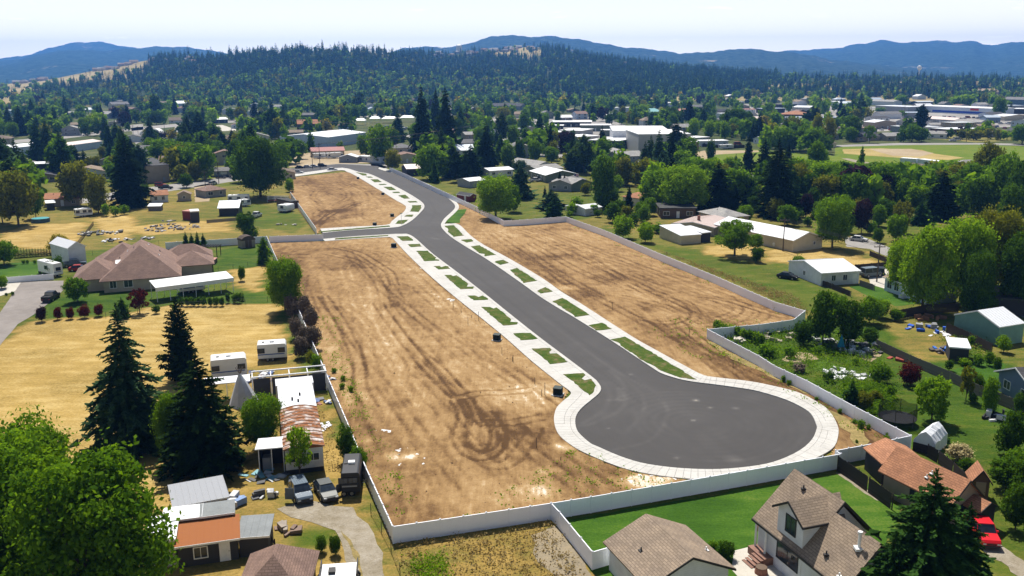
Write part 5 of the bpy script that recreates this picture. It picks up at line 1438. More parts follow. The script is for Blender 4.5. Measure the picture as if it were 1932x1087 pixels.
def car(px, py, rz, kind='sedan', col=(0.3, 0.3, 0.3), cname='grey', label=None, opendoor=False, cat='car', group=None, z0=0.0, glasslight=False, loc=None):
 """x forwards; body lofted from cross sections"""
 g = loc or G(px, py)
 nm = {'sedan': 'parked_car', 'suv': 'parked_suv', 'pickup': 'pickup_truck', 'van': 'parked_van'}[kind]
 root = thing(nm, label, cat, g, rz, group, None if label else (f"{cname} {'car' if kind == 'sedan' else kind} parked", px, py))
 pm = carpaint(cname.replace(' ', '_') + '_car_paint', col)
 # stations: x, half width, bottom, belt z
 prof = {'sedan': [(-2.25, .70, .35, .78), (-2.1, .84, .25, .90), (-1.3, .88, .2, .95), (0.6, .89, .2, .93), (1.2, .88, .2, .90), (2.0, .82, .25, .76), (2.25, .66, .35, .62)],
   'suv': [(-2.15, .80, .4, 1.0), (-2.05, .88, .32, 1.08), (0.7, .90, .3, 1.08), (1.1, .90, .3, 1.04), (2.0, .86, .35, .95), (2.15, .78, .45, .80)],
   'pickup': [(-2.7, .88, .45, 1.05), (-2.6, .93, .4, 1.08), (0.2, .94, .4, 1.1), (1.4, .94, .4, 1.1), (2.45, .90, .42, .98), (2.65, .8, .5, .8)],
   'van': [(-2.5, .9, .4, 1.1), (-2.4, .97, .35, 1.15), (1.2, .97, .35, 1.15), (1.9, .95, .35, 1.05), (2.5, .85, .4, .85)]}[kind]
 mb = MB()
 rings = []
 for x, w_, b, t in prof:
  rings.append([(x, -w_ * .92, b), (x, w_ * .92, b), (x, w_, b + .18), (x, w_, t - .12), (x, w_ * .93, t), (x, -w_ * .93, t), (x, -w_, t - .12), (x, -w_, b + .18)])
 mb.loft(rings)
 cab = {'sedan': (-1.75, -1.15, .35, 1.1, .90, 1.42), 'suv': (-2.08, -1.9, .45, 1.05, 1.06, 1.72), 'pickup': (-.95, -.85, .75, 1.3, 1.08, 1.78), 'van': (-2.44, -2.3, 1.1, 1.75, 1.12, 2.1)}[kind]
 xb, xtb, xtf, xf, z0_, z1_ = cab
 wb, wt = (.86, .66) if kind != 'van' else (.95, .85)
 if kind == 'suv': wt = .74
 if kind == 'pickup': wt = .74
 body = mb.build('body', pm, root)
 rf = MB(); rf.box(xtb, xtf, -wt, wt, z1_ - .05, z1_ + .02)
 if kind == 'suv':
  for yy in (-.5, -.25, 0, .25, .5): rf.box(xtb + .1, xtf - .1, yy - .02, yy + .02, z1_ + .02, z1_ + .045)
 rf.build('car_roof', pm, root)
 gl = MB()
 gl.loft([[(xb, -wb, z0_ - .02), (xf, -wb, z0_ - .02), (xf, wb, z0_ - .02), (xb, wb, z0_ - .02)], [(xtb, -wt, z1_ - .051), (xtf, -wt, z1_ - .051), (xtf, wt, z1_ - .051), (xtb, wt, z1_ - .051)]])
 gl.build('car_windows'.replace('windows', 'window'), GLASS if not glasslight else glass_mat('dusty_windscreen', (.12, .13, .15), .15), root)
 pl = MB()
 for sx in (-1, 1):
  for (xa, xc) in ((xb, xtb), (xf, xtf), ((xb + xf) / 2, (xtb + xtf) / 2)):
   pl.tube((xa, sx * (wb + .005), z0_), (xc, sx * (wt + .005), z1_ - .04), .035, n=4)
 pl.build('window_pillar', pm, root)
 if kind == 'pickup':
  bd = MB(); bd.box(-2.55, -1.0, -.78, .78, 1.082, 1.10); bd.build('cargo_bed', plain('bed_liner', (.02, .02, .02), .8), root)
  rl = MB()
  for s_ in (-1, 1): rl.box(-2.62, -1.0, s_ * .85 - .06, s_ * .85 + .06, 1.05, 1.22)
  rl.box(-2.68, -2.58, -.88, .88, 1.0, 1.22); rl.build('bed_side', pm, root)
 fx = prof[-1][0]; bx = prof[0][0]
 for s_ in (-1, 1):
  h_ = MB(); h_.box(fx - .12, fx + .012, s_ * .62 - .14, s_ * .62 + .14, .58, .72); h_.build('headlight', LAMP, root)
  h_ = MB(); h_.box(bx - .012, bx + .1, s_ * .62 - .12, s_ * .62 + .12, .62, .8); h_.build('tail_light', TLAMP, root)
  h_ = MB(); h_.box(xf - .35, xf - .2, s_ * (wb + .12) - .1, s_ * (wb + .12) + .1, z0_ + .02, z0_ + .18); h_.build('mirror', pm, root)
 bp = MB(); bp.box(fx - .1, fx + .07, -.75, .75, .36, .52); bp.build('bumper', DTRIM, root)
 bp = MB(); bp.box(bx - .07, bx + .1, -.75, .75, .36, .52); bp.build('bumper', DTRIM, root)
 gr = MB(); gr.box(fx - .05, fx + .02, -.4, .4, .56, .70); gr.build('grille', DTRIM, root)
 r = .33 if kind == 'sedan' else .39
 for x in (prof[0][0] * .6, prof[-1][0] * .62):
  for s_ in (-1, 1): wheel(root, x, s_ * (prof[2][1] - .07), r)
 if opendoor:
  for s_ in ((-1, 1) if opendoor == 2 else (opendoor,)):
   q = MB(); q.box(-1.0, 0, -.03, .03, .35, z0_); q.box(-.95, -.05, -.02, .02, z0_, z1_ - .1)
   o = q.build('open_door', pm, root, (xf - .15, s_ * wb, 0)); o.rotation_euler = (0, 0, -s_ * 1.1)
 FOOT.append((px, py, 3 / mpp(g)))
 return root
def camper(A, B, d, H_=2.7, label=None, col=(0.74, 0.74, 0.72), stripe=(0.06, 0.12, 0.3), name='travel_trailer', cat='trailer', at=0.0, roofcol=None, auto=None, slant=0.35, wins=3, ac=True, z=0.55, cname='white'):
 c, rz, w_ = hframe(A, B, at)
 root = thing(name, label, cat, c, rz, None, None if label else (auto or 'white travel trailer parked', *P(c)[:2]))
 pm = plain(cname + '_trailer_skin', col, 0.45, var=0.06)
 hw = w_ / 2
 side = [(-hw, z), (hw - slant * .3, z), (hw, z + .35), (hw - slant * .2, H_ - .35), (hw - slant, H_ - .06), (hw - slant - .15, H_), (-hw + .12, H_), (-hw, H_ - .14)]
 mb = MB(); mb.add([(x, 0, zz) for x, zz in side] + [(x, d, zz) for x, zz in side], [tuple(range(8)), tuple(range(15, 7, -1))] + [((i + 1) % 8, i, i + 8, (i + 1) % 8 + 8) for i in range(8)])
 mb.build('body', pm, root)
 sb = MB(); sb.box(-hw + .05, hw - .35, -.012, 0.0, z + .55, z + .72); sb.build('stripe', plain('stripe_' + cname, stripe, .4), root)
 for i in range(wins):
  x = -hw * .75 + i * (w_ * .8 / max(1, wins - 1)) if wins > 1 else 0
  add_window(root, min(x, hw - .8), -.004, z + 0.95, 0, .9, .55, 'd')
 add_window(root, -hw - .003, d / 2, z + 1.0, -math.pi / 2, .9, .6, 'd')
 if ac:
  m = MB(); m.box(-.35, .35, d / 2 - .3, d / 2 + .3, H_, H_ + .22); m.build('air_conditioner', TRIM, root)
  m = MB(); m.box(-hw * .6 - .2, -hw * .6 + .2, d / 2 - .2, d / 2 + .2, H_, H_ + .08); m.build('roof_hatch', DTRIM, root)
 for xx in (-.45, .35):
  for yy in (.12, d - .12): wheel(root, xx - .3, yy, .32)
 tg = MB(); tg.tube((hw - .1, d / 2 - .4, .5), (hw + .9, d / 2, .45), .04, n=4); tg.tube((hw - .1, d / 2 + .4, .5), (hw + .9, d / 2, .45), .04, n=4); tg.box(-hw + .1, hw - .1, .15, d - .15, .42, z + .01)
 tg.build('hitch_frame', DTRIM, root)
 return root
def pole(px, yb, yt, label, wires=None, arm=True):
 g = G(px, yb); h = H(px, yb, yt)
 root = thing('utility_pole', label, 'pole', g)
 wd = max(.14, 0)
 m = MB(); m.tube((0, 0, 0), (0, 0, h), .16, .11, 8); m.build('post', plain('pole_wood', (0.11, .085, .065), .9, var=.3), root)
 if arm:
  a = MB(); a.box(-1.2, 1.2, -.06, .06, h - .7, h - .55); a.build('crossarm', plain('pole_wood', (0.11, .085, .065)), root)
  for x in (-1.05, -.4, .4, 1.05):
   i_ = MB(); i_.tube((x, 0, h - .55), (x, 0, h - .35), .05, n=6); i_.build('insulator', plain('insulator_glaze', (.3, .3, .3), .3), root)
 return g, h
# ================================================================== FENCES
vfence([(503, 445.5), (520, 484), (558, 570), (591, 648), (609, 689), (655, 796), (690, 881), (741, 993)], 'long white vinyl fence on the left edge of the big bare lot')
vfence([(741, 993), (960, 961), (1040, 949), (1115, 937), (1410, 887), (1587, 856)], 'white vinyl fence along the near end of the lots behind the round turnaround')
vfence([(1040, 949), (1056, 966), (1118, 1041), (1149, 1032)], 'white vinyl fence branching off towards the grey-roofed garage')
vfence([(1587, 856), (1577, 849.7), (1626, 840.6), (1665, 833), (1719, 821.5)], 'short white vinyl fence behind the small orange-roofed shed')
vfence([(1719, 821.5), (1613, 767), (1522.6, 718), (1460, 689), (1432, 671), (1335, 621)], 'white vinyl fence between the turnaround and the vegetable gardens')
vfence([(1335, 621), (1387, 616), (1432, 612), (1497, 603), (1519, 586)], 'short white vinyl fence running behind the green hedge')
vfence([(1519, 586), (1460, 569), (1348, 520), (1245, 478.6), (1141, 434.6), (1067, 408.5)], 'long white vinyl fence on the right edge of the bare lot beside the meadow')
vfence([(1067, 408.5), (980, 415), (950, 416), (904, 392), (816.5, 352), (765, 328.5), (735, 315.5)], 'white vinyl fence following the upper bend of the new street')
vfence([(508, 446), (609, 442)], 'white vinyl fence ending at the short side street')
vfence([(548, 363), (596.5, 431)], 'white vinyl fence on the left of the small upper lot')
vfence([(312, 457.5), (396, 452.6), (503, 445.5)], 'white vinyl fence behind the large brown-roofed house')
vfence([(12, 523), (60, 519.5), (100, 517)], 'white vinyl fence beside the grey driveway', 1.3)
bfence([(320, 315), (352, 322), (390, 331)], 'pale green fence beside the tan warehouse', 1.8, plain('pale_green_fence_paint', (0.42, .55, .50), .6))
bfence([(1581, 860), (1600, 872), (1640, 900), (1684, 931)], 'dark brown board fence behind the gravel strip and the pine', 1.83, WOODD)
bfence([(1654, 640), (1717, 669), (1794, 701), (1851, 728), (1932, 759), (1990, 784)], 'grey board fence between the vegetable garden and the back lawn', 1.6, WOODG)
bfence([(1786.6, 609), (1830, 627), (1872, 648)], 'dark board fence in front of the teal metal shed', 1.8, WOODD)
bfence([(1690, 586), (1750, 574), (1810, 572)], 'dark fence in the shade behind the tarpaulin screen', 1.8, WOODD)
bfence([(1540, 525), (1570, 535), (1605, 549)], 'low brown board fence in front of the white workshop', 1.2, WOODD)
bfence([(1622, 528), (1650, 537)], 'pale board fence right of the white workshop', 1.3, WOODG)
bfence([(1641, 473), (1675, 486)], 'brown board fence beside the street under the willows', 1.3, WOODD)
bfence([(1614, 499), (1675, 494)], 'dark board fence behind the white workshop', 1.4, WOODD)
bfence([(390, 415), (450, 410)], 'rickety grey pen fence beside the small dark barn', 1.0, WOODG)
bfence([(175, 418), (158, 440), (141, 461)], 'dark wire and post fence between the two dry fields', 1.2, WOODD, gap=1.0)
bfence([(1751, 838), (1772, 850), (1800, 872), (1830, 900)], 'dark wooden fence beside the white greenhouse', 1.6, WOODD)
bfence([(506, 1000), (516, 1018), (528, 1040)], 'leaning dark rail fence beside the grey-roofed shed', 0.9, WOODD, gap=.5)
def wirefence(pts, label, H_=1.2, step=3.0):
 W = [G(x, y, 0) for x, y in pts]
 root = thing('wire_fence', label, 'fence', W[0])
 pm = MB(); pm.tube((0, 0, 0), (0, 0, H_), .035, n=5); me = pm.mesh('fence_post', DTRIM)
 rl = MB()
 for a, b in zip(W, W[1:]):
  L = (b - a).length; n = max(1, int(L / step))
  for i in range(n + 1): link('fence_post', me, root, a + (b - a) * (i / n) - W[0])
  for z in (.3, .7, H_ - .05): rl.tube(a - W[0] + Vector((0, 0, z)), b - W[0] + Vector((0, 0, z)), .012, n=3, cap=False)
 rl.build('wire', DTRIM, root)
wirefence([(200, 600), (260, 592), (330, 582), (420, 578), (505, 570)], 'thin black wire fence between the lawn and the big dry field')
wirefence([(412, 512), (495, 500)], 'thin black wire fence across the back lawn')
wirefence([(175, 482), (230, 486), (300, 462)], 'thin wire fence behind the brown-roofed house')
wirefence([(700, 970), (720, 1005), (738, 1040), (755, 1085)], 'rusty wire fence along the gravel drive')
# ================================================================== FOREGROUND BUILDINGS
def gable_from(pA, pB, pC, ez, rise, **k):
 """pA, pB: eave corners of the gable end nearest the camera, pC: far eave corner on the B side, all at eave height ez"""
 a, b, c = G(*pA, ez), G(*pB, ez), G(*pC, ez)
 w_ = (b - a).length; rz = math.atan2(b.y - a.y, b.x - a.x)
 n = Vector((-math.sin(rz), math.cos(rz), 0)); d = abs((c - b).dot(n))
 ctr = (a + b) / 2; ctr.z = 0
 return house(None, None, d, ez, 'gy', rise, fr=(ctr, rz, w_), **k)
# garage with the grey-brown shingle roof
gA = G(1142.5, 1020.5, 2.75); gB = G(1299, 989, 2.75); gC = G(1388, 1071, 2.75)
lenG = (gC - gB).length; dirG = (gC - gB).normalized()
fa, fb = gA + dirG * lenG, gC
ctr = (fa + fb) / 2; ctr.z = 0
house(None, None, lenG - .8, 2.75, 'gy', 1.75, fr=(ctr - dirG * .4, math.atan2(fb.y - fa.y, fb.x - fa.x), (fb - fa).length - 0.9), rc='tan', wc='white', label='detached garage with a grey-brown shingle gable roof at the bottom edge', name='garage', cat='garage', win=False, garage=0.35, trim='d', ov=.45)
# two-storey house: rear wing, lower front wing, dormer facing the patio
def near_house():
 e = 3.3
 L0, L1 = G(1409, 969.5, e), G(1540, 1074, e)
 dv = (L1 - L0).normalized(); rz = math.atan2(dv.y, dv.x)         # dv runs towards the camera along the ridge
 nv = Vector((-dv.y, dv.x, 0))                                    # to the right of the picture
 if nv.x < 0: nv = -nv
 top = H_top = None
 root = thing('house', 'white two-storey house with brown shingle roof and a gabled dormer facing the patio', 'house', Vector((L0.x, L0.y, 0)))
 Ltot = (L1 - L0).length
 wall = WALLS['white']; rf = ROOFS['tan']
 base = Vector((L0.x, L0.y, 0))
 def Q(s, r, z): v = dv * s + nv * r; return (v.x, v.y, z)
 # rear wing
 Rr = 5.6; rise = 4.3; ls = 8.6; ov = .35
 # solve rear ridge length from the photo: ridge ends
 r0, r1 = G(1499, 884, e + rise), G(1592.5, 947, e + rise)
 s0, s1 = (r0 - L0).dot(dv), (r1 - L0).dot(dv); rr = (r0 - L0).dot(nv)
 Rr = abs(rr)
 w = MB()
 def gab(s0, s1, r0, r1, e, rise):
  rm = (r0 + r1) / 2
  return [Q(s0, r0, 0), Q(s0, r1, 0), Q(s1, r1, 0), Q(s1, r0, 0), Q(s0, r0, e), Q(s0, r1, e), Q(s1, r1, e), Q(s1, r0, e), Q(s0, rm, e + rise), Q(s1, rm, e + rise)], [(0, 1, 5, 8, 4), (1, 2, 6, 5), (3, 7, 9, 6, 2), (0, 4, 7, 3)]
 w.add(*gab(s0 + .4, s1 - .3, .45, 2 * Rr - .45, e - .15, rise * .93))
 sF = Ltot + 3.0; Rf = Rr * .80
 w.add(*gab(s1 - .3, sF, .45, 2 * Rf - .45, e - .15, rise * .93 * Rf / Rr))
 w.build('wall', wall, root)
 def gr(s0, s1, e, rise, R_, nm):
  m = MB()
  m.slab([Q(s0, 0, e), Q(s1, 0, e), Q(s1, R_, e + rise), Q(s0, R_, e + rise)], .16)
  m.slab([Q(s0, R_, e + rise), Q(s1, R_, e + rise), Q(s1, 2 * R_, e), Q(s0, 2 * R_, e)], .16)
  return m.build(nm, rf, root, uv=True)
 ra = gr(s0, s1, e + .02, rise, Rr, 'roof')
 rb = gr(s1 - .02, sF + .4, e, rise * Rf / Rr, Rf, 'roof')
 fb = MB()
 for (s, R_, rs) in ((s1 + .01, Rr, rise),):
  fb.slab([Q(s, Rf * 1.0, e + rs * Rf / Rr + .0), Q(s + .06, Rf, e + rs * Rf / Rr), Q(s + .06, R_, e + rs + .02), Q(s, R_, e + rs + .02)], .25)
  fb.slab([Q(s, R_, e + rs + .02), Q(s + .06, R_, e + rs + .02), Q(s + .06, 2 * R_, e + .02), Q(s, 2 * R_, e + .02)], .25)
 fb.slab([Q(s0, -.03, e), Q(s0, -.08, e), Q(sF, -.08, e), Q(sF, -.03, e)], .2)
 fb.build('fascia', DTRIM, root)
 # dormer, flush with the left wall
 d0 = (G(1460.5, 949, 6.3) - L0).dot(dv); d1 = (G(1503, 983, 6.3) - L0).dot(dv)
 d0, d1 = d0 + .15, d1 + .3
 de, dr = 6.1, 1.15; dm = (d0 + d1) / 2
 Rd = Rr * 0.98
 m = MB(); m.add([Q(d0, .42, 0), Q(d1, .42, 0), Q(d1, .42, de), Q(dm, .42, de + dr), Q(d0, .42, de), Q(d0, Rd, de), Q(d1, Rd, de), Q(dm, Rd, de + dr), Q(d0, Rd, 3), Q(d1, Rd, 3)], [(0, 1, 2, 3, 4), (1, 9, 6, 2), (0, 4, 5, 8)])
 m.build('dormer_wall', wall, root)
 m = MB(); o_ = .4
 sl = dr / (dm - d0)
 m.slab([Q(d0 - o_, .05, de - o_ * sl + .15), Q(d0 - o_, Rd + .2, de - o_ * sl + .15), Q(dm, Rd + 1.2, de + dr + .15), Q(dm, .05, de + dr + .15)], .15)
 m.slab([Q(dm, .05, de + dr + .15), Q(dm, Rd + 1.2, de + dr + .15), Q(d1 + o_, Rd + .2, de - o_ * sl + .15), Q(d1 + o_, .05, de - o_ * sl + .15)], .15)
 m.build('dormer_roof', rf, root, uv=True)
 m = MB()
 m.slab([Q(d0 - o_, .0, de - o_ * sl + .14), Q(d0 - o_, .048, de - o_ * sl + .14), Q(dm, .048, de + dr + .14), Q(dm, .0, de + dr + .14)], .24)
 m.slab([Q(dm, .0, de + dr + .14), Q(dm, .048, de + dr + .14), Q(d1 + o_, .048, de - o_ * sl + .14), Q(d1 + o_, .0, de - o_ * sl + .14)], .24)
 m.slab([Q(d1 + o_ + .002, .05, de - o_ * sl + .14), Q(d1 + o_ + .05, .05, de - o_ * sl + .14), Q(d1 + o_ + .05, Rd, de - o_ * sl + .14), Q(d1 + o_ + .002, Rd, de - o_ * sl + .14)], .2)
 m.build('fascia', DTRIM, root)
 rw = math.atan2(dv.y, dv.x)
 def win(s, z, ww, hh):
  x, y, zz = Q(s, .41, z); add_window(root, x, y, zz, rw, ww, hh, 'd')
 win(dm + .1, 4.35, 1.3, 1.5)
 win(dm - .1, 1.25, 2.9, 1.5)
 add_window(root, *Q(d1 + 2.6, .41, .35), rw, 1.1, .5, 'd')
 # porch under the left end of the roof
 m = MB(); m.box(0, 1, 0, 1, 0, 1)
 pc = MB()
 a, b = Q(s0 + .3, .5, .75), Q(d0 - .05, .5, .75)
 dk = MB(); dk.slab([Q(s0 + .3, -.5, .75), Q(d0 - .3, -.5, .75), Q(d0 - .3, 2.6, .75), Q(s0 + .3, 2.6, .75)], .7); dk.build('porch_deck', plain('redwood_deck', (.26, .14, .10), .8, var=.3, scale=2), root)
 st = MB()
 for k in range(4): st.slab([Q(d0 - 1.9, -.5 - .32 * (k + 1), .6 - .16 * k), Q(d0 - .4, -.5 - .32 * (k + 1), .6 - .16 * k), Q(d0 - .4, -.5 - .32 * k, .6 - .16 * k), Q(d0 - 1.9, -.5 - .32 * k, .6 - .16 * k)], .06)
 st.build('porch_step', plain('redwood_deck', (.26, .14, .10)), root)
 for s in (s0 + .5, (s0 + d0) / 2 + .4):
  p = MB(); x, y, z = Q(s, .15, 0); p.tube((x, y, 0), (x, y, e - .1), .11, n=8); p.build('porch_post', TRIM, root)
 # things on the roof
 rl = lambda s, r, R_, rs: Q(s, r, e + rs * min(r, 2 * R_ - r) / R_)
 x, y, z = rl(s1 + 4.2, Rf * .72, Rf, rise * Rf / Rr)
 c = MB(); c.tube((x, y, z - .1), (x, y, z + 1.3), .13, n=10); c.tube((x, y, z + 1.3), (x, y, z + 1.5), .2, n=10); c.box(x - .35, x + .35, y - .35, y + .35, z - .12, z + .10); c.build('flue_pipe', TRIM, rb)
 for (s, r, cm) in ((s1 + 2.2, Rf * .28, DTRIM), (s1 + 4.6, Rf * .12, TRIM), (s0 + 2.6, Rr * .8, DTRIM)):
  x, y, z = rl(s, r, Rr, rise); v = MB(); v.tube((x, y, z - .1), (x, y, z + .5), .07, n=7); v.box(x - .2, x + .2, y - .15, y + .15, z, z + .22); v.build('roof_vent', cm, rb)
 FOOT.append((1530, 980, 120))
 # low roof in the very corner
 house((1500, 1095), (1600, 1112), 5, 2.4, 'gx', 1.0, rc='tan', wc='pale', name='porch_roof', label='low brown shingle porch at the very bottom edge below the white house', cat='porch', win=False, trim='d')
near_house()
fl = thing('flower_pot', 'pots of pink flowers on the porch of the white house', 'flower pot', G(1433, 1002, .75))
m = MB(); m.tube((0, 0, 0), (0, 0, .35), .2, .28, 10); m.build('pot', plain('terracotta', (.35, .15, .08)), fl)
m = MB(); rr = random.Random(4)
for i in range(60): a = rr.uniform(0, 6.28); q = rr.uniform(0, .38); m.box(math.cos(a) * q - .05, math.cos(a) * q + .05, math.sin(a) * q - .05, math.sin(a) * q + .05, .35 + rr.uniform(0, .35), .46 + rr.uniform(0, .35))
m.build('flowers', plain('pink_petals', (.65, .22, .15)), fl)['kind'] = 'stuff'
fp = thing('fire_pit', 'small red-brown brick fire pit on the pale patio', 'fire pit', G(1436, 1082))
m = MB(); m.tube((0, 0, 0), (0, 0, .6), .62, .5, 10); m.build('brick_ring', WALLS['brick'], fp)
m = MB(); m.tube((0, 0, .6), (0, 0, .66), .52, n=10); m.build('lid', WALLS['brown'], fp)
# neighbours with orange roofs
_A, _K, _C = G(1666, 874, 2.5), G(1706, 856, 3.5), G(1620, 847, 2.5)
_v = _K - _A; _v.z = 0; _d = (_C - _A); _d.z = 0; _n = Vector((-_v.y, _v.x, 0)).normalized(); _L = abs(_d.dot(_n))
_c = _A + _v; _c.z = 0
house(None, None, _L, 2.5, 'gy', 1.0, fr=(_c, math.atan2(_v.y, _v.x), 2 * _v.length), rc='orange', wc='dark', label='small orange-brown roofed shed right of the turnaround', name='garden_shed', cat='shed', win=False, doors=(('f', 0, 'tan'),), trim='d', ov=.25)
def orange_house():
 e = 2.8
 a, b = G(1669, 885, e), G(1800, 950, e)          # left eave, far end to near end
 r1 = G(1824, 905, e + 1.9)
 dv = (b - a).normalized(); rz = math.atan2(dv.y, dv.x)
 nv = Vector((-dv.y, dv.x, 0)); nv = nv if nv.x > 0 else -nv
 half = (r1 - a).dot(nv); L = (r1 - a).dot(dv)
 # gable house whose near end faces along dv
 c = a + dv * L + nv * half; c.z = 0
 house(None, None, L, e, 'gy', 1.9, fr=(c, math.atan2(nv.y, nv.x), 2 * half), rc='orange', wc='tan', label='long tan house with orange-brown shingle roof behind the big pine', name='house', trim='d', ov=.45, vents=3)
 c2 = a + dv * L + nv * (half * 1.6) + dv * .1; c2.z = 0
 house(None, None, 1.6, 2.2, 'gy', .6, fr=(c2 + dv * 1.6, math.atan2(nv.y, nv.x), 2.2), rc='orange', wc='dark', label='tiny orange-roofed entry porch beside the red pickup', name='entry_porch', cat='porch', win=False, trim='d', ov=.3)
orange_house()
gable_from((1836, 905), (1868, 908), (1858, 892), 2.3, 1.1, rc='orange', wc='brown', label='small brown garden shed with steep gable beyond the orange-roofed house', name='garden_shed', cat='shed', win=False, doors=(('f', 0, 'tan'),), trim='d', ov=.25)
# white plastic greenhouse
def greenhouse():
 a, b, c_ = G(1722, 850), G(1752, 858), G(1780, 838)
 d = (c_ - b); rz = math.atan2((b - a).y, (b - a).x); w_ = (b - a).length + .6; L = d.length
 root = thing('greenhouse', 'greenhouse tent of white plastic sheeting behind the fence corner', 'greenhouse', a, rz)
 m = MB(); n = 12; rr = random.Random(2)
 prof = [(-w_ / 2, 0), (-w_ / 2, 1.5), (-w_ / 4, 2.3), (0, 2.75), (w_ / 4, 2.3), (w_ / 2, 1.5), (w_ / 2, 0)]
 rings = [[(x + w_ / 2 + rr.uniform(-.07, .07), L * k / n, z + rr.uniform(-.12, .08) * (z > 0)) for x, z in prof] for k in range(n + 1)]
 m.loft(rings); m.build('plastic_cover', plain('white_plastic_sheet', (.78, .79, .8), .4, var=.08), root)
 f = MB(); f.box(-.03, w_ + .03, -.06, -.02, 0, 1.1); f.build('front_board', WOODD, root)
greenhouse()
# right edge
gable_from((1886, 700), (1955, 738), (1932, 668), 2.8, 1.8, rc='dark', wc='blue', label='slate-blue house with charcoal roof at the right edge', name='house', trim='w', ov=.5)
gable_from((1802, 594), (1886, 618), (1938, 612), 3.2, 1.7, rc='white', wc='teal', label='teal metal shed with a pale grey gable roof', name='metal_shed', cat='shed', win=False, ov=.1)
house((1822, 588), (1960, 600), 10, 3.0, 'flat', .2, rc='moss', wc='dark', label='low building with a dark stained flat roof behind the teal shed', win=False, cat='building', name='flat_roofed_building')
# white porch house under the willows
house((1668, 548), (1746, 575), 7, 2.8, 'gx', 1.2, rc='tan', wc='pale', label='pale house with a glazed porch and white steps below the willows', wins=[('f', -.75, .8, 1.3, 1.4), ('f', -.4, .8, 1.3, 1.4), ('f', .3, .8, 1.3, 1.4), ('f', .7, .8, 1.3, 1.4), ('l', .0, 1.2, 1.0, 1.1)], doors=(('f', -.05, 'white'),))
m = MB(); g = G(1701, 561)
stp = thing('porch_steps', 'white wooden steps in front of the glazed porch', 'steps', g, .35)
for k in range(4): mm = MB(); mm.box(-.8, .8, -.3 * k - .3, -.3 * k, 0, .62 - .155 * k); mm.build('step', TRIM, stp)
mm = MB(); mm.tube((-.85, 0, 1.5), (-.85, -1.2, .95), .05, n=5); mm.tube((-.85, -1.2, 0), (-.85, -1.2, .95), .05, n=5); mm.tube((.85, 0, 1.5), (.85, -1.2, .95), .05, n=5); mm.tube((.85, -1.2, 0), (.85, -1.2, .95), .05, n=5); mm.build('handrail', TRIM, stp)
# white workshop
def ridge_along(pNL, pNR, pFR, ez, rise, **k):
 """near long eave (left, right) and the far eave on the right, at eave height"""
 a, b, c = G(*pNL, ez), G(*pNR, ez), G(*pFR, ez)
 rz = math.atan2(b.y - a.y, b.x - a.x); n = Vector((-math.sin(rz), math.cos(rz), 0)); d = abs((c - b).dot(n)); ctr = (a + b) / 2; ctr.z = 0
 return house(None, None, d, ez, 'gx', rise, fr=(ctr, rz, (b - a).length), **k)
ridge_along((1550, 516), (1622, 511.5), (1592, 487), 2.7, 1.3, rc='white', wc='white', label='white workshop with white metal gable roof beside the meadow', name='workshop', cat='workshop', wins=[('f', -.35, 1.0, .9, 1.1), ('f', .25, 1.0, .9, 1.1), ('l', 0, 1.0, .8, .9)], doors=(('f', .75, 'white'),), ov=.2)
gable_from((1497, 454), (1552, 447), (1452, 412), 2.9, 1.6, rc='white', wc='cream', label='cream farm building with a long white gable roof behind the apple tree', name='farm_building', cat='farm building', wins=[('f', .45, 1.2, .6, .8)], ov=.3, chimney=None)
tk = thing('propane_tank', 'white propane tank beside the cream farm building', 'tank', G(1462, 466), 1.2)
m = MB(); m.tube((-1.5, 0, .9), (1.5, 0, .9), .55, n=14); m.tube((-1.7, 0, .9), (-1.5, 0, .9), .3, .55, 14); m.tube((1.5, 0, .9), (1.7, 0, .9), .55, .3, 14); m.build('tank', TRIM, tk)
m = MB(); m.box(-1, -.8, -.3, .3, 0, .5); m.build('foot', DTRIM, tk); m = MB(); m.box(.8, 1, -.3, .3, 0, .5); m.build('foot', DTRIM, tk)
house((1283.5, 462), (1322, 459), 11, 2.3, 'shed', 1.0, rc='white', wc='cream', label='cream lean-to barn with a white metal roof in the dry meadow', name='barn', cat='barn', win=False, ov=.15)
root_, c_, rz_, w__ = house((1324, 458), (1340, 456), 8, 2.5, 'shed', 0.5, rc='white', wc='dark', label='shed with its shaded open bay drawn as dark walls, joined to the cream barn', name='open_shed', cat='shed', win=False, ov=.15)  # closed box: shade inside the open bay is put into the dark wall colour
house((1346, 446), (1384, 432), 12, 2.4, 'gx', .9, rc='rose', wc='cream', label='old building with a pale rose metal roof behind the apple tree', name='outbuilding', cat='building', win=False, chimney=(-.5, 0))
house((1246, 412), (1312, 412), 11, 3.0, 'flat', .1, rc='moss', wc='brown', label='low dark flat-roofed house under the bright green willow', chimney=None)
house((1318, 416), (1362, 428), 9, 2.7, 'hip', 1.5, rc='lgrey', wc='tan', label='house with a light grey hip roof right of the bright willow')
house((1175, 386), (1222, 392), 12, 2.8, 'hip', 2.0, rc='orange', wc='white', label='white house with an orange-brown hip roof behind the columnar cedar', vents=2)
house((1104, 408), (1133, 404), 6, 2.3, 'gx', .7, rc='white', wc='white', label='white metal shed among the shrubs behind the fence', name='metal_shed', cat='shed', win=False)
house((1128, 392), (1143, 392), 5, 2.6, 'gx', .8, rc='metal', wc='grey', label='small grey greenhouse below the tall dark leafy tree', name='greenhouse', cat='greenhouse', win=False)
house((862, 378), (886, 381.5), 3.2, 2.1, 'gx', .7, rc='dark', wc='red', label='small dark red garden shed inside the bend of the fence', name='garden_shed', cat='shed', win=False, doors=(('f', .3, 'white'),), ov=.15)
house((886, 355), (915, 352), 8, 2.6, 'gx', .8, rc='white', wc='grey', label='low building with bright white roof beside the big round tree', name='outbuilding', cat='building', win=False)
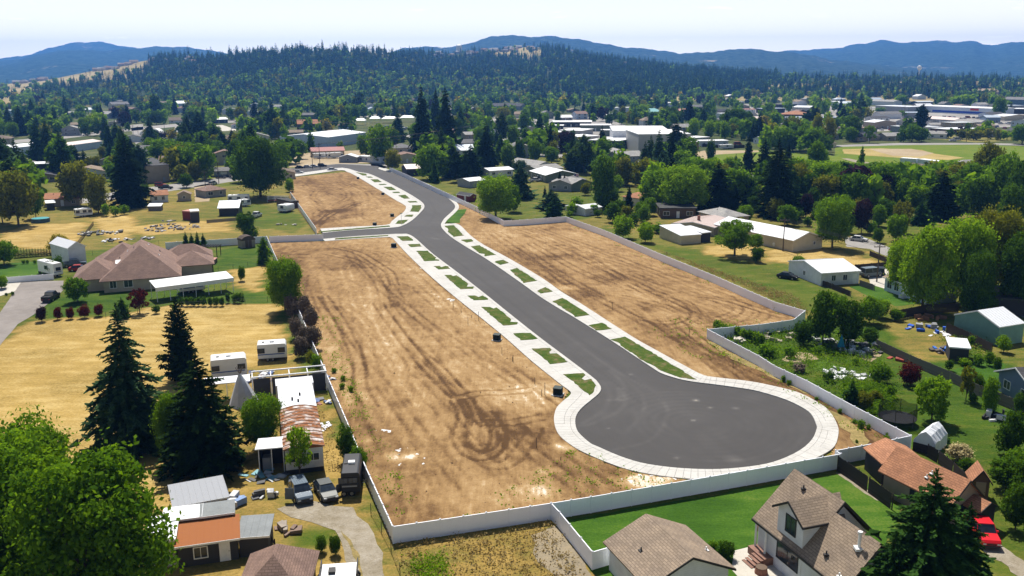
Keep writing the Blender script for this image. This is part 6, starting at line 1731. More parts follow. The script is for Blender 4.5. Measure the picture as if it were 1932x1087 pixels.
house((924, 335), (968, 332), 9, 2.8, 'gx', .8, rc='white', wc='white', label='white-roofed house above the big round tree')
house((768, 333), (810, 331), 9, 3.2, 'gx', 1.5, rc='rose', wc='dark', label='dark brown garage with a pinkish roof beside the street entrance', name='garage', cat='garage', win=False, ov=.3)
house((1000, 336), (1030, 345), 14, 3.0, 'gx', 1.6, rc='white', wc='green', label='grey-green house with a pale metal gable roof')
house((1016, 335), (1062, 330), 10, 3.0, 'gx', 1.5, rc='lgrey', wc='green', label='grey-green house with light grey roof behind the two small conifers')
house((1042, 356), (1078, 362), 10, 2.8, 'gx', 1.6, rc='lgrey', wc='green', label='house with light grey roof and a brown wing above the lawn')
house((1078, 362), (1104, 352), 9, 2.8, 'gx', 1.4, rc='grey', wc='grey', label='grey house half hidden by the tall dark leafy tree')
house((960, 318), (1012, 326), 10, 3.0, 'gx', 1.6, rc='lgrey', wc='white', label='white gabled house left of the pointed spruce')
house((1380, 372), (1430, 380), 10, 2.6, 'flat', .1, rc='lgrey', wc='tan', label='low flat-roofed house right of the dark conifers')
house((1405, 345), (1435, 352), 9, 2.8, 'gx', 1.4, rc='grey', wc='grey', label='grey house between the tall conifer and the playing field')
# ---- left middle distance
def big_house():
 H_ = 2.9
 a, b = G(197, 553), G(338, 542)
 rz = math.atan2((b - a).y, (b - a).x); w_ = (b - a).length
 c, _, _, _ = None, 0, 0, 0
 ctr = (a + b) / 2
 r = house(None, None, 22, H_, 'hip', 5.2, fr=(ctr, rz, w_), rc='rbrown', wc='beige', label='large beige house with a sprawling reddish-brown hip roof', ov=.7, vents=6, wins=[('f', -.35, .9, 1.6, 1.4), ('f', .45, .9, 1.2, 1.1), ('f', -.75, .9, 1.2, 1.4)], chimney=None)
 root = r[0]
 def wing(x, y, ww, dd, rise, nm='wing'):
  p = local(ctr, rz, x, y)
  wm = wall_mesh('hip', ww, dd, H_, rise); ro = roof_mesh('hip', ww, dd, H_ - .03, rise, .6)
  o = wm.build('wing_wall', WALLS['beige'], root); o.location = (x, y, 0)
  o = ro.build('wing_roof', ROOFS['rbrown'], root, uv=True); o.location = (x, y, 0)
 wing(-w_ / 2 - 1.5, 2.5, 8, 12, 2.6)
 wing(w_ / 2 + 3.0, 9.5, 8, 8, 2.2)
 wing(w_ / 2 + 2.0, 19, 10, 7, 2.2)
 wing(-w_ / 2 + 3, 12, 12, 14, 4.0)
 sk = MB(); sk.slab([(-w_ / 2 + 2.2, 5.5, 4.9), (-w_ / 2 + 3.6, 5.5, 4.9), (-w_ / 2 + 3.6, 7, 5.4), (-w_ / 2 + 2.2, 7, 5.4)], .1); sk.build('skylight', TRIM, root)
big_house()
# long white carport with a caravan under it
def carport():
 a, b = G(293, 543, 3.0), G(440.7, 524, 3.0); rz = math.atan2((b - a).y, (b - a).x); w_ = (b - a).length
 c = (a + b) / 2; c.z = 0
 root = thing('carport', 'long carport with a white roof beside the brown-roofed house', 'carport', c, rz)
 m = MB(); m.slab([(-w_ / 2, 0, 3.0), (w_ / 2, 0, 3.0), (w_ / 2, 5, 3.5), (-w_ / 2, 5, 3.5)], .12); m.box(-w_ / 2, w_ / 2, -.06, -.002, 2.2, 3.0); m.box(-w_ / 2, w_ / 2, 5.002, 5.06, 3.1, 3.5)
 m.build('carport_roof', ROOFS['flat'], root)
 for i in range(7):
  for y in (.1, 4.9):
   p = MB(); x = -w_ / 2 + .2 + (w_ - .4) * i / 6; p.box(x - .05, x + .05, y - .05, y + .05, 0, 2.9); p.build('carport_post', TRIM, root)
carport()
camper((340, 556), (388, 550), 2.5, 2.6, 'white and blue camper parked under the long carport', stripe=(.05, .12, .35))
house((132, 502), (164, 497), 10, 4.2, 'gy', 1.2, rc='white', wc='white', label='tall open white machinery shed beside the parked motorhome', name='machine_shed', cat='shed', win=False, ov=.2)
camper((103, 524), (120, 521), 7.5, 3.1, 'white motorhome parked in front of the machinery shed', name='motorhome', cat='motorhome', slant=.1, wins=1)
car(150, 511, 0.2, 'sedan', (.35, .03, .03), 'red', 'red boat-like car parked by the brown-roofed house')
car(140, 503, 0.5, 'pickup', (.12, .16, .2), 'dark blue', 'dark truck parked between the motorhome and the house')
car(97, 566, math.pi / 2 + .1, 'pickup', (.015, .015, .017), 'black', 'black pickup truck parked on the grey driveway')
def barrel_shed():
 a, b = G(457, 469), G(482, 466); rz = math.atan2((b - a).y, (b - a).x) ; w_ = (b - a).length; c = (a + b) / 2
 root = thing('garden_shed', 'brown garden shed with a barrel roof against the white fence', 'shed', c, rz)
 w = MB(); w.box(-w_ / 2, w_ / 2, 0, 3, 0, 2.0); w.build('wall', WALLS['tan'], root)
 m = MB(); prof = [(-w_ / 2 - .15, 1.95), (-w_ / 2, 2.4), (-w_ / 4, 2.95), (0, 3.1), (w_ / 4, 2.95), (w_ / 2, 2.4), (w_ / 2 + .15, 1.95)]
 m.loft([[(x, -.1, z) for x, z in prof], [(x, 3.1, z) for x, z in prof]]); m.build('roof', ROOFS['brown'], root)
 add_door(root, -.5, -.11, .05, 0, .8, 1.9, 'brown'); add_door(root, .4, -.11, .05, 0, .8, 1.9, 'brown')
barrel_shed()
def hot_tub():
 g = G(395, 497)
 root = thing('hot_tub', 'hot tub with a reddish cover on the small deck beside the brown-roofed house', 'hot tub', g, .1)
 m = MB(); m.box(-1.6, 1.6, -1.4, 1.4, 0, 1.0); m.build('tub', WALLS['brown'], root); m = MB(); m.box(-1.65, 1.65, -1.45, 1.45, 1.0, 1.12); m.build('cover', plain('reddish_cover', (.42, .2, .15)), root)
 g = G(398, 483); p = thing('pergola', 'dark timber pergola above the patio behind the hot tub', 'pergola', g)
 for x in (-2, 2):
  for y in (-1.5, 1.5): mm = MB(); mm.box(x - .08, x + .08, y - .08, y + .08, 0, 2.4); mm.build('post', WOODD, p)
 for i in range(8): mm = MB(); mm.box(-2.3 + i * .62, -2.2 + i * .62, -1.9, 1.9, 2.4, 2.55); mm.build('beam', WOODD, p)
hot_tub()
fg = thing('flag', 'small flag on a short pole beside the porch of the brown-roofed house', 'flag', G(190, 547))
m = MB(); m.tube((0, 0, 0), (0, 0, 3), .03, n=5); m.build('flagpole', TRIM, fg)
def usflag(root, w_, h_, z):
 s = MB(); n = 7;
 for k in range(n): s.box(0, w_, -.012, .012, z + h_ * (2 * k) / 13, z + h_ * (2 * k + 1) / 13)
 s.build('red_stripes', plain('flag_red', (.45, .02, .03)), root)
 s = MB()
 for k in range(6): s.box(0, w_, -.011, .011, z + h_ * (2 * k + 1) / 13, z + h_ * (2 * k + 2) / 13)
 s.build('white_stripes', TRIM, root)
 s = MB(); s.box(0, w_ * .4, -.016, .016, z + h_ * 6 / 13 + .001, z + h_ + .002); s.build('blue_canton', plain('flag_blue', (.02, .03, .15)), root)
usflag(fg, 1.6, .95, 2.0)
fg2 = thing('flag', 'flag on a tall pole in front of the light grey roofed houses', 'flag', G(1083, 352)); m = MB(); m.tube((0, 0, 0), (0, 0, 5), .04, n=5); m.build('flagpole', TRIM, fg2); usflag(fg2, 1.8, 1.1, 3.7)
house((287, 383), (318, 381), 7, 2.6, 'gx', 1.2, rc='orange', wc='white', label='small white cottage with an orange roof and two dark windows', wins=[('f', -.5, .9, .9, 1.2), ('f', .4, .9, .9, 1.2)])
house((336, 380), (360, 379), 4, 2.4, 'gy', 1.0, rc='tan', wc='beige', label='small beige garden shed with brown roof right of the white cottage', name='garden_shed', cat='shed', wins=[('f', 0, .9, .7, .9)])
house((388, 374), (427, 370), 8, 2.6, 'hip', 1.4, rc='rbrown', wc='grey', label='grey house with brown hip roof beside the white motorhomes')
house((404, 334), (435, 333), 8, 2.5, 'gx', 1.2, rc='grey', wc='grey', label='low grey garage above the street with cars in front', name='garage', cat='garage', garage=0.2)
house((345, 415), (360, 416), 3.5, 2.6, 'flat', 0, rc='pink', wc='red', label='dark red shipping-crate shed, the left one of a pair', name='shed', cat='shed', win=False, ov=.1)
house((361, 420), (377, 419), 4.5, 3.2, 'flat', 0, rc='white', wc='dark', label='dark upright shed with a pale roof beside the red shed', name='shed', cat='shed', win=False, ov=.1)
house((414, 408), (450, 407), 9, 2.6, 'gx', 1.6, rc='blue', wc='dark', label='small dark barn with a pale blue metal roof', name='barn', cat='barn', win=False, ov=.4)
camper((430, 384), (470, 383), 2.5, 2.8, 'long white trailer parked behind the small dark barn', slant=.2)
camper((455, 391), (474, 389), 2.3, 2.4, 'short white camper parked beside the long white trailer', slant=.5, wins=2)
car(484, 410, 1.45, 'pickup', (.6, .6, .6), 'white', 'white pickup truck parked on the meadow beside the dark bush')
camper((144, 411), (176, 408), 2.4, 2.6, 'white camper trailer parked in the left field', slant=.5)
camper((524, 401), (541, 402), 4.5, 2.5, 'small white camper trailer near the corner of the upper lot', slant=.2, wins=1)
house((522, 388), (549, 394), 3, 2.2, 'flat', 0, rc='moss', wc='brown', label='brown horse trailer beside the small white camper', name='horse_trailer', cat='trailer', win=False, ov=.05)
def flatrack(px, py, label, w_=6, d=2.2, cnt=4):
 root = thing('equipment_rack', label, 'rack', G(px, py), .1)
 for i in range(cnt):
  for y in (0, d): m = MB(); x = -w_ / 2 + w_ * i / (cnt - 1); m.box(x - .05, x + .05, y - .05, y + .05, 0, 2.0); m.build('post', TRIM, root)
 for z in (1.3, 2.0):
  m = MB(); m.box(-w_ / 2, w_ / 2, -.05, .05, z - .1, z); m.box(-w_ / 2, w_ / 2, d - .05, d + .05, z - .1, z); m.build('rail', TRIM, root)
 m = MB(); m.box(-w_ / 2, w_ / 2, .1, d - .1, .5, .7); m.build('deck', WALLS['red'], root)
flatrack(524, 382, 'white-railed equipment trailer behind the small camper', 7)
pl_ = thing('pool', 'small round blue pool with raised sides on the left lawn', 'pool', G(77, 419))
m = MB(); m.tube((0, 0, 0), (0, 0, 1.2), 2.6, n=20); m.build('pool_wall', plain('dark_pool_wall', (.05, .1, .12)), pl_); m = MB(); m.tube((0, 0, 1.2), (0, 0, 1.23), 2.45, n=20); m.build('pool_cover', plain('teal_cover', (.06, .33, .36), .4), pl_)
house((86, 391), (150, 388), 9, 2.7, 'gx', 1.4, rc='orange', wc='tan', label='long low house with a reddish roof behind the willows on the left')
house((90, 397), (104, 396), 4, 2.3, 'shed', .4, rc='white', wc='dark', label='tiny dark shed with white roof beside the left willows', name='shed', cat='shed', win=False)
ck = thing('chicken_coop', 'weathered chicken coop with a pale roof at the edge of the field', 'coop', G(294, 397), .1)
m = MB(); m.box(-2, 2, -1.3, 1.3, .0, 1.5); m.build('coop_wall', WOODG, ck); m = MB(); m.slab([(-2.2, -1.5, 1.6), (2.2, -1.5, 1.6), (2.2, 1.5, 2.2), (-2.2, 1.5, 2.2)], .08); m.build('coop_roof', ROOFS['white'], ck)
# warehouses left
house((25, 297), (116, 287), 12, 5.0, 'shed', .8, rc='white', wc='pale', label='long white warehouse with a flat white roof on the left', name='warehouse', cat='warehouse', win=False, ov=.1)
house((126, 289), (194, 279), 12, 4, 'gx', 1.2, rc='rose', wc='pale', label='pale building with a rose and white roof right of the long white warehouse', name='warehouse', cat='warehouse', win=False, ov=.1)
house((66, 329), (107, 327), 12, 4.4, 'flat', 0, rc='flat', wc='dark', label='dark building with a flat white roof behind the left willows', name='commercial_building', cat='building', ov=.1)
house((278, 346), (321, 343), 26, 7.0, 'shed', 1.0, rc='dark', wc='tan', label='tan warehouse with a charcoal roof dotted with skylights', name='warehouse', cat='warehouse', win=False, ov=.2, doors=(('f', .5, 'grey'),))
rr = random.Random(9)
# domes
for i, (x0, x1, yb, yt) in enumerate([(265, 286, 262, 246), (284, 309, 260, 242), (318, 338, 260, 243)]):
 g = G((x0 + x1) / 2, yb); r = (x1 - x0) / 2 * mpp(g); h = H((x0 + x1) / 2, yb, yt)
 o = thing('storage_dome', ('leftmost', 'middle', 'rightmost')[i] + ' of the three white fabric storage domes', 'dome', g)
 m = MB(); rings = []
 for k in range(9):
  a = math.pi * k / 8
  rings.append([(-math.cos(a) * r * .97, y, math.sin(a) ** .8 * h * .97) for y in (-r * .8, -r * .3, r * .3, r * .8)])
 n = 4; vs = [v for q in rings for v in q]; fs = [(k * 4 + j, k * 4 + j + 1, (k + 1) * 4 + j + 1, (k + 1) * 4 + j) for k in range(8) for j in range(3)] + [tuple(k * 4 for k in range(9)), tuple(k * 4 + 3 for k in range(8, -1, -1))]
 m.add(vs, fs); m.build('dome_cover', plain('white_fabric', (.76, .75, .72)), o)
 m = MB(); m.box(-r * .3, r * .3, -r * .8 - .05, -r * .8 - .01, 0, h * .6); m.build('dome_door', DTRIM, o)
# white warehouse in the middle
def white_wh():
 a, b, c_ = G(594, 276), G(620, 279), G(692, 268)
 rz = math.atan2((c_ - b).y, (c_ - b).x); ctr = (b + c_) / 2
 house(None, None, 34, 6.2, 'gx', 1.6, fr=(ctr, rz, (c_ - b).length), rc='white', wc='pale', label='big white warehouse with bright white roof in the middle distance', name='warehouse', cat='warehouse', win=False, ov=.1)
 house((560, 272), (592, 276), 26, 5.8, 'shed', .5, rc='white', wc='pale', label='white wing on the left end of the big white warehouse', name='warehouse', cat='warehouse', win=False, ov=.1)
white_wh()
house((589, 297), (650, 295), 9, 3.2, 'gx', 1.6, rc='pink', wc='beige', label='low beige shed with a faded red roof in front of the white warehouse', name='shed', cat='shed', win=False)
house((640, 307), (673, 307), 7, 2.7, 'gy', 1.3, rc='white', wc='grey', label='small grey hut with a pale gable roof beside the white mobile home', name='hut', cat='hut', wins=[('f', 0, 1, .9, .9)])
house((676, 305), (718, 308), 4.5, 2.7, 'flat', 0, rc='flat', wc='white', label='long white mobile home beside the grey hut', name='mobile_home', cat='mobile home', ov=.1)
camper((592, 300), (616, 299), 2.5, 2.8, 'white box trailer left of the low red-roofed shed', slant=.1, wins=1)
camper((618, 300), (648, 298), 2.5, 3.0, 'white trailer parked along the red-roofed shed', slant=.8, wins=2)
house((748, 290), (781, 288), 10, 3.0, 'hip', 2.0, rc='grey', wc='beige', label='house with grey hip roof behind the olive street tree')
house((562, 245), (608, 244), 14, 4.5, 'gx', 3.0, rc='orange', wc='brown', label='dark brown barn-like house with a reddish roof edge')
for i, (x, y, ww) in enumerate([(681, 236, 20), (708, 232, 20), (738, 232, 34), (769, 230, 26)]):
 g = G(x, y); s = ww * mpp(g)
 o = thing('market_canopy', ('left-hand small', 'second small', 'large', 'right-hand')[i] + ' white canopy roof in the car lot behind the warehouse', 'canopy', g)
 for a in (-.45, .45):
  for b in (-.3, .3): m = MB(); m.box(a * s - .1, a * s + .1, b * s - .1, b * s + .1, 0, 4); m.build('post', TRIM, o)
 m = MB(); m.add([(-s / 2, -s * .35, 4), (s / 2, -s * .35, 4), (s / 2, s * .35, 4), (-s / 2, s * .35, 4), (-s * .3, 0, 5.8), (s * .3, 0, 5.8)], [(0, 1, 5, 4), (1, 2, 5), (2, 3, 4, 5), (3, 0, 4), (3, 2, 1, 0)]); m.build('canopy_roof', TRIM, o)
house((343, 250), (385, 248), 14, 2.8, 'hip', 3.0, rc='grey', wc='grey', label='house with a grey hip roof right of the fabric domes')
house((408, 233), (430, 232), 9, 3.5, 'gx', 1.5, rc='white', wc='dark', label='dark building with bright white roof beside the utility pole', name='shop', cat='shop')
# school
def school():
 a, b, c_ = G(1168, 284.6), G(1204, 291), G(1302, 290)
 d1 = (a - b).length
 ctr = (b + c_) / 2; rz = math.atan2((c_ - b).y, (c_ - b).x)
 hgt = H(1204, 291, 254)
 house(None, None, 40, hgt, 'flat', 0, fr=(ctr, rz, (c_ - b).length), rc='flat', wc='conc', label='large windowless grey block gymnasium with flat roof', name='gymnasium', cat='gymnasium', win=False, ov=.15, doors=(('f', -.8, 'dark'),))
 house((1155, 276), (1262, 276), 50, hgt * .86, 'flat', 0, rc='flat', wc='white', label='white hall behind the grey gymnasium', name='school_hall', cat='school building', win=False, ov=.15)
 for (A, B, d, h, wc_, lb) in (((1023, 262), (1064, 261), 18, 4, 'dark', 'low dark school wing with a bright flat roof at the left'), ((1040, 240), (1115, 240), 22, 4, 'dark', 'long low school wing with white roof at the back'),
                             ((1095, 248), (1152, 248), 16, 4.5, 'green', 'green-walled school wing with white roof'), ((1112, 281), (1167, 283), 26, 5, 'dark', 'round-cornered school wing with dark walls beside the gymnasium'),
                             ((1055, 256), (1098, 257), 24, 3.6, 'conc', 'low connecting school roof between the wings'), ((1135, 257), (1160, 257), 10, 4, 'green', 'small green school annex against the white hall'), ((1030, 246), (1062, 246), 12, 3.5, 'dark', 'small dark school block behind the left wing'), ((1090, 270), (1130, 268), 18, 3.8, 'conc', 'low white school roof left of the rounded wing')):
  house(A, B, d, h, 'flat', 0, rc='flat', wc=wc_, label=lb, name='school_wing', cat='school building', ov=.5)
 house((1303, 284), (1318, 283), 14, 4.5, 'flat', 0, rc='flat', wc='brick', label='small red brick block right of the gymnasium', name='brick_building', cat='building', win=False)
 house((1322, 277), (1374, 276), 9, 3.2, 'flat', 0, rc='flat', wc='white', label='long white portable classroom with dark windows', name='portable_classroom', cat='classroom')
 house((1305, 270), (1338, 268), 12, 3.0, 'flat', 0, rc='flat', wc='conc', label='low flat canopy behind the brick block', name='canopy_building', cat='building', win=False)
 bfence([(1325, 277), (1375, 281), (1405, 279)], 'dark fence around the vehicles beside the portable classroom', 1.8, WOODD, top=False)
school()
car(1392, 274, .2, 'van', (.5, .06, .04), 'red', 'red van beside the portable classroom')
camper((1360, 282), (1384, 281), 2.5, 2.6, 'white trailer in front of the portable classroom', slant=.2, wins=1)
for i, (A, B) in enumerate((((1697, 311), (1727, 313)), ((1730, 313), (1768, 318)))):
 house(A, B, 4, 3.0, 'flat', 0, rc='flat', wc='pale', label=('left', 'right')[i] + ' one of two white storage containers at the edge of the ball field', name='storage_container', cat='container', win=False, ov=.05)
house((1750, 261), (1785, 262), 8, 3, 'gx', 1.6, rc='lgrey', wc='white', label='white house with chimney behind the ball field road', chimney=(-.3, 0))
car(1797, 267, .1, 'sedan', (.6, .6, .62), 'silver', 'silver car in front of the white house by the ball field')
car(1806, 265, .1, 'van', (.7, .7, .7), 'white', 'white van in front of the white house by the ball field')
# commercial strip on the right
for (A, B, d, h, rf_, ri, rc_, wc_, lb, cat_) in (
 ((1649, 244), (1690, 243), 14, 5, 'gy', 1.5, 'white', 'tan', 'tan warehouse with a bright white gable roof above the ball field', 'warehouse'),
 ((1755, 243), (1800, 243), 9, 3, 'gx', 1.2, 'lgrey', 'white', 'long white mobile home in the left half of the trailer park', 'mobile home'),
 ((1845, 245), (1877, 245), 8, 3, 'gx', 1.0, 'tan', 'cream', 'cream mobile home beside the sandy lot', 'mobile home'),
 ((1690, 236), (1750, 240), 12, 3, 'gx', 1.6, 'dark', 'grey', 'grey house with charcoal roof right of the white-roofed warehouse', 'house'),
 ((1740, 230), (1800, 234), 12, 3, 'gx', 1.8, 'rose', 'grey', 'mobile home with a brownish pink roof', 'mobile home'),
 ((1800, 236), (1850, 238), 12, 3, 'gx', 1.5, 'lgrey', 'grey', 'grey mobile home with a pale roof left of the cream one', 'mobile home'),
 ((1651, 210), (1712, 213), 26, 6, 'flat', 0, 'white', 'grey', 'large grey commercial building with white roof', 'building'),
 ((1700, 222), (1748, 222), 18, 4.5, 'flat', 0, 'blue', 'grey', 'low grey building with pale blue roof', 'building'),
 ((1724, 211), (1870, 218), 30, 6.5, 'flat', 0, 'flat', 'pale', 'very long pale store with a white roof and blue front', 'store'),
 ((1860, 232), (1887, 232), 14, 4.5, 'gx', 1.5, 'blue', 'blue', 'blue-grey shop with a pale roof near the right edge', 'shop'),
 ((1906, 243), (1950, 246), 22, 5.5, 'gy', 2.0, 'white', 'pale', 'white steel building at the right edge', 'warehouse'),
 ((1910, 215), (1960, 216), 22, 5, 'flat', 0, 'flat', 'dark', 'dark store with white roof at the right edge', 'store'),
 ((1890, 198), (1950, 200), 16, 7, 'gx', 3, 'grey', 'blue', 'slate-blue apartment building at the right edge', 'apartment building'),
 ((1466, 225), (1525, 226), 22, 4.5, 'hip', 2.5, 'orange', 'brown', 'low building with a wide brown roof beyond the field trees', 'building'),
 ((1494, 210), (1527, 211), 20, 4.5, 'gx', 1.5, 'white', 'conc', 'pale workshop with bright white roof in the industrial strip', 'workshop'),
 ((1553, 198), (1612, 200), 20, 4.5, 'flat', 0, 'flat', 'white', 'long white shed at the far side of the industrial strip', 'building'),
 ((1575, 202), (1612, 204), 14, 5, 'gx', 2, 'blue', 'white', 'pale blue roofed hall in the industrial strip', 'building'),
 ((1640, 198), (1685, 200), 14, 5, 'gx', 2, 'lgrey', 'white', 'pale gabled building behind the grey commercial building', 'building'),
 ((1480, 242), (1515, 244), 12, 4, 'flat', 0, 'flat', 'conc', 'flat pale building behind the two tall field trees', 'building'),
 ((1188, 220), (1222, 222), 20, 5, 'gy', 3, 'teal', 'teal', 'building with a teal gable roof behind the school', 'building'),
 ((1160, 212), (1186, 212), 12, 5, 'flat', 0, 'flat', 'white', 'white block left of the teal-roofed building', 'building'),
 ((1258, 202), (1298, 202), 22, 5, 'flat', 0, 'flat', 'white', 'white-roofed shop beyond the school trees', 'shop'),
 ((1285, 220), (1310, 218), 16, 5, 'gx', 2, 'pink', 'brown', 'building with a faded red roof beyond the school trees', 'building'),
 ((1404, 216), (1425, 216), 16, 5, 'flat', 0, 'pink', 'white', 'white building with red trim left of the dirt yard', 'building'),
 ((1413, 240), (1440, 240), 16, 6, 'gx', 2, 'rose', 'conc', 'pale building with rose roof right of the round school trees', 'building'),
 ((926, 216), (963, 216), 14, 4.5, 'gx', 1, 'flat', 'white', 'long white roof left of the school', 'building'),
 ((920, 207), (982, 208), 16, 4.5, 'gx', 3, 'dark', 'grey', 'grey church-like building with charcoal roof', 'building'),
 ((970, 223), (990, 223), 12, 4, 'gx', 2, 'tan', 'cream', 'cream house with tan roof beside the school lawn', 'house'),
 ((212, 206), (245, 205), 14, 6, 'gx', 3, 'grey', 'cream', 'large pale apartment house on the left below the hill', 'apartment building'),
 ((205, 215), (245, 217), 14, 5, 'gx', 3, 'rbrown', 'tan', 'tan house with brown roof below the pale apartment house', 'house'),
 ((176, 223), (205, 224), 12, 4.5, 'gx', 2.5, 'lgrey', 'grey', 'grey house left of the tan brown-roofed house', 'house'),
 ((38, 212), (58, 212), 12, 4.5, 'gx', 2.5, 'rbrown', 'cream', 'cream house beside the small bright lawn on the far left', 'house'),
 ((330, 204), (360, 203), 12, 6, 'hip', 3, 'blue', 'pale', 'pale blue two-storey house below the forest', 'house'),
 ((168, 188), (200, 187), 12, 6, 'hip', 3, 'grey', 'pale', 'pale grey house high up below the forest', 'house'),
 ((536, 192), (576, 191), 20, 5, 'gx', 2, 'white', 'grey', 'long pale building below the forest', 'building'),
 ((496, 194), (522, 193), 14, 6, 'gx', 3, 'lgrey', 'white', 'white gabled house left of the long pale building', 'house'),
):
 house(A, B, d, h, rf_, ri, rc=rc_, wc=wc_, label=lb, name=cat_.replace(' ', '_'), cat=cat_, ov=.3)
for k in range(5):       # second-floor bays and signs of the long store
 pass
sg = thing('store_sign', 'blue fascia band on the front of the very long pale store', 'sign', G(1800, 214.6), hframe((1724, 211), (1870, 218))[1])
m = MB(); m.box(-28, 40, -.5, -.1, 1.0, 3.0); m.build('sign_band', plain('store_blue', (.02, .06, .42)), sg); m = MB(); m.box(20, 30, -.7, -.52, 4, 6); m.build('sign_letters', plain('store_red', (.5, .03, .03)), sg)
# red brick building on the wooded slope
house((1079, 152), (1093, 152), 20, 14, 'flat', 0, rc='flat', wc='brick', label='tall red brick tower block among the trees', name='brick_building', cat='building', win=True, ov=.2)
house((1116, 150), (1136, 150), 20, 10, 'flat', 0, rc='brown', wc='brick', label='long red brick building right of the brick tower block', name='brick_building', cat='building', ov=.2)
house((1190, 150), (1214, 150), 18, 5, 'hip', 4, rc='tan', wc='cream', label='cream hillside house with tan roof above the small orchard', name='house', ov=.2)
# ================================================================== JUNK YARD BY THE LEFT FENCE
camper((400, 719), (468, 712), 3.0, 3.1, 'large white travel trailer behind the canvas tipi', slant=.25, wins=2)
camper((487, 684), (542, 680), 2.6, 2.8, 'white travel trailer with a blue stripe at the field edge', stripe=(.03, .10, .30), slant=.2, wins=2)
def tipi():
 g = G(462, 762); top = H(449, 762, 700); r = 28 * mpp(g)
 root = thing('tipi', 'grey-white canvas tipi with crossed poles behind the mobile home', 'tent', g)
 m = MB(); n = 18; rr = random.Random(5)
 rings = []
 for z, k in ((0, 1), (top * .35, .66), (top * .7, .32), (top * .93, .07)):
  rings.append([(math.cos(2 * math.pi * i / n) * r * k * (1 + .05 * (i % 2)) - z * .09, math.sin(2 * math.pi * i / n) * r * k * (1 + .05 * (i % 2)), z) for i in range(n)])
 m.loft(rings); m.build('canvas', plain('grey_canvas', (.52, .53, .55), .8, var=.15), root)
 for i in range(8):
  a = i * .8; m = MB(); m.tube((math.cos(a) * r * .9, math.sin(a) * r * .9, .2), (-math.cos(a) * .5 - top * .09, -math.sin(a) * .5, top * 1.12), .04, n=5); m.build('pole', WOODG, root)
tipi()
def mobile_home():
 # long axis runs away from the camera
 a, b = G(539, 897), G(616, 893)
 far_l, far_r = G(522, 738), G(588, 735)
 fa, fb = G(535.6, 848, 3.2), G(610.7, 839, 3.2)
 dv = ((far_l + far_r) / 2 - (a + b) / 2); L = 24.0
 rz = math.atan2(dv.y, dv.x) - math.pi / 2
 w_ = (fb - fa).length; ctr = (fa + fb) / 2; ctr.z = 0
 root = thing('mobile_home', 'long old mobile home with a rust-streaked ribbed white roof', 'mobile home', ctr, rz)
 P1, P2 = G(593, 770, 3.2), G(580, 723, 3.2)
 L = (P2 - fb).length
 hw = w_ / 2
 m = MB(); m.box(-hw + .1, hw - .1, .1, L, .6, 3.1); m.build('wall', WALLS['white'], root)
 m = MB(); m.box(-hw + .15, hw - .15, .2, L - .1, 0, .6); m.build('skirting', WALLS['dark'], root)
 def roofpart(y0, y1, mat, ribs, nm):
  m = MB(); n = 6
  ring = lambda y: [(-hw - .1, y, 3.08)] + [(-hw - .1 + (2 * hw + .2) * k / n, y, 3.15 + .42 * math.sin(math.pi * k / n)) for k in range(n + 1)] + [(hw + .1, y, 3.08)]
  m.loft([ring(y0), ring(y1)])
  o = m.build(nm, mat, root)
  if ribs:
   rb = MB(); k = int((y1 - y0) / 1.0)
   for i in range(k + 1):
    y = y0 + (y1 - y0) * i / k
    for j in range(n):
     p = lambda t: (-hw - .1 + (2 * hw + .2) * t / n, y, 3.17 + .42 * math.sin(math.pi * t / n))
     rb.tube(p(j), p(j + 1), .07, n=4, cap=False)
   rb.build('roof_ribs', ribs, o)['kind'] = 'stuff'
  return o
 rustm = ribmetal('rust_roof', (0.62, .6, .58), 1.3, .6)
 roofpart(-.2, L * .58, rustm, plain('brown_rust', (.33, .19, .12), .8, var=.3), 'rusty_roof')
 roofpart(L * .58 + .02, L, ROOFS['white'], None, 'white_roof')
 add_window(root, -hw * .45, .09, 1.5, 0, 1.2, .8, 'w'); add_window(root, hw * .45, .09, 1.5, 0, 1.2, .8, 'w')
 for i in range(6): add_window(root, hw - .09, 3 + i * L / 7, 1.6, math.pi / 2, 1.2, .7, 'w')
 for i, (x, y) in enumerate(((.4, L * .75), (-.6, L * .68), (.1, L * .64))):
  m = MB(); m.tube((x, y, 3.4), (x, y, 3.9), .12, n=8); m.build('roof_vent', DTRIM, root)
 # bus-like front and open frame at the far end
 m = MB(); m.box(-hw - .3, hw + .3, L + .1, L + 3.0, 0, 3.2); m.build('rear_module', WALLS['white'], root)
 for i in range(5): add_window(root, -hw + .5 + i * (2 * hw) / 5.2, L + .08, 3.35, 0, .01, .01) if False else None
 lt = thing('open_shelter', 'roofless white frame shelter with dark panels behind the mobile home', 'shelter', local(ctr, rz, -.5, L + 5.5), rz)
 for i in range(5):
  x = -5 + i * 2.5
  m = MB(); m.box(x - .08, x + .08, -.08, .08, 0, 2.8); m.build('post', TRIM, lt)
  m = MB(); m.box(x - .06, x + .06, 0, 2.6, 2.7, 2.82); m.build('rafter', TRIM, lt)
  if i < 4: m = MB(); m.box(x + .12, x + 2.38, .1, .16, 0, 2.6); m.build('dark_panel', WALLS['dark'], lt)
 m = MB(); m.box(-5.1, 5.1, -.1, .1, 2.8, 2.95); m.box(-5.1, 5.1, 2.5, 2.7, 2.8, 2.95); m.build('beam', TRIM, lt)
 m = MB(); m.slab([(-11.5, -.4, 2.6), (-5.3, -.4, 2.6), (-5.3, 2.2, 2.7), (-11.5, 2.2, 2.7)], .1); m.build('canopy_sheet', ROOFS['white'], lt)
 for x in (-11.3, -8.4): m = MB(); m.box(x - .05, x + .05, -.3, -.2, 0, 2.5); m.build('post', TRIM, lt)
mobile_home()
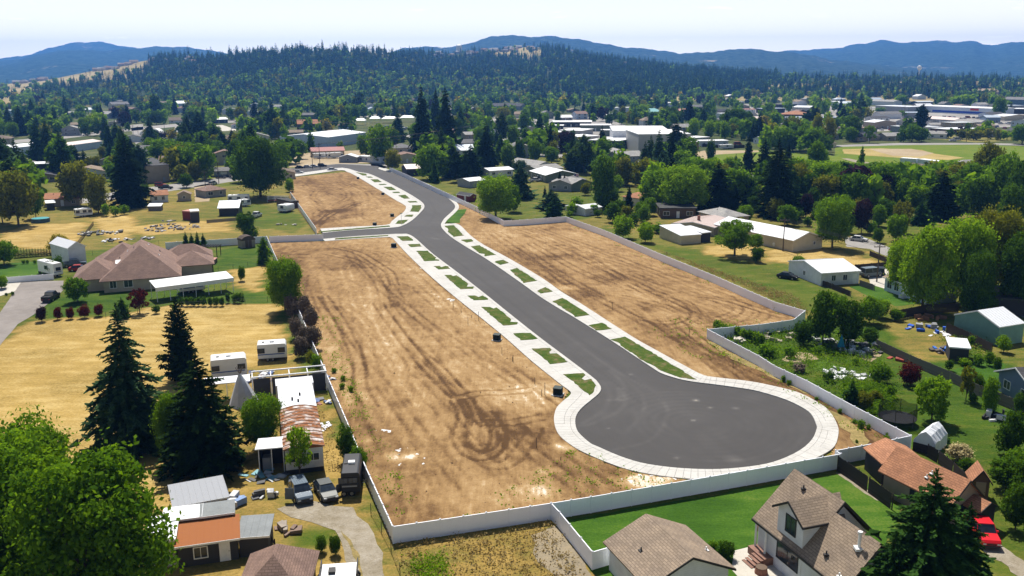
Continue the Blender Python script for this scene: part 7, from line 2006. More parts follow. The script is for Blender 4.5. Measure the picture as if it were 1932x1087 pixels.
def lean():
 a, b = G(490, 893), G(538, 890)
 c = (a + b) / 2; rz = math.atan2((b - a).y, (b - a).x); w_ = (b - a).length
 root = thing('lean_to', 'open lean-to with white roof on the left of the rusty mobile home', 'lean-to', c, rz)
 m = MB(); m.slab([(-w_ / 2 - .3, -.3, 3.0), (w_ / 2, -.3, 3.1), (w_ / 2, 2.6, 3.2), (-w_ / 2 - .3, 2.6, 3.1)], .12); m.build('roof', ROOFS['white'], root)
 m = MB(); m.box(-w_ / 2, w_ / 2, 2.4, 2.5, 0, 2.95); m.box(-w_ / 2, -w_ / 2 + .08, 0, 2.4, 0, 2.95); m.build('back_wall', WALLS['dark'], root)
 for x in (-w_ / 2, 0, w_ / 2 - .1): m = MB(); m.box(x, x + .1, -.1, 0, 0, 2.95); m.build('post', TRIM, root)
 m = MB(); m.box(-w_ / 2 + .3, -.2, .6, 1.8, 0, 1.5); m.build('crate', WALLS['grey'], root)
lean()
def carrz(p0, p1):
 a, b = G(*p0), G(*p1); return math.atan2((b - a).y, (b - a).x)
car(568, 938, carrz((552, 905), (580, 955)), 'suv', (.03, .055, .13), 'dark blue', 'dark blue off-road vehicle with open doors parked on the gravel drive', opendoor=-1, cat='car')
car(615, 934, carrz((597, 905), (626, 950)), 'sedan', (.10, .105, .095), 'grey green', 'grey-green sedan with its door open beside the blue off-road vehicle', opendoor=1)
camper((645, 938), (681, 936), 5.0, 2.7, 'black camper trailer with a pale rack against the left fence', col=(.02, .02, .022), cname='black', stripe=(.3, .3, .3), slant=.15, wins=2, auto='x')
car(1851, 1013, carrz((1832, 975), (1868, 1025)), 'pickup', (.62, .012, .02), 'bright red', 'bright red pickup truck parked between the big pine and the dirt track')
car(1643, 522, .35, 'van', (.16, .20, .22), 'grey blue', 'grey-blue van parked beside the white workshop')
car(1660, 518, 1.2, 'suv', (.03, .03, .035), 'black', 'black car parked behind the grey-blue van')
car(1486, 526, -.7, 'sedan', (.05, .05, .055), 'black', 'derelict black car sunk in the meadow grass')
camper((1078, 403), (1100, 400), 3, 2.3, 'small pale camper beyond the fence corner', col=(.5, .5, .5), cname='pale_grey', slant=.3, wins=1, auto='x')
# sheds at the bottom left
rg = ribmetal('weathered_corrugated_sheet', (0.36, .37, .39), 0.0, .6); ROOFS['corr'] = rg; RW['corr'] = 'grey corrugated'
house((333, 996), (432, 976), 4.4, 2.2, 'shed', .3, rc='corr', wc='tan', label='old shed with a weathered grey corrugated roof in the shade', name='shed', cat='shed', win=False, ov=.2)
ROOFS['greyflat'] = plain('grey_roll_roofing', (.24, .255, .255), .9, var=.15, scale=.6); RW['greyflat'] = 'grey'
house((338, 1072), (451, 1055), 3.4, 2.1, 'shed', .5, rc='rustorange', wc='dark', label='dark shed with an orange rusted roof and a white door', name='shed', cat='shed', wins=[('f', -.25, .75, 1.1, 1.0)], doors=(('f', .55, 'white'),), ov=.25, vents=0)
house((453, 1052), (508, 1048), 3.3, 2.0, 'shed', .3, rc='greyflat', wc='dark', label='dark lean-to with a grey-green roof right of the orange-roofed shed', name='shed', cat='shed', win=False, ov=.2)
house((283, 1074), (334, 1067), 4.2, 2.6, 'shed', .3, rc='white', wc='conc', label='pale shed with a white roof half under the big leafy tree', name='shed', cat='shed', win=False, ov=.15)
house((314, 1038), (383, 1029), 2.1, 2.9, 'shed', .2, rc='white', wc='dark', label='white-roofed shed section above the orange rusted roof', name='shed', cat='shed', win=False, ov=.15)
house((385, 1029), (445, 1020), 2.1, 2.9, 'shed', .2, rc='greyflat', wc='dark', label='grey-roofed shed section above the orange rusted roof', name='shed', cat='shed', win=False, ov=.15)
house((450, 1182), (574, 1176), 7, 2.5, 'hip', 2.2, rc='rbrown', wc='tan', label='brown shingle hip roof at the bottom edge beside the gravel drive', name='shed', cat='shed', win=False, ov=.4)
def flatbed():
 root = thing('utility_trailer', 'empty white utility trailer at the bottom edge beside the drive', 'trailer', G(640, 1092), .12)
 m = MB(); m.box(-1.6, 1.6, -1.2, 1.5, .55, .65); m.build('deck', TRIM, root)
 for x in (-1.6, 1.6): m = MB(); m.box(x - .05, x + .05, -1.2, 1.5, .65, 1.1); m.build('side_rail', DTRIM, root); wheel(root, x, 0, .3)
 m = MB(); m.box(-.9, -.3, -.3, .5, .65, .9); m.build('load', DTRIM, root)
flatbed()
# junk
def junk(px, py, r, n, label, cat='junk', cols=((.6, .6, .6), (.2, .2, .22), (.3, .12, .08), (.1, .15, .3)), name='junk_pile', seed=1, flat=.3):
 g = G(px, py); rr = random.Random(seed * 17 + int(px)); root = thing(name, label, cat, g)
 mt = [plain('scrap_%d_%d_%d' % tuple(int(v * 99) for v in c), c, .7) for c in cols]
 for i in range(n):
  m = MB(); a, q = rr.uniform(0, 6.28), r * math.sqrt(rr.random()); x, y = math.cos(a) * q, math.sin(a) * q * .8
  s, t, h = rr.uniform(.15, .7), rr.uniform(.1, .5), rr.uniform(.08, .5) * flat * 2
  th = rr.uniform(0, 3.1); ux, uy = math.cos(th), math.sin(th)
  m.slab([(x - ux * s + uy * t, y - uy * s - ux * t, h), (x + ux * s + uy * t, y + uy * s - ux * t, h + rr.uniform(0, .2)), (x + ux * s - uy * t, y + uy * s + ux * t, h + rr.uniform(0, .2)), (x - ux * s - uy * t, y - uy * s + ux * t, h)], h * .9)
  m.build('piece', mt[i % len(mt)], root)
 return root
junk(486, 712, 3.5, 26, 'heap of scrap and boards between the trailers')
junk(604, 720, 2.2, 14, 'red box and white scraps beside the mobile home', seed=3)
junk(604, 762, 2.0, 10, 'black bin and scrap beside the fence path', seed=4)
junk(612, 806, 1.6, 6, 'flat white sheet lying in the dry grass', cols=((.7, .72, .76),), seed=5, flat=.1)
junk(500, 898, 2.5, 18, 'scattered tarps and scrap in front of the lean-to', cols=((.2, .4, .45), (.5, .5, .5), (.1, .1, .1)), seed=6, flat=.15)
junk(428, 948, 1.8, 14, 'pile of blue and white bins beside the corrugated shed', cols=((.2, .3, .5), (.6, .6, .6), (.03, .03, .03)), seed=7, flat=.8)
junk(500, 938, 1.2, 8, 'upturned bicycle and white scrap beside the green weeds', cols=((.6, .6, .6), (.1, .1, .1)), seed=8, flat=.7)
junk(533, 1003, 1.6, 8, 'wooden bench and boards beside the grass patch', cols=((.2, .13, .09), (.3, .25, .2)), seed=9, flat=.6)
junk(318, 410 + 8, 2, 8, 'dark burnt pile in the middle of the meadow', cols=((.05, .05, .05), (.3, .28, .25)), seed=10)
junk(190, 440, 6, 40, 'scattered pale stones in the meadow left of centre', cols=((.4, .38, .34), (.1, .1, .09)), name='stone_pile', cat='stones', seed=11, flat=.5)
junk(320, 430, 9, 60, 'long heap of grey rubble in the meadow', cols=((.3, .27, .24), (.2, .18, .16)), name='rubble_heap', cat='rubble', seed=12, flat=.5)
junk(220, 455, 4, 18, 'black and white scrap heap beside the meadow path', cols=((.6, .6, .6), (.05, .05, .05)), seed=13, flat=.5)
junk(270, 451, 3, 12, 'small pile of pipes behind the brown-roofed house', cols=((.5, .5, .5), (.1, .1, .1)), seed=14, flat=.4)
junk(540, 425, 3, 6, 'weathered timber beam lying near the upper lot', cols=((.3, .28, .24),), seed=15, flat=.4)
junk(1600, 707, 3.4, 34, 'heap of white boards and tiles in the garden', cols=((.75, .75, .76), (.6, .6, .6), (.5, .5, .5)), seed=16, flat=.35)
junk(1622, 660, 4, 30, 'long table stacked with pale boxes under the garden tree', cols=((.6, .6, .58), (.1, .1, .1)), seed=17, flat=.9)
junk(1558, 648, 2.4, 10, 'white benches beside the folded teal parasol', cols=((.6, .6, .6), (.05, .05, .05)), seed=18, flat=.7)
junk(1746, 622, 3, 16, 'blue tarpaulin heap beside the torn screen', cols=((.02, .10, .5), (.3, .3, .3)), seed=19, flat=.9)
junk(1776, 631, 3, 8, 'flat white board in the back yard', cols=((.6, .6, .6),), seed=20, flat=.15)
junk(1695, 678, 1.5, 6, 'yellow plastic toys against the garden fence', cols=((.6, .42, .02), (.3, .05, .03)), seed=21, flat=.5)
junk(1878, 790, 1.6, 10, 'two white garden chairs and a bin on the lawn', cols=((.6, .6, .6), (.02, .02, .02)), seed=22, flat=1.0)
junk(1788, 665, 2.5, 12, 'blue sheet and planks beside the small flat-roofed shed', cols=((.04, .15, .5), (.1, .08, .06)), seed=23, flat=.8)
junk(1395, 645, 1.2, 6, 'small white box on legs among the shrubs by the fence', cols=((.5, .45, .38),), seed=24, flat=.9)
junk(1455, 636, 4, 24, 'pale soil and stone heap behind the hedge', cols=((.42, .36, .28), (.35, .3, .22)), name='stone_pile', cat='stones', seed=25, flat=.6)
junk(1750, 602, 3, 14, 'rusty brown brush heap beside the blue tarpaulin', cols=((.3, .14, .07), (.2, .1, .06)), seed=26, flat=.9)
house((1790, 681), (1826, 684), 4, 2.2, 'shed', .3, rc='white', wc='dark', label='small dark shed with a pale flat roof beside the blue sheet', name='shed', cat='shed', win=False, ov=.2)
junk(1230, 905, 3.4, 30, 'spilt white concrete crust on the soil by the turnaround', cols=((.66, .65, .62),), name='concrete_spill', cat='spill', seed=27, flat=.02)
junk(768, 865, 3.2, 14, 'spilt white plaster on the big bare lot', cols=((.66, .65, .62),), name='concrete_spill', cat='spill', seed=28, flat=.02)
junk(724, 815, 1.2, 3, 'white rag lying on the soil near the left fence', cols=((.7, .7, .7),), name='rag', cat='rag', seed=29, flat=.1)
junk(800, 507, 1.2, 4, 'pale stone scraps on the upper part of the big lot', cols=((.6, .58, .54),), name='stone_scraps', cat='stones', seed=30, flat=.1)
junk(855, 567, 1.4, 5, 'pale concrete scraps beside the pavement stake', cols=((.6, .58, .54),), name='stone_scraps', cat='stones', seed=31, flat=.1)
# trampoline
def trampoline():
 root = thing('trampoline', 'round black trampoline with a net and six poles beside the white fence', 'trampoline', G(1692, 799))
 n = 20; r = 2.3
 m = MB(); m.tube((0, 0, .85), (0, 0, .9), r, n=n); m.build('mat', plain('black_mat', (.015, .015, .018), .6), root)
 for i in range(6):
  a = i * math.pi / 3; x, y = math.cos(a) * r, math.sin(a) * r
  m = MB(); m.tube((x, y, 0), (x, y, 2.6), .04, n=5); m.build('pole', DTRIM, root)
 mm, t, o = nodes('black_net'); tr = t.nodes.new('ShaderNodeBsdfTransparent'); df = t.nodes.new('ShaderNodeBsdfDiffuse'); df.inputs[0].default_value = (.01, .012, .01, 1)
 mx = t.nodes.new('ShaderNodeMixShader'); mx.inputs[0].default_value = .55; lk(t, tr.outputs[0], mx.inputs[1]); lk(t, df.outputs[0], mx.inputs[2]); lk(t, mx.outputs[0], o.inputs[0])
 m = MB()
 for i in range(n):
  a, b = 2 * math.pi * i / n, 2 * math.pi * (i + 1) / n; za, zb = 2.1 + .5 * abs(math.cos(a * 3)), 2.1 + .5 * abs(math.cos(b * 3))
  m.add([(math.cos(a) * r, math.sin(a) * r, .9), (math.cos(b) * r, math.sin(b) * r, .9), (math.cos(b) * r, math.sin(b) * r, zb), (math.cos(a) * r, math.sin(a) * r, za)], [(0, 1, 2, 3)])
 m.build('net', mm, root)
trampoline()
def parasol():
 root = thing('parasol', 'folded teal garden parasol under the dark trees', 'parasol', G(1586, 661))
 m = MB(); m.tube((0, 0, 0), (0, 0, 2.6), .04, n=6); m.build('pole', TRIM, root)
 m = MB(); m.tube((0, 0, .6), (0, 0, 2.5), .62, .06, 8); m.build('canopy', plain('teal_cloth', (.02, .22, .30), .8), root)
parasol()
# electrical boxes along the pavement
for i, (x, y, s, lb) in enumerate([(675.5, 338, .8, 'first dark green utility box at the far end of the upper lot'), (722.5, 368, .8, 'dark green utility box halfway along the upper lot pavement'), (740, 409, .85, 'dark green utility box near the bend on the upper lot'), (707, 426, .85, 'dark green utility box beside the short side street'),
                                   (743, 467, 1.0, 'dark green utility box at the top corner of the big lot'), (937.5, 642, 1.0, 'dark green utility box in the middle of the big lot pavement'), (1052.6, 745, 1.05, 'dark green utility box next to the turnaround')]):
 o = thing('utility_box', lb, 'utility box', G(x, y, .12) , -.35)
 s *= .72
 m = MB(); m.box(-s, s, -s, s, 0, .12); m.build('base', CONC, o)
 m = MB(); m.box(-s * .75, s * .75, -s * .65, s * .65, .12, 1.35 * s); m.build('cabinet', plain('dark_green_cabinet', (.010, .018, .015), .8, spec=.1), o)
 m = MB(); m.slab([(-s * .8, -s * .7, 1.35 * s + .06), (s * .8, -s * .7, 1.35 * s + .06), (s * .8, s * .7, 1.35 * s + .14), (-s * .8, s * .7, 1.35 * s + .14)], .07); m.build('lid', plain('green_grey_lid', (.03, .045, .038), .7), o)
for i, (x, y, w_) in enumerate([(1096, 648, 'halfway down the new street'), (1382, 847.5, 'in the turnaround')]):
 o = thing('manhole', 'round manhole cover with concrete collar ' + w_, 'manhole', G(x, y, .085))
 m = MB(); m.tube((0, 0, 0), (0, 0, .012), .85, n=24); m.build('collar', plain('manhole_collar', (.42, .36, .32)), o); m = MB(); m.tube((0, 0, .012), (0, 0, .02), .38, n=20); m.build('cover', plain('iron_cover', (.12, .08, .06)), o)
# survey stakes
stk = [(855, 579, 565), (883, 612, 598), (903, 605, 588), (947, 668, 655), (968, 682, 670), (1009, 725, 712), (1028, 745, 722), (1022, 748, 735), (1012, 845, 826), (1058, 870, 862), (1300, 637, 620), (1155, 585, 570), (967, 682, 674), (1383, 693, 682), (890, 600, 596), (870, 590, 584)]
for x, yb, yt in stk:
 g = G(x, yb, .1); h = max(.5, H(x, yb, yt))
 m = MB(); m.box(-.035, .035, -.02, .02, 0, h); o = m.build('survey_stake', WOODD, None, g)
 tag(o, None, 'stake', 'survey stakes on the bare lots'); AUTO.append((o, ('thin wooden survey stake in the soil', x, yb)))
lp = thing('street_lamp', 'slim grey street sign pole at the corner of the side street', 'pole', G(757.5, 423, .2)); m = MB(); m.tube((0, 0, 0), (0, 0, H(757.5, 423, 402)), .05, n=6); m.build('post', RIM, lp); m = MB(); m.box(-.35, .35, -.02, .02, H(757.5, 423, 402) - .2, H(757.5, 423, 402)); m.build('sign_blade', plain('sign_green', (.02, .18, .06)), lp)
# utility poles
pls = []
for (x, yb, yt, lb) in [(91, 290, 252, 'utility pole in front of the long white warehouse'), (358, 248, 205, 'tall utility pole behind the grey hip-roofed house'), (388, 358, 322, 'utility pole beside the street with parked cars'), (413, 345, 306, 'utility pole left of the large dark maple'), (590, 318, 285, 'utility pole at the far corner of the upper lot'),
      (604, 318, 270, 'utility pole left of the grey hut'), (893, 298, 236, 'utility pole between the pointed conifers'), (1477, 474, 411, 'utility pole in front of the cream farm building'), (1654, 532, 460, 'utility pole right of the white workshop'), (1823, 268, 236, 'utility pole by the ball field road'),
      (253, 268, 236, 'utility pole beside the side street at the domes'), (262, 266, 238, 'second utility pole beside the side street at the domes'), (312, 262, 232, 'utility pole between the middle and right domes'), (664, 268, 232, 'utility pole behind the big white warehouse'), (748, 300, 268, 'utility pole beside the house with the grey hip roof'), (1705, 230, 196, 'pole in front of the large grey commercial building'), (955, 262, 224, 'utility pole at the school car park'), (1250, 226, 196, 'pole among the trees behind the school')]:
 pls.append(pole(x, yb, yt, lb))
def wires(i, j, label):
 (a, ha), (b, hb) = pls[i], pls[j]
 root = thing('power_line', label, 'power line', a)
 for k, (dx, dz) in enumerate(((-1, 0), (0, 0), (1, 0), (0, -1.6))):
  m = MB(); A = Vector((dx, 0, ha - .3 + dz)); B = b - a + Vector((dx, 0, hb - .3 + dz)); n = 10; prev = A
  for q in range(1, n + 1):
   t = q / n; p = A.lerp(B, t); p.z -= 6 * t * (1 - t) * min(1.0, (B - A).length / 150); m.tube(prev, p, .035, n=3, cap=False); prev = p
  m.build('wire', DTRIM, root)
wires(0, 1, 'power line crossing above the long white warehouse to the hip-roofed house'); wires(2, 3, 'power line beside the large dark maple'); wires(4, 5, 'short power line at the far corner of the upper lot'); wires(5, 6, 'power line from the upper lot towards the pointed conifers'); wires(7, 8, 'power line between the farm building and the workshop'); wires(1, 13, 'power line passing behind the big white warehouse')
# parked cars in the distance
CC = [((.6, .6, .62), 'silver'), ((.03, .03, .03), 'black'), ((.65, .65, .65), 'white'), ((.3, .02, .02), 'dark red'), ((.05, .08, .2), 'navy'), ((.2, .2, .2), 'grey')]
def cars(lst):
 for (x, y, rz, kd, ci) in lst:
  car(x, y, rz, kd, CC[ci][0], CC[ci][1], group='parked cars in the middle distance')
cars([(303, 352, .1, 'suv', 3), (313, 357, .1, 'pickup', 1), (402, 349, 1.4, 'suv', 2), (417, 337, .2, 'suv', 1), (427, 335, .3, 'sedan', 1), (563, 328, .15, 'suv', 2), (580, 317, .2, 'sedan', 2), (592, 316, .2, 'sedan', 2), (608, 315, .1, 'suv', 1), (566, 318, .4, 'sedan', 1), (627, 322, .2, 'sedan', 0),
      (1010, 343, .4, 'pickup', 2), (1018, 341, .5, 'suv', 1), (1440, 398, 0, 'sedan', 2), (1620, 455, -.6, 'sedan', 2)])
crs = random.Random(12)
for (x0, x1, y0, y1, n) in ((700, 790, 240, 256, 16), (930, 1010, 262, 272, 10), (990, 1050, 268, 278, 7), (745, 800, 262, 268, 6), (1560, 1700, 238, 250, 6), (1560, 1640, 214, 228, 18), (1700, 1860, 222, 226, 18), (1860, 1925, 234, 243, 10), (1440, 1470, 222, 236, 6), (330, 400, 252, 258, 7), (1390, 1440, 244, 252, 6)):
 for i in range(n):
  cars([(x0 + (x1 - x0) * (i + crs.random() * .5) / n, crs.uniform(y0, y1), crs.choice((.1, .2, 1.6, 1.5)), crs.choice(('sedan', 'suv', 'van')), crs.choice((0, 1, 2, 2, 2, 4, 5, 3)))])
# ================================================================== TREES READ OFF THE PHOTOGRAPH
# near
T('round', 20, 1120, 800, 300, 'mid', 'large leafy tree at the left edge in the foreground', lod='near', var=0)
T('wide', 190, 1190, 822, 330, 'mid', 'huge leafy tree filling the bottom left corner beside the sheds', lod='near', var=1)
T('round', 75, 1020, 775, 210, 'mid', 'leafy tree crown behind the huge foreground tree', lod='near', var=1)
T('oval', -10, 1190, 930, 240, 'dark', 'dark leafy tree at the bottom left corner', lod='near', var=0)
T('spruce', 248, 850, 572, 158, 'blue', 'tall full spruce in the dry field', lod='near', var=0)
T('column', 345, 718, 562, 58, 'black', 'narrow dark columnar cedar behind the foreground conifers', lod='near', var=0)
T('fat', 388, 886, 665, 150, 'black', 'very dark broad conifer beside the canvas tipi', lod='near', var=0)
T('oval', 330, 870, 735, 80, 'mid', 'small leafy tree between the two large conifers', lod='near', var=1)
T('fat', 1735, 1180, 882, 225, 'spruce', 'big bushy pine in the bottom right corner', lod='near', var=1)
T('fat', 1672, 1190, 1000, 120, 'spruce', 'lower left lobe of the big bushy pine', lod='near', var=1)
T('fat', 1806, 1170, 945, 110, 'spruce', 'right-hand pine crowding the big bushy pine', lod='near', var=0)
T('round', 497, 850, 742, 96, 'mid', 'leafy tree beside the white mobile home roof', lod='near', var=0)
T('open', 566, 905, 800, 58, 'bright', 'slender young tree in front of the mobile home', lod='mid')
T('oval', 655, 872, 796, 48, 'dark', 'dark narrow bush growing through the left fence', lod='mid')
T('oval', 678, 892, 842, 48, 'mid', 'green tree beside the black camper trailer', lod='mid')
T('bush', 608, 1042, 1006, 28, 'dark', 'left half of the round dark bush beside the gravel drive', lod='mid'); T('bush', 633, 1046, 1004, 30, 'dark', 'right half of the round dark bush beside the gravel drive', lod='mid')
T('round', 538, 588, 482, 92, 'mid', 'leafy tree standing alone at the left fence of the big lot', lod='near', var=0)
T('column', 499, 497, 446, 22, 'mid', 'narrow cedar at the corner of the white fence')
for i, (x, y) in enumerate([(575, 600), (588, 622), (560, 640), (578, 655), (552, 600), (570, 675), (590, 660)]):
 T('bush', x, y, y - 46, 40, 'tan', None, lod='mid')
T('bush', 600, 700, 664, 30, 'mid'); T('bush', 588, 690, 660, 26, 'olive')
T('round', 466, 448, 397, 44, 'dark', 'dark round bush left of the white pickup truck'); T('bush', 476, 450, 425, 30, 'dark')
for i, x in enumerate((352, 363, 374, 385)): T('spruce', x, 472, 436 + (i % 2) * 3, 15, 'dark', ('first', 'second', 'third', 'fourth')[i] + ' from the left of four small pointed cedars by the fence')
for i, (x, y, t, w_) in enumerate([(79, 607, 575, 28), (109, 603, 576, 21), (133, 602, 577, 20), (160, 600, 573, 27), (187, 597, 571, 24)]):
 T('bush', x, y, t, w_, 'plum' if i == 0 else 'red', ('leftmost and darkest', 'second', 'third', 'fourth', 'rightmost')[i] + ' of five dark red shrubs in a row on the lawn', lod='mid')
T('open', 264, 592, 545, 46, 'red', 'dark red tree behind the tall spruce'); T('wide', 146, 570, 520, 50, 'mid', 'wide round tree in front of the brown-roofed house', lod='mid')
T('round', 457, 530, 500, 18, 'mid', 'small round tree with a bare stem on the back lawn'); T('column', 458, 568, 549, 9, 'dark')
for i, x in enumerate(range(342, 420, 11)): T('bush', x, 578, 560, 16, 'dark', None)
for i, x in enumerate((430, 444, 452)): T('bush', x, 572, 552, 14, 'dark')
T('fat', 232, 600, 560, 26, 'dark'); T('bush', 295, 592, 576, 20, 'dark'); T('bush', 330, 588, 574, 14, 'dark')
T('yellow' and 'open', 113, 485, 440, 46, 'yellow', 'yellow-green tree beside the dark hedge'); T('bush', 122, 480, 455, 34, 'plum'); T('bush', 110, 515, 480, 30, 'dark', 'dark hedge shrub left of the parked motorhome'); T('bush', 99, 520, 492, 22, 'dark')
for i in range(14): T('column', 30 + i * 5.4, 487 - i * .4, 468, 7.5, 'black', None)
T('wide', 8, 500, 450, 60, 'mid', 'willow at the left edge above the lawn'); T('round', 4, 545, 518, 34, 'mid')
for i, x in enumerate((45, 52, 66, 78)): T('bush', x, 498, 490, 9, 'mid')
T('bush', 24, 558, 550, 8, 'dark'); T('bush', 12, 558, 553, 9, 'dark')
# left middle
T('wide', 35, 425, 312, 95, 'olive', 'large willow with drooping olive crown at the left edge', lod='mid'); T('round', 68, 412, 345, 40, 'mid'); T('wide', 5, 420, 330, 60, 'olive', None, lod='mid')
T('wide', 146, 388, 300, 82, 'olive', None, lod='mid'); T('oval', 186, 402, 323, 54, 'olive', 'upright yellowish olive tree left of the tall dark conifer', lod='mid')
T('fat', 247, 390, 252, 66, 'black', 'tall dark conifer on the left beyond the meadow', lod='near', var=0); T('spruce', 232, 350, 215 + 45, 40, 'dark', None, lod='mid')
for (x, b, t, w_, c, k) in [(200, 408, 384, 22, 'bright', 'bush'), (218, 408, 388, 26, 'bright', 'bush'), (235, 405, 386, 22, 'mid', 'bush'), (275, 378, 345, 26, 'dark', 'round'), (265, 380, 360, 20, 'dark', 'bush'), (352, 354, 326, 32, 'dark', 'round'), (367, 335, 308, 26, 'bright', 'round'),
 (108, 330, 281, 28, 'black', 'spruce'), (122, 335, 284, 24, 'black', 'spruce'), (145, 320, 272, 30, 'black', 'spruce'), (160, 318, 282, 20, 'spruce', 'spruce'), (210, 310, 268, 26, 'spruce', 'spruce'), (194, 305, 275, 24, 'olive', 'round'), (222, 330, 290, 36, 'olive', 'round'), (178, 330, 292, 44, 'olive', 'wide'), (308, 306, 258, 66, 'mid', 'wide'), (285, 262, 247, 10, 'black', 'column'), (305, 262, 248, 26, 'plum', 'bush'), (350, 300, 248, 40, 'dark', 'round'), (384, 290, 246, 40, 'mid', 'round'), (395, 305, 262, 34, 'dark', 'round'), (420, 285, 245, 36, 'dark', 'spruce'), (440, 290, 243, 32, 'black', 'spruce'), (410, 300, 262, 40, 'mid', 'oval'), (445, 320, 262, 40, 'dark', 'oval')]:
 T(k, x, b, t, w_, c)
T('wide', 492, 372, 248, 118, 'dark', 'large dense maple left of the upper lot', lod='near', var=1); T('round', 530, 330, 262, 56, 'mid', None, lod='mid'); T('round', 470, 300, 240, 60, 'mid', None, lod='mid'); T('oval', 547, 362, 335, 22, 'bright', 'small bright tree at the top left corner of the upper lot')
T('column', 587, 285, 246, 13, 'mid', 'slender poplar in front of the white warehouse'); T('round', 565, 300, 262, 38, 'mid'); T('round', 547, 290, 258, 30, 'mid'); T('round', 643, 285, 266, 16, 'mid')
T('oval', 716, 306, 230, 66, 'mid', None, lod='mid'); T('round', 690, 298, 250, 40, 'mid', None, lod='mid'); T('round', 741, 322, 280, 42, 'olive', 'olive street tree beside the new street entrance', lod='mid')
# centre conifers
for (x, b, t, w_, c) in [(798, 300, 160, 46, 'black'), (842, 300, 162, 42, 'black'), (824, 262, 165, 26, 'black'), (853, 335, 262, 40, 'blue'), (836, 330, 270, 30, 'black'), (918, 322, 231, 44, 'black'), (889, 333, 272, 36, 'black'), (870, 255, 200, 30, 'dark'), (820, 345, 298, 20, 'dark')]:
 T('spruce' if c != 'black' else ('fat' if w_ < 44 and w_ > 30 else 'spruce'), x, b, t, w_, c, None, lod='mid')
for (x, b, t, w_, c, k) in [(958, 320, 270, 38, 'mid', 'oval'), (980, 305, 262, 30, 'dark', 'oval'), (945, 305, 250, 26, 'dark', 'spruce'), (982, 330, 300, 40, 'blue', 'bush'), (982, 375, 308, 42, 'blue', 'fat'), (968, 400, 345, 40, 'mid', 'oval'),
 (1010, 308, 262, 38, 'mid', 'round'), (1040, 308, 275, 36, 'mid', 'round'), (1087, 324, 257, 38, 'blue', 'fat'), (1022, 268, 245, 14, 'mid', 'oval'), (1064, 278, 243, 18, 'dark', 'oval'), (1080, 275, 243, 16, 'dark', 'oval'), (1056, 355, 322, 14, 'black', 'spruce'), (1065, 356, 327, 10, 'black', 'spruce'), (1028, 372, 350, 12, 'black', 'spruce'), (1040, 395, 356, 44, 'blue', 'fat'), (1045, 410, 372, 30, 'spruce', 'fat'),
 (1165, 290, 265, 30, 'dark', 'bush'), (1140, 335, 292, 60, 'mid', 'wide'), (1175, 350, 295, 50, 'olive', 'oval'), (1215, 352, 296, 60, 'olive', 'oval'), (1240, 345, 303, 44, 'mid', 'oval'), (1186, 402, 352, 14, 'black', 'column'), (1205, 415, 378, 24, 'mid', 'oval'), (1215, 395, 368, 28, 'dark', 'round'),
 (1340, 312, 262, 24, 'dark', 'oval'), (1310, 330, 298, 60, 'mid', 'wide'), (1345, 320, 296, 44, 'mid', 'wide'), (1410, 335, 254, 22, 'black', 'fat'), (1388, 312, 290, 14, 'dark', 'spruce'), (1440, 345, 262, 40, 'black', 'spruce'), (1462, 408, 262, 78, 'black', 'fat'), (1486, 380, 300, 50, 'dark', 'oval'), (1385, 400, 345, 26, 'black', 'fat'), (1430, 365, 330, 40, 'mid', 'round'), (1375, 345, 322, 36, 'mid', 'bush')]:
 T(k, x, b, t, w_, c)
T('oval', 1137, 396, 288, 60, 'dark', 'tall dark leafy tree behind the fence garden', lod='mid')
T('wide', 1288, 400, 305, 118, 'bright', 'large bright green willow behind the old houses', lod='near', var=1); T('fat', 1352, 398, 302, 62, 'black', 'dark conifer touching the right of the bright willow', lod='mid')
T('round', 936, 412, 328, 96, 'bright', 'big round tree inside the bend of the white fence', lod='near', var=0)
T('fat', 1274, 300, 224, 40, 'black', 'tall dark conifer in front of the grey gymnasium', lod='mid')
T('fat', 1281, 316, 262, 46, 'blue', 'blue-green spruce at the gymnasium corner', lod='mid'); T('spruce', 1240, 304, 268, 24, 'dark'); T('spruce', 1228, 302, 285, 18, 'dark')
for i, x in enumerate((1308, 1338, 1367)): T('oval', x, 262, 220 + i * 4, 32, 'bright', ('left', 'middle', 'right')[i] + ' one of three round green trees beside the school')
for (x, b, t, w_) in ((988, 250, 213, 26), (1000, 248, 222, 22), (1030, 236, 212, 18), (1053, 232, 210, 16), (1148, 235, 215, 20), (1172, 235, 212, 22), (1196, 234, 212, 20), (1230, 240, 210, 30), (1265, 232, 198, 34), (1380, 250, 202, 56), (1403, 250, 205, 40)):
 T('round', x, b, t, w_, 'dark' if x > 1350 else R.choice(('mid', 'dark')))
T('bush', 1175, 450, 402, 54, 'bright', 'left one of two bright shrubs beyond the white fence', lod='mid'); T('bush', 1217, 458, 414, 42, 'bright', 'right one of two bright shrubs beyond the white fence', lod='mid')
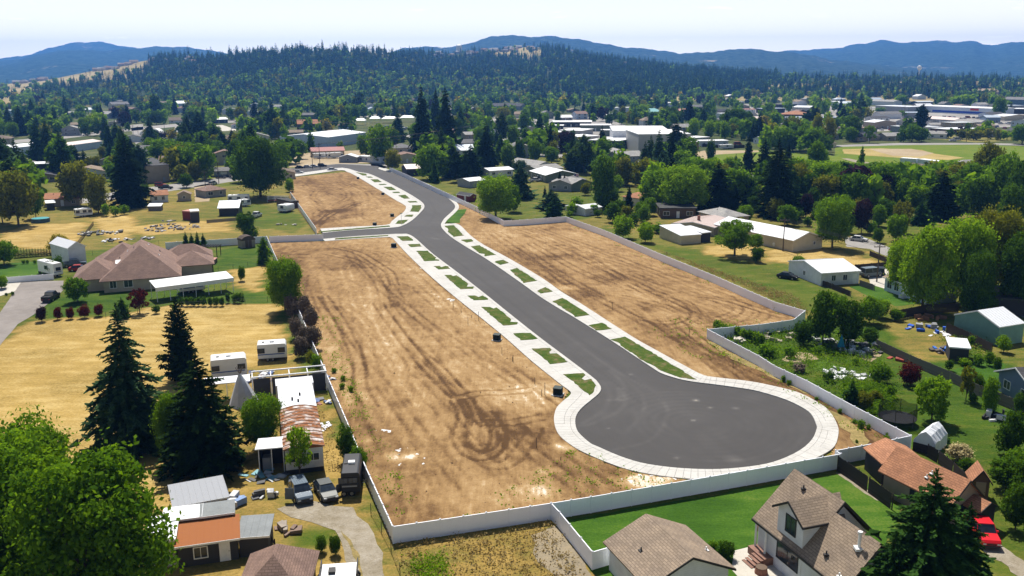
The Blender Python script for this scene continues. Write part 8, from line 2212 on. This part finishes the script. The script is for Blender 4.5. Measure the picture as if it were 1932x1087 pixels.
for (x, b, t, w_, c, k) in [(1118, 405, 385, 34, 'mid', 'bush'), (1155, 420, 380, 40, 'dark', 'round'), (1170, 408, 375, 34, 'dark', 'round'), (1080, 405, 382, 26, 'bright', 'bush'), (1088, 390, 370, 26, 'mid', 'bush'), (1075, 410, 398, 20, 'mid', 'bush'), (1240, 440, 420, 30, 'mid', 'bush'), (1255, 445, 425, 24, 'mid', 'bush'), (1195, 425, 400, 26, 'dark', 'bush'), (1127, 410, 395, 18, 'dark', 'bush'), (1152, 392, 378, 14, 'olive', 'bush'),
 (1365, 415, 396, 30, 'mid', 'bush'), (1405, 420, 385, 44, 'mid', 'round'), (1485, 425, 385, 54, 'mid', 'round'), (1425, 470, 440, 40, 'mid', 'round'), (1428, 495, 465, 30, 'dark', 'round'), (1505, 512, 478, 34, 'mid', 'bush'), (1400, 430, 410, 20, 'olive', 'bush')]:
 T(k, x, b, t, w_, c)
T('open', 1386, 483, 412, 104, 'mid', 'wide apple tree with a visible trunk in the meadow', lod='near', var=0)
T('round', 1570, 468, 368, 92, 'mid', 'large dark-based leafy tree right of the cream farm building', lod='near', var=0); T('round', 1625, 440, 372, 46, 'plum', 'dark purple-leaved tree beside the street', lod='mid'); T('round', 1520, 410, 362, 40, 'plum', None, lod='mid')
T('round', 1665, 390, 325, 46, 'plum', 'round plum-coloured tree below the playing field', lod='mid'); T('fat', 1773, 414, 318, 60, 'black', 'dark pyramid conifer behind the big willows', lod='mid'); T('fat', 1736, 424, 380, 36, 'spruce', None, lod='mid'); T('open', 1700, 440, 378, 44, 'olive', None, lod='mid'); T('round', 1690, 455, 400, 50, 'mid', None, lod='mid'); T('round', 1655, 458, 428, 26, 'dark')
T('column', 1623, 335, 274, 12, 'mid', 'slender dead-topped poplar in front of the ball field')
for (x, b, t, w_, c, k) in [(1715, 362, 305, 48, 'bright', 'round'), (1750, 355, 310, 44, 'mid', 'round'), (1790, 362, 308, 50, 'bright', 'round'), (1825, 375, 305, 46, 'mid', 'oval'), (1860, 362, 262, 62, 'olive', 'wide'), (1885, 400, 280, 80, 'mid', 'oval'), (1920, 420, 300, 70, 'dark', 'oval'), (1845, 410, 330, 60, 'dark', 'oval'), (1900, 440, 340, 60, 'dark', 'round'), (1540, 330, 262, 44, 'mid', 'round'), (1550, 320, 282, 40, 'mid', 'oval'), (1590, 365, 330, 44, 'mid', 'round'), (1530, 355, 315, 40, 'dark', 'round'), (1640, 380, 340, 44, 'dark', 'round'), (1605, 390, 345, 40, 'mid', 'round'), (1560, 372, 335, 44, 'mid', 'round'), (1690, 385, 350, 30, 'dark', 'round'), (1635, 345, 315, 50, 'mid', 'round'), (1500, 345, 300, 40, 'dark', 'spruce'),
 (1540, 273, 213, 32, 'olive', 'oval'), (1563, 275, 216, 32, 'olive', 'oval'), (1520, 270, 230, 24, 'mid', 'oval'), (1608, 266, 216, 42, 'dark', 'round'), (1603, 268, 238, 34, 'mid', 'round'), (1640, 270, 235, 26, 'mid', 'open'), (1720, 268, 232, 44, 'mid', 'round'), (1701, 268, 242, 22, 'dark', 'round'), (1738, 268, 240, 26, 'dark', 'round'), (1680, 260, 248, 12, 'mid', 'bush'), (1824, 256, 231, 20, 'dark', 'round'), (1812, 256, 246, 8, 'mid', 'bush'), (1804, 256, 246, 7, 'mid', 'bush'), (1882, 260, 246, 18, 'mid', 'round'), (1928, 272, 232, 60, 'mid', 'wide'), (1884, 222, 182, 34, 'mid', 'wide'), (1822, 200, 177, 38, 'bright', 'wide'), (1700, 222, 208, 20, 'mid', 'round'), (1718, 220, 212, 10, 'mid', 'bush'), (1742, 221, 211, 16, 'mid', 'bush'), (1660, 212, 202, 24, 'mid', 'bush'), (1485, 330, 270, 26, 'black', 'spruce')]:
 T(k, x, b, t, w_, c)
# the great willows on the right
for i, (x, b, t, w_, k, c) in enumerate([(1740, 588, 415, 132, 'wide', 'bright'), (1812, 575, 400, 120, 'round', 'bright'), (1875, 560, 385, 120, 'round', 'olive'), (1700, 555, 440, 70, 'round', 'bright'), (1925, 590, 430, 110, 'round', 'dark'), (1840, 598, 470, 90, 'oval', 'dark')]):
 T(k, x, b, t, w_, c, ('leftmost great willow overhanging the porch house', 'second great willow right of the porch house', 'third great willow with the yellowish top', 'smaller willow in front on the left of the great willows', 'great dark tree at the right edge beside the willows', 'dark lower crown under the great willows')[i], lod='near', var=i % 2)
T('round', 1912, 470, 415, 60, 'yellow', 'yellow-topped tree behind the great willows', lod='mid')
for (x, b, t, w_, c, k) in [(1552, 650, 545, 74, 'dark', 'round'), (1600, 655, 560, 74, 'dark', 'round'), (1578, 600, 552, 60, 'mid', 'round'), (1640, 610, 556, 60, 'mid', 'bush'), (1660, 600, 560, 50, 'bright', 'bush'), (1515, 652, 600, 56, 'dark', 'bush'), (1640, 650, 615, 44, 'dark', 'bush'), (1690, 605, 580, 34, 'mid', 'bush'),
 (1757, 795, 706, 74, 'bright', 'wide'), (1865, 782, 708, 40, 'mid', 'oval'), (1716, 728, 680, 52, 'red', 'bush'), (1660, 722, 682, 54, 'mid', 'bush'), (1808, 870, 834, 66, 'cream', 'bush'), (1905, 858, 770, 70, 'dark', 'oval'), (1925, 900, 845, 70, 'mid', 'round'), (1898, 925, 862, 90, 'dark', 'round'), (1940, 960, 850, 80, 'dark', 'round'), (1915, 1000, 905, 70, 'dark', 'round'), (1955, 1040, 930, 60, 'dark', 'oval'),
 (1822, 755, 690, 40, 'olive', 'open'), (1845, 740, 700, 30, 'mid', 'bush'), (1508, 702, 684, 30, 'tan', 'bush'), (1564, 720, 700, 28, 'dark', 'bush'), (1605, 770, 715, 30, 'spruce', 'fat'), (1630, 775, 735, 40, 'olive', 'bush'), (1650, 760, 735, 34, 'olive', 'bush'), (1680, 750, 728, 22, 'mid', 'bush'), (1622, 745, 728, 24, 'mid', 'bush'), (1605, 645, 625, 20, 'plum', 'bush'), (1613, 688, 676, 14, 'dark', 'bush'), (1490, 675, 655, 36, 'mid', 'bush'), (1447, 672, 648, 40, 'mid', 'bush'), (1540, 668, 652, 24, 'mid', 'bush'),
 (1869, 645, 604, 28, 'dark', 'fat'), (1893, 665, 632, 34, 'bright', 'bush'), (1832, 655, 632, 16, 'mid', 'bush'), (1845, 690, 668, 30, 'mid', 'bush'), (1866, 690, 662, 26, 'mid', 'bush'), (1880, 700, 670, 22, 'dark', 'bush'), (1820, 690, 675, 24, 'bright', 'bush'), (1790, 700, 678, 20, 'dark', 'bush'), (1920, 780, 735, 26, 'dark', 'bush'), (1835, 760, 742, 26, 'dark', 'bush'), (1785, 835, 824, 16, 'spruce', 'bush'), (1825, 890, 862, 44, 'dark', 'bush'), (1370, 1055, 1018, 44, 'dark', 'bush'), (1345, 1040, 1018, 22, 'mid', 'bush')]:
 T(k, x, b, t, w_, c, None, lod='mid' if b - t > 24 else 'far')
hr = random.Random(31)
for i in range(16):      # hedge behind the short fence
 x = 1352 + i * 5.6; T('bush', x, 626 + i * 1.7 + hr.uniform(-2, 2), 606 + i * 1.6 + hr.uniform(-3, 2), 18, hr.choice(('mid', 'mid', 'bright')), None, lod='far')
for (x, y, t) in ((1466, 712, 700), (1478, 722, 708), (1488, 728, 717), (1584, 782, 770), (1612, 800, 790), (1624, 810, 792), (1638, 812, 800), (1672, 832, 820), (1675, 826, 814), (1616, 838, 830), (1462, 587, 577), (662, 740, 728), (646, 735, 722), (630, 705, 694), (648, 720, 708), (1540, 756, 748)):
 T('bush', x, y, t, (y - t) * 1.1, 'mid', None, lod='far')
# low weeds and wild plants (ground cover: one object)
def weeds(name, regs, n, seed, col='mid', hh=(.15, .5)):
 q = np.random.RandomState(seed); C, N, SS = [], [], []
 for (poly, k) in regs:
  W = [(G(*p).x, G(*p).y) for p in poly]; xs = [w[0] for w in W]; ys = [w[1] for w in W]
  P_ = np.stack([q.uniform(min(xs), max(xs), k * 3), q.uniform(min(ys), max(ys), k * 3)], 1); P_ = P_[inpoly(P_[:, 0], P_[:, 1], W)][:k]
  for p in P_:
   m = q.randint(4, 12); r = q.uniform(.12, .5)
   C.append(np.stack([p[0] + q.randn(m) * r, p[1] + q.randn(m) * r, .12 + q.uniform(hh[0] * .3, hh[1], m)], 1)); N.append(q.randn(m, 3) + [0, -.3, .6]); SS.append(q.uniform(.05, .16, m))
 V, Q = quads_mesh('', np.concatenate(C), np.concatenate(N), np.concatenate(SS), None)
 o = link(name, make_mesh(name, V, Q, LEAF[col])); o['kind'] = 'stuff'
weeds('weeds', [([(600, 600), (640, 600), (700, 800), (790, 960), (745, 985), (690, 870), (655, 780)], 330), ([(560, 600), (600, 620), (700, 760), (720, 840), (690, 850), (640, 730)], 150), ([(1335, 650), (1460, 710), (1600, 790), (1690, 840), (1660, 850), (1560, 790), (1440, 715), (1340, 665)], 150), ([(1080, 850), (1300, 915), (1000, 950), (900, 965)], 90), ([(1270, 600), (1500, 606), (1500, 615), (1400, 640), (1330, 690), (1200, 620)], 110), ([(1070, 424), (1518, 606), (1500, 610), (1080, 432)], 160), ([(745, 1000), (1035, 952), (1040, 965), (760, 1015)], 40)], 1, 3, 'bright', (.1, .35))
weeds('tall_grass', [([(744, 1032), (1040, 990), (1110, 1100), (780, 1120)], 420), ([(560, 700), (620, 800), (650, 890), (618, 890), (575, 740)], 260), ([(1230, 470), (1500, 560), (1540, 600), (1250, 478)], 1500)], 1, 4, 'straw', (.08, .3))
weeds('garden_plants', [([(1350, 630), (1500, 612), (1640, 640), (1700, 740), (1690, 800), (1600, 775), (1460, 700)], 1500), ([(1590, 720), (1680, 735), (1690, 790), (1640, 785), (1590, 750)], 600), ([(755, 1050), (835, 1040), (860, 1110), (770, 1120)], 14), ([(1765, 640), (1840, 640), (1880, 680), (1820, 690)], 200)], 1, 5, 'mid', (.2, .8))
weeds('garden_plants', [([(1590, 720), (1680, 735), (1690, 790), (1640, 785), (1590, 750)], 300), ([(1440, 660), (1600, 650), (1650, 690), (1500, 700)], 300), ([(780, 1060), (840, 1050), (850, 1100), (780, 1110)], 120)], 1, 6, 'bright', (.3, .6))
def clods(regs, n, seed):
 q = np.random.RandomState(seed); V, Fc = [], []
 for poly, k in regs:
  W = [(G(*p).x, G(*p).y) for p in poly]; xs = [w[0] for w in W]; ys = [w[1] for w in W]
  P_ = np.stack([q.uniform(min(xs), max(xs), k * 3), q.uniform(min(ys), max(ys), k * 3)], 1); P_ = P_[inpoly(P_[:, 0], P_[:, 1], W)][:k]
  for p in P_:
   r = q.uniform(.035, .10) * (2 if q.rand() < .04 else 1); o_ = len(V); a = q.uniform(0, 6)
   for k_ in range(3): V.append((p[0] + math.cos(a + k_ * 2.1) * r, p[1] + math.sin(a + k_ * 2.1) * r, .08))
   V.append((p[0], p[1], .13 + r * .8)); Fc += [(o_, o_ + 1, o_ + 3), (o_ + 1, o_ + 2, o_ + 3), (o_ + 2, o_, o_ + 3)]
 me = bpy.data.meshes.new('soil_clods'); me.from_pydata(V, [], Fc); me.materials.append(plain('soil_clod', (.33, .22, .12), .95, var=.3, worldspace=True)); o = link('soil_clods', me); o['kind'] = 'stuff'
clods([(LOT_L, 4500), (LOT_R, 3000), (LOT_U, 700)], 1, 2)
# ================================================================== SUBURB FILL: gardens, houses and trees between the landmarks
KEEP = [  # open places kept free
 [(543, 345), (543, 310), (735, 300), (870, 380), (1067, 405), (1067, 430), (600, 470), (540, 440)], LOT_R, [(0, 480), (0, 420), (160, 405), (545, 360), (600, 440), (500, 600), (0, 640)],
 [(1000, 268), (1010, 240), (1040, 228), (1160, 230), (1330, 262), (1440, 270), (1440, 290), (1300, 300), (1150, 288)], [(1290, 300), (1330, 282), (1560, 292), (1700, 318), (1760, 340), (1740, 352), (1330, 330)],
 [(1560, 308), (1560, 268), (1980, 264), (1980, 330), (1720, 335)], [(1640, 250), (1640, 206), (1880, 208), (1880, 226), (1960, 232), (1960, 250), (1760, 250)], [(330, 262), (245, 262), (245, 236), (450, 236), (450, 262)], [(15, 300), (15, 262), (196, 258), (196, 298)],
 [(545, 318), (545, 285), (690, 262), (760, 290), (760, 318)], [(670, 262), (660, 225), (800, 222), (800, 262)], [(1230, 470), (1380, 400), (1660, 480), (1700, 560), (1519, 600)], [(880, 340), (960, 300), (1110, 340), (1110, 370), (900, 370)], [(0, 165), (0, 130), (280, 108), (280, 125), (120, 168)]]
def free(x, y, pad=0):
 for k in KEEP:
  if inpoly(np.array([x]), np.array([y]), k)[0]: return False
 return True
fr_ = random.Random(77)
nh = 0
placed = []
for i in range(5000):
 if nh >= 190: break
 t = fr_.random() ** 1.25
 y = 178 + t * (345 - 178); x = fr_.uniform(-40, 1970)
 if not free(x, y): continue
 if x > 860 and x < 1440 and y < 205 and fr_.random() < .8: continue
 if any(abs(x - a) < (w_ + c) and abs(y - b) < 4 + (y - 139) * .06 for a, b, c in FOOT for w_ in (6 + (y - 139) * .06,)): continue
 g = G(x, y); wd = fr_.uniform(11, 17); rot = fr_.choice((0.28, 0.28, 0.33, 0.25)) + (0 if fr_.random() < .6 else math.pi / 2) - .6 * (x < 500) * 0
 rc_ = fr_.choice(('grey', 'grey', 'lgrey', 'tan', 'rbrown', 'brown', 'dark', 'lgrey', 'white', 'blue', 'tan')); wc_ = fr_.choice(('white', 'cream', 'beige', 'grey', 'tan', 'pale', 'green', 'white'))
 if rot > 1: rot -= math.pi / 2; rk = 'gy'
 else: rk = fr_.choice(('gx', 'gx', 'hip'))
 house(None, None, fr_.uniform(8, 12), fr_.choice((2.7, 2.7, 3.0, 5.2)), rk, fr_.uniform(1.4, 2.6), fr=(g, rot, wd), rc=rc_, wc=wc_, name='house')
 nh += 1
# workshops and stores of the industrial strip
ni = 0
for i in range(600):
 if ni >= 34: break
 x, y = fr_.uniform(1380, 1960), fr_.uniform(195, 254)
 if x < 1560 and y > 235: continue
 if any(abs(x - a) < c + 10 and abs(y - b) < 7 for a, b, c in FOOT): continue
 g = G(x, y)
 house(None, None, fr_.uniform(9, 18), fr_.uniform(3, 5.5), fr_.choice(('gx', 'flat', 'gy', 'flat')), fr_.uniform(1, 2), fr=(g, fr_.choice((.28, .3, .22)), fr_.uniform(12, 28)), rc=fr_.choice(('white', 'metal', 'flat', 'grey', 'blue', 'rbrown', 'dark')), wc=fr_.choice(('white', 'grey', 'tan', 'dark', 'pale', 'brown', 'cream')), name='workshop', cat='workshop')
 ni += 1
# houses on the hill crest
for (x, y, n, spread) in ((960, 92, 16, 45), (870, 97, 10, 50), (240, 122, 12, 60), (330, 110, 6, 40), (60, 165, 8, 55), (1210, 124, 4, 30)):
 for i in range(n):
  px = x + fr_.uniform(-spread, spread)
  yy = lerp_list(RIDGE, px, 1); D = lerp_list(RIDGE, px, 2) - fr_.uniform(5, 160)
  dx, dy, _ = dirh(px)
  c = Vector((dx * D, dy * D, 0)); z = ridge_h(px, D)
  house(None, None, 12, 6, fr_.choice(('gx', 'hip')), 3.5, fr=(c, fr_.uniform(-.4, .4), fr_.uniform(14, 22)), rc=fr_.choice(('tan', 'grey', 'rbrown', 'lgrey')), wc=fr_.choice(('tan', 'cream', 'beige', 'grey')), name='house', z0=z, win=False)
g = Vector((dirh(867)[0] * 2750, dirh(867)[1] * 2750, ridge_h(867, 2750)))
wt = thing('water_tower', 'pale water tank on the hill crest', 'water tower', g); m = MB(); m.tube((0, 0, 0), (0, 0, 26), 9, n=14); m.tube((0, 0, 26), (0, 0, 29), 9, 2, 14); m.build('tank', TRIM, wt)
g = G(1732, 158); wt = thing('water_tower', 'small white water tower above the pines on the right', 'water tower', Vector((g.x * .8, g.y * .8, 0)))
m = MB(); m.tube((0, 0, 0), (0, 0, 44), 1.4, n=8); m.build('tower_leg', TRIM, wt); m = MB(); m.loft([[(math.cos(a * .6) * r, math.sin(a * .6) * r, z) for a in range(10)] for r, z in ((1.4, 43), (5, 46), (6.2, 50), (5, 54), (1, 56))]); m.build('tank', TRIM, wt)
trees = 0
TB = [0, 0]
def near_foot(x, y):
 for a, b, c in FOOT:
  if abs(x - a) < c - 3 and -1 - (b - 139) * .03 < (b - y) < (b - 139) * .13 + 1: return True
 return False
far_pts = []
for i in range(26000):
 t = fr_.random() ** 1.15
 y = 176 + t * (400 - 176); x = fr_.uniform(-60, 1990)
 if y > 345 and not (x < 60 and y < 400) and not (1230 < x and y < 400): continue
 if not free(x, y) or near_foot(x, y): continue
 mind = 3.4 + (y - 176) * .075
 if any(abs(x - a) < mind and abs(y - b) < mind * .35 for a, b in placed): continue
 placed.append((x, y))
 sc_ = (y - 139) / 43.5          # pixels per metre (upright)
 con = fr_.random() < (.24 if y > 215 else .14)
 lim = 99
 if x > 1540 and y > 300: con = False; lim = max(3, (y - 303) / sc_)
 elif x > 1290 and y > 320: con = con and fr_.random() < .3; lim = max(4, (y - 296) / sc_)
 elif 1560 < x and 255 < y: con = False; lim = 7
 if con:
  k = fr_.choice(('spruce', 'spruce', 'fat', 'pine')); h = fr_.uniform(11, 23); wd = h * fr_.uniform(.32, .45); c = fr_.choice(('spruce', 'black', 'black', 'blue', 'pine'))
 else:
  k = fr_.choice(('round', 'round', 'oval', 'wide')); h = fr_.uniform(7, 15); wd = h * fr_.uniform(.8, 1.15); c = fr_.choices(('mid', 'dark', 'bright', 'olive', 'yellow', 'plum'), (44, 22, 17, 14, 1, 2))[0]
 if h > lim: wd *= lim / h * .5 + .5; h = lim
 if y > 196 and TB[con] < (400, 170)[con] and not (y < 235 and fr_.random() < .5):
  T(k, x, y, y - h * sc_, wd * sc_, c, None, group='trees among the houses' if not con else 'conifers among the houses'); TB[con] += 1
 else: far_pts.append((x, y, k, h, wd, c))
 if len(placed) > 3000: break
YARD = [(1085, 360), (1110, 330), (1560, 325), (1690, 400), (1640, 450), (1560, 448), (1440, 408), (1400, 404), (1300, 398), (1240, 425), (1160, 410)]
ny = 0
for i in range(900):      # garden shrubs and small trees between the old houses
 x, y = fr_.uniform(1080, 1690), fr_.uniform(325, 455)
 if not inpoly(np.array([x]), np.array([y]), YARD)[0] or near_foot(x, y): continue
 if any(abs(x - a) < 14 and abs(y - b) < 6 for a, b in placed): continue
 placed.append((x, y)); sc_ = (y - 139) / 43.5; h = fr_.uniform(2.5, 7); wd = h * fr_.uniform(.8, 1.2)
 T(fr_.choice(('bush', 'bush', 'oval', 'round')), x, y, y - h * sc_, wd * sc_, fr_.choice(('mid', 'bright', 'dark', 'mid', 'olive')), None); ny += 1
 if ny > 75: break
def merge_trees(name, items, mats):
 """many far trees as one object: items are (world x, y, z, kind, h, w, col, lean)"""
 V, Q, Mi = [], [], []; off_ = 0
 q = np.random.RandomState(5)
 for (x, y, z, k, h, wd, c) in items:
  v, f, _ = proto(k, 'far', q.randint(0, 4))
  a = q.uniform(0, 6.28); ca, sa = math.cos(a), math.sin(a)
  if k not in ('spruce', 'pine', 'fat', 'column'):
   st_ = 4 if y < 1100 else 7; sel = np.arange(0, len(f), st_); vv = v.reshape(-1, 4, 3)[sel]; cen = vv.mean(1, keepdims=True); vv = (cen + (vv - cen) * (1.7 if st_ == 4 else 2.3)).reshape(-1, 3); f = np.arange(len(vv)).reshape(-1, 4)
  else: vv = v
  X = vv * np.array([wd, wd, h])
  V.append(np.stack([X[:, 0] * ca - X[:, 1] * sa + x, X[:, 0] * sa + X[:, 1] * ca + y, X[:, 2] + z], 1)); Q.append(f + off_); off_ += len(vv); Mi.append(np.full(len(f), mats.index(c)))
 me = make_mesh(name, np.concatenate(V), np.concatenate(Q), [LEAF[c] for c in mats]); me.polygons.foreach_set('material_index', np.concatenate(Mi).astype(np.int32))
 o = link(name, me); o['kind'] = 'stuff'; return o
mats = ['mid', 'dark', 'bright', 'olive', 'yellow', 'plum', 'spruce', 'black', 'blue', 'pine']
merge_trees('distant_trees', [(G(x, y).x, G(x, y).y, terrain_z(G(x, y).x, G(x, y).y), k, h, wd, c) for x, y, k, h, wd, c in far_pts], mats)
# ================================================================== FOREST ON THE HILL
q = np.random.RandomState(8)
items = []
cnt = 0
for i in range(90000):
 px = q.uniform(30, 1470)
 Ds = lerp_list(RIDGE, px, 2)
 D = math.sqrt(q.uniform(1430 ** 2, (Ds + 120) ** 2))
 z = ridge_h(px, D); dx, dy, _ = dirh(px)
 py = P(Vector((dx * D, dy * D, z)))[1]
 if not inpoly(np.array([px]), np.array([py]), FPOLY)[0]: continue
 if inpoly(np.array([px]), np.array([py]), HOLE)[0]: continue
 if inpoly(np.array([px]), np.array([py]), HOLE2)[0] and q.rand() < .8: continue
 if 820 < px < 960 and D > Ds - 200 and q.rand() < .8: continue
 x, y = dx * D, dy * D
 dens = vnoise(np.array([x]), np.array([y]), 1 / 130., 3)[0]
 low = D < 1850 and px < 1000
 if q.rand() > 0.45 + 0.9 * dens: continue
 if px < 280 and q.rand() < .35: continue
 if low and q.rand() < .62 or q.rand() < .10:
  h = q.uniform(6, 13); items.append((x, y, z, ('round', 'oval', 'wide')[q.randint(0, 3)], h, h * q.uniform(.9, 1.3), ('mid', 'dark', 'olive', 'mid')[q.randint(0, 4)]))
 else:
  h = q.uniform(12, 24) * (1 + .25 * (q.rand() < .1)); items.append((x, y, z - .5, ('pine', 'spruce', 'fat')[q.choice([0, 0, 1, 1, 2])], h, h * q.uniform(.34, .5), ('pine', 'pine', 'spruce', 'pine', 'spruce')[q.randint(0, 5)]))
 cnt += 1
 if cnt >= 8500: break
# far right pine belt and scattered valley woods
for i in range(1700):
 px = q.uniform(1180, 1990) ; py = q.uniform(160, 186) if px > 1440 else q.uniform(160, 180)
 if px > 1885 and q.rand() < .5: continue
 g = G(px, py); h = q.uniform(15, 27); dx = g
 if q.rand() < .25: h = q.uniform(8, 13); items.append((g.x, g.y, terrain_z(g.x, g.y), 'round', h, h * 1.1, ('mid', 'dark', 'olive')[q.randint(0, 3)])); continue
 items.append((g.x, g.y, terrain_z(g.x, g.y), ('pine', 'spruce')[q.randint(0, 2)], h, h * q.uniform(.28, .4), ('pine', 'spruce', 'black')[q.randint(0, 3)]))
for i in range(2600):
 px = q.uniform(900, 2000); D = 1 / q.uniform(1 / 5200., 1 / 1900.); dx, dy, _ = dirh(px); h = q.uniform(9, 18)
 items.append((dx * D, dy * D, terrain_z(dx * D, dy * D), ('round', 'pine', 'spruce')[q.randint(0, 3)], h, h * (.9 if i % 3 == 0 else .5), ('mid', 'dark', 'pine', 'spruce')[q.randint(0, 4)]))
merge_trees('forest', items, mats)
# tan rocky knoll behind the right-hand pines
mb = MB(); g = G(1890, 181); n = 16
rr = random.Random(3)
for k in range(6):
 pass
rings = []
for k in range(7):
 s = k / 6; r = 34 * math.cos(s * 1.5) + 1; z = 11 * math.sin(s * 1.57)
 rings.append([(g.x + math.cos(2 * math.pi * i / n) * r * 1.2 * rr.uniform(.9, 1.1), g.y + 60 + math.sin(2 * math.pi * i / n) * r * rr.uniform(.9, 1.1), z + rr.uniform(-1, 1)) for i in range(n)])
mb.loft(rings); struct('rocky_knoll', mb, GM_tan)
# ================================================================== LABELS FOR THINGS PLACED IN NUMBERS
LM = [('the long white warehouse on the left', 68, 285), ('the fabric domes', 300, 258), ('the tan warehouse with skylights', 295, 330), ('the small white cottage', 303, 372), ('the large dense maple', 492, 330), ('the big white warehouse', 640, 262), ('the faded red-roofed shed', 620, 290), ('the grey hut', 656, 300), ('the upper bare lot', 640, 370),
      ('the dark brown garage', 788, 322), ('the tall black conifers in the centre', 820, 240), ('the white car-lot canopies', 720, 232), ('the school', 1090, 262), ('the grey gymnasium', 1235, 270), ('the portable classroom', 1348, 270), ('the teal-roofed building', 1205, 212), ('the brick tower block', 1086, 150),
      ('the big round tree at the fence bend', 936, 380), ('the orange hip-roofed house', 1200, 370), ('the bright green willow', 1290, 360), ('the cream barn', 1300, 445), ('the apple tree', 1386, 450), ('the cream farm building', 1490, 435), ('the white workshop', 1580, 510), ('the great willows', 1800, 500), ('the porch house', 1705, 545), ('the teal shed', 1870, 610),
      ('the vegetable garden', 1560, 680), ('the trampoline', 1692, 790), ('the greenhouse', 1750, 835), ('the orange-roofed shed', 1662, 855), ('the big pine', 1740, 980), ('the slate-blue house', 1910, 700), ('the ball field', 1700, 290), ('the running track', 1400, 295), ('the storage containers', 1732, 312), ('the long pale store', 1800, 212), ('the trailer park', 1780, 238),
      ('the brown-roofed house', 250, 510), ('the white carport', 368, 535), ('the motorhome', 120, 510), ('the grey driveway', 60, 580), ('the tall full spruce', 248, 700), ('the canvas tipi', 462, 730), ('the rusty mobile home', 570, 800), ('the left lot fence', 620, 700), ('the orange-rusted roof', 390, 1010), ('the left-hand willows', 60, 380), ('the round pool', 77, 414),
      ('the hill crest houses', 960, 92), ('the grassy slope', 200, 135), ('the pale apartment house', 228, 204), ('the long pale building below the forest', 556, 190), ('the church-like building', 950, 208), ('the industrial strip', 1600, 205), ('the pine belt', 1700, 175), ('the two-storey house', 1530, 980), ('the garage at the bottom edge', 1260, 1030), ('the turnaround', 1313, 805), ('the new street', 950, 570), ('the right bare lot', 1150, 520), ('the left edge', 0, 230), ('the left edge', 0, 300), ('the right edge', 1932, 230), ('the right edge', 1932, 400)]
seen = {}
def rel(px, py, l):
 dx, dy = px - l[1], (py - l[2]) * 3
 n = 'far ' if abs(dx) + abs(dy) > 110 else ''
 if abs(dx) > abs(dy): return (n + ('left of ' if dx < 0 else 'right of ')) + l[0]
 return ('in front of ' if dy > 0 else 'behind ') + l[0]
for o, (d, px, py) in AUTO:
 o['_p'] = (px, py)
 ls = sorted(LM, key=lambda l: abs(px - l[1]) + 3 * abs(py - l[2]))
 lab = None
 for k in range(3):
  c = d + ' ' + rel(px, py, ls[k])
  if c not in seen: lab = c; break
 if lab is None: lab = d + ' ' + rel(px, py, ls[0])
 seen.setdefault(lab, []).append((px, o))
 o['label'] = ' '.join(lab.split()[:16])
ORD = ['leftmost', 'second from the left', 'third from the left', 'fourth from the left', 'fifth from the left', 'sixth from the left', 'seventh from the left', 'eighth from the left', 'ninth from the left', 'tenth from the left', 'eleventh from the left', 'twelfth from the left', 'thirteenth from the left', 'fourteenth from the left']
for lab, lst in seen.items():
 if len(lst) > 1:
  lst.sort(key=lambda e: e[0])
  for i, (px, o) in enumerate(lst):
   ws = ((ORD[i] if i < 14 else 'one of the rightmost') + ' ' + lab).split()
   if len(ws) > 16: ws = [w_ for w_ in ws if w_ not in ('the', 'a')]
   o['label'] = ' '.join(ws[:16])
   if i >= 14 and 'group' not in o: o['group'] = 'small plants that look alike'
for o, _ in AUTO: del o['_p']
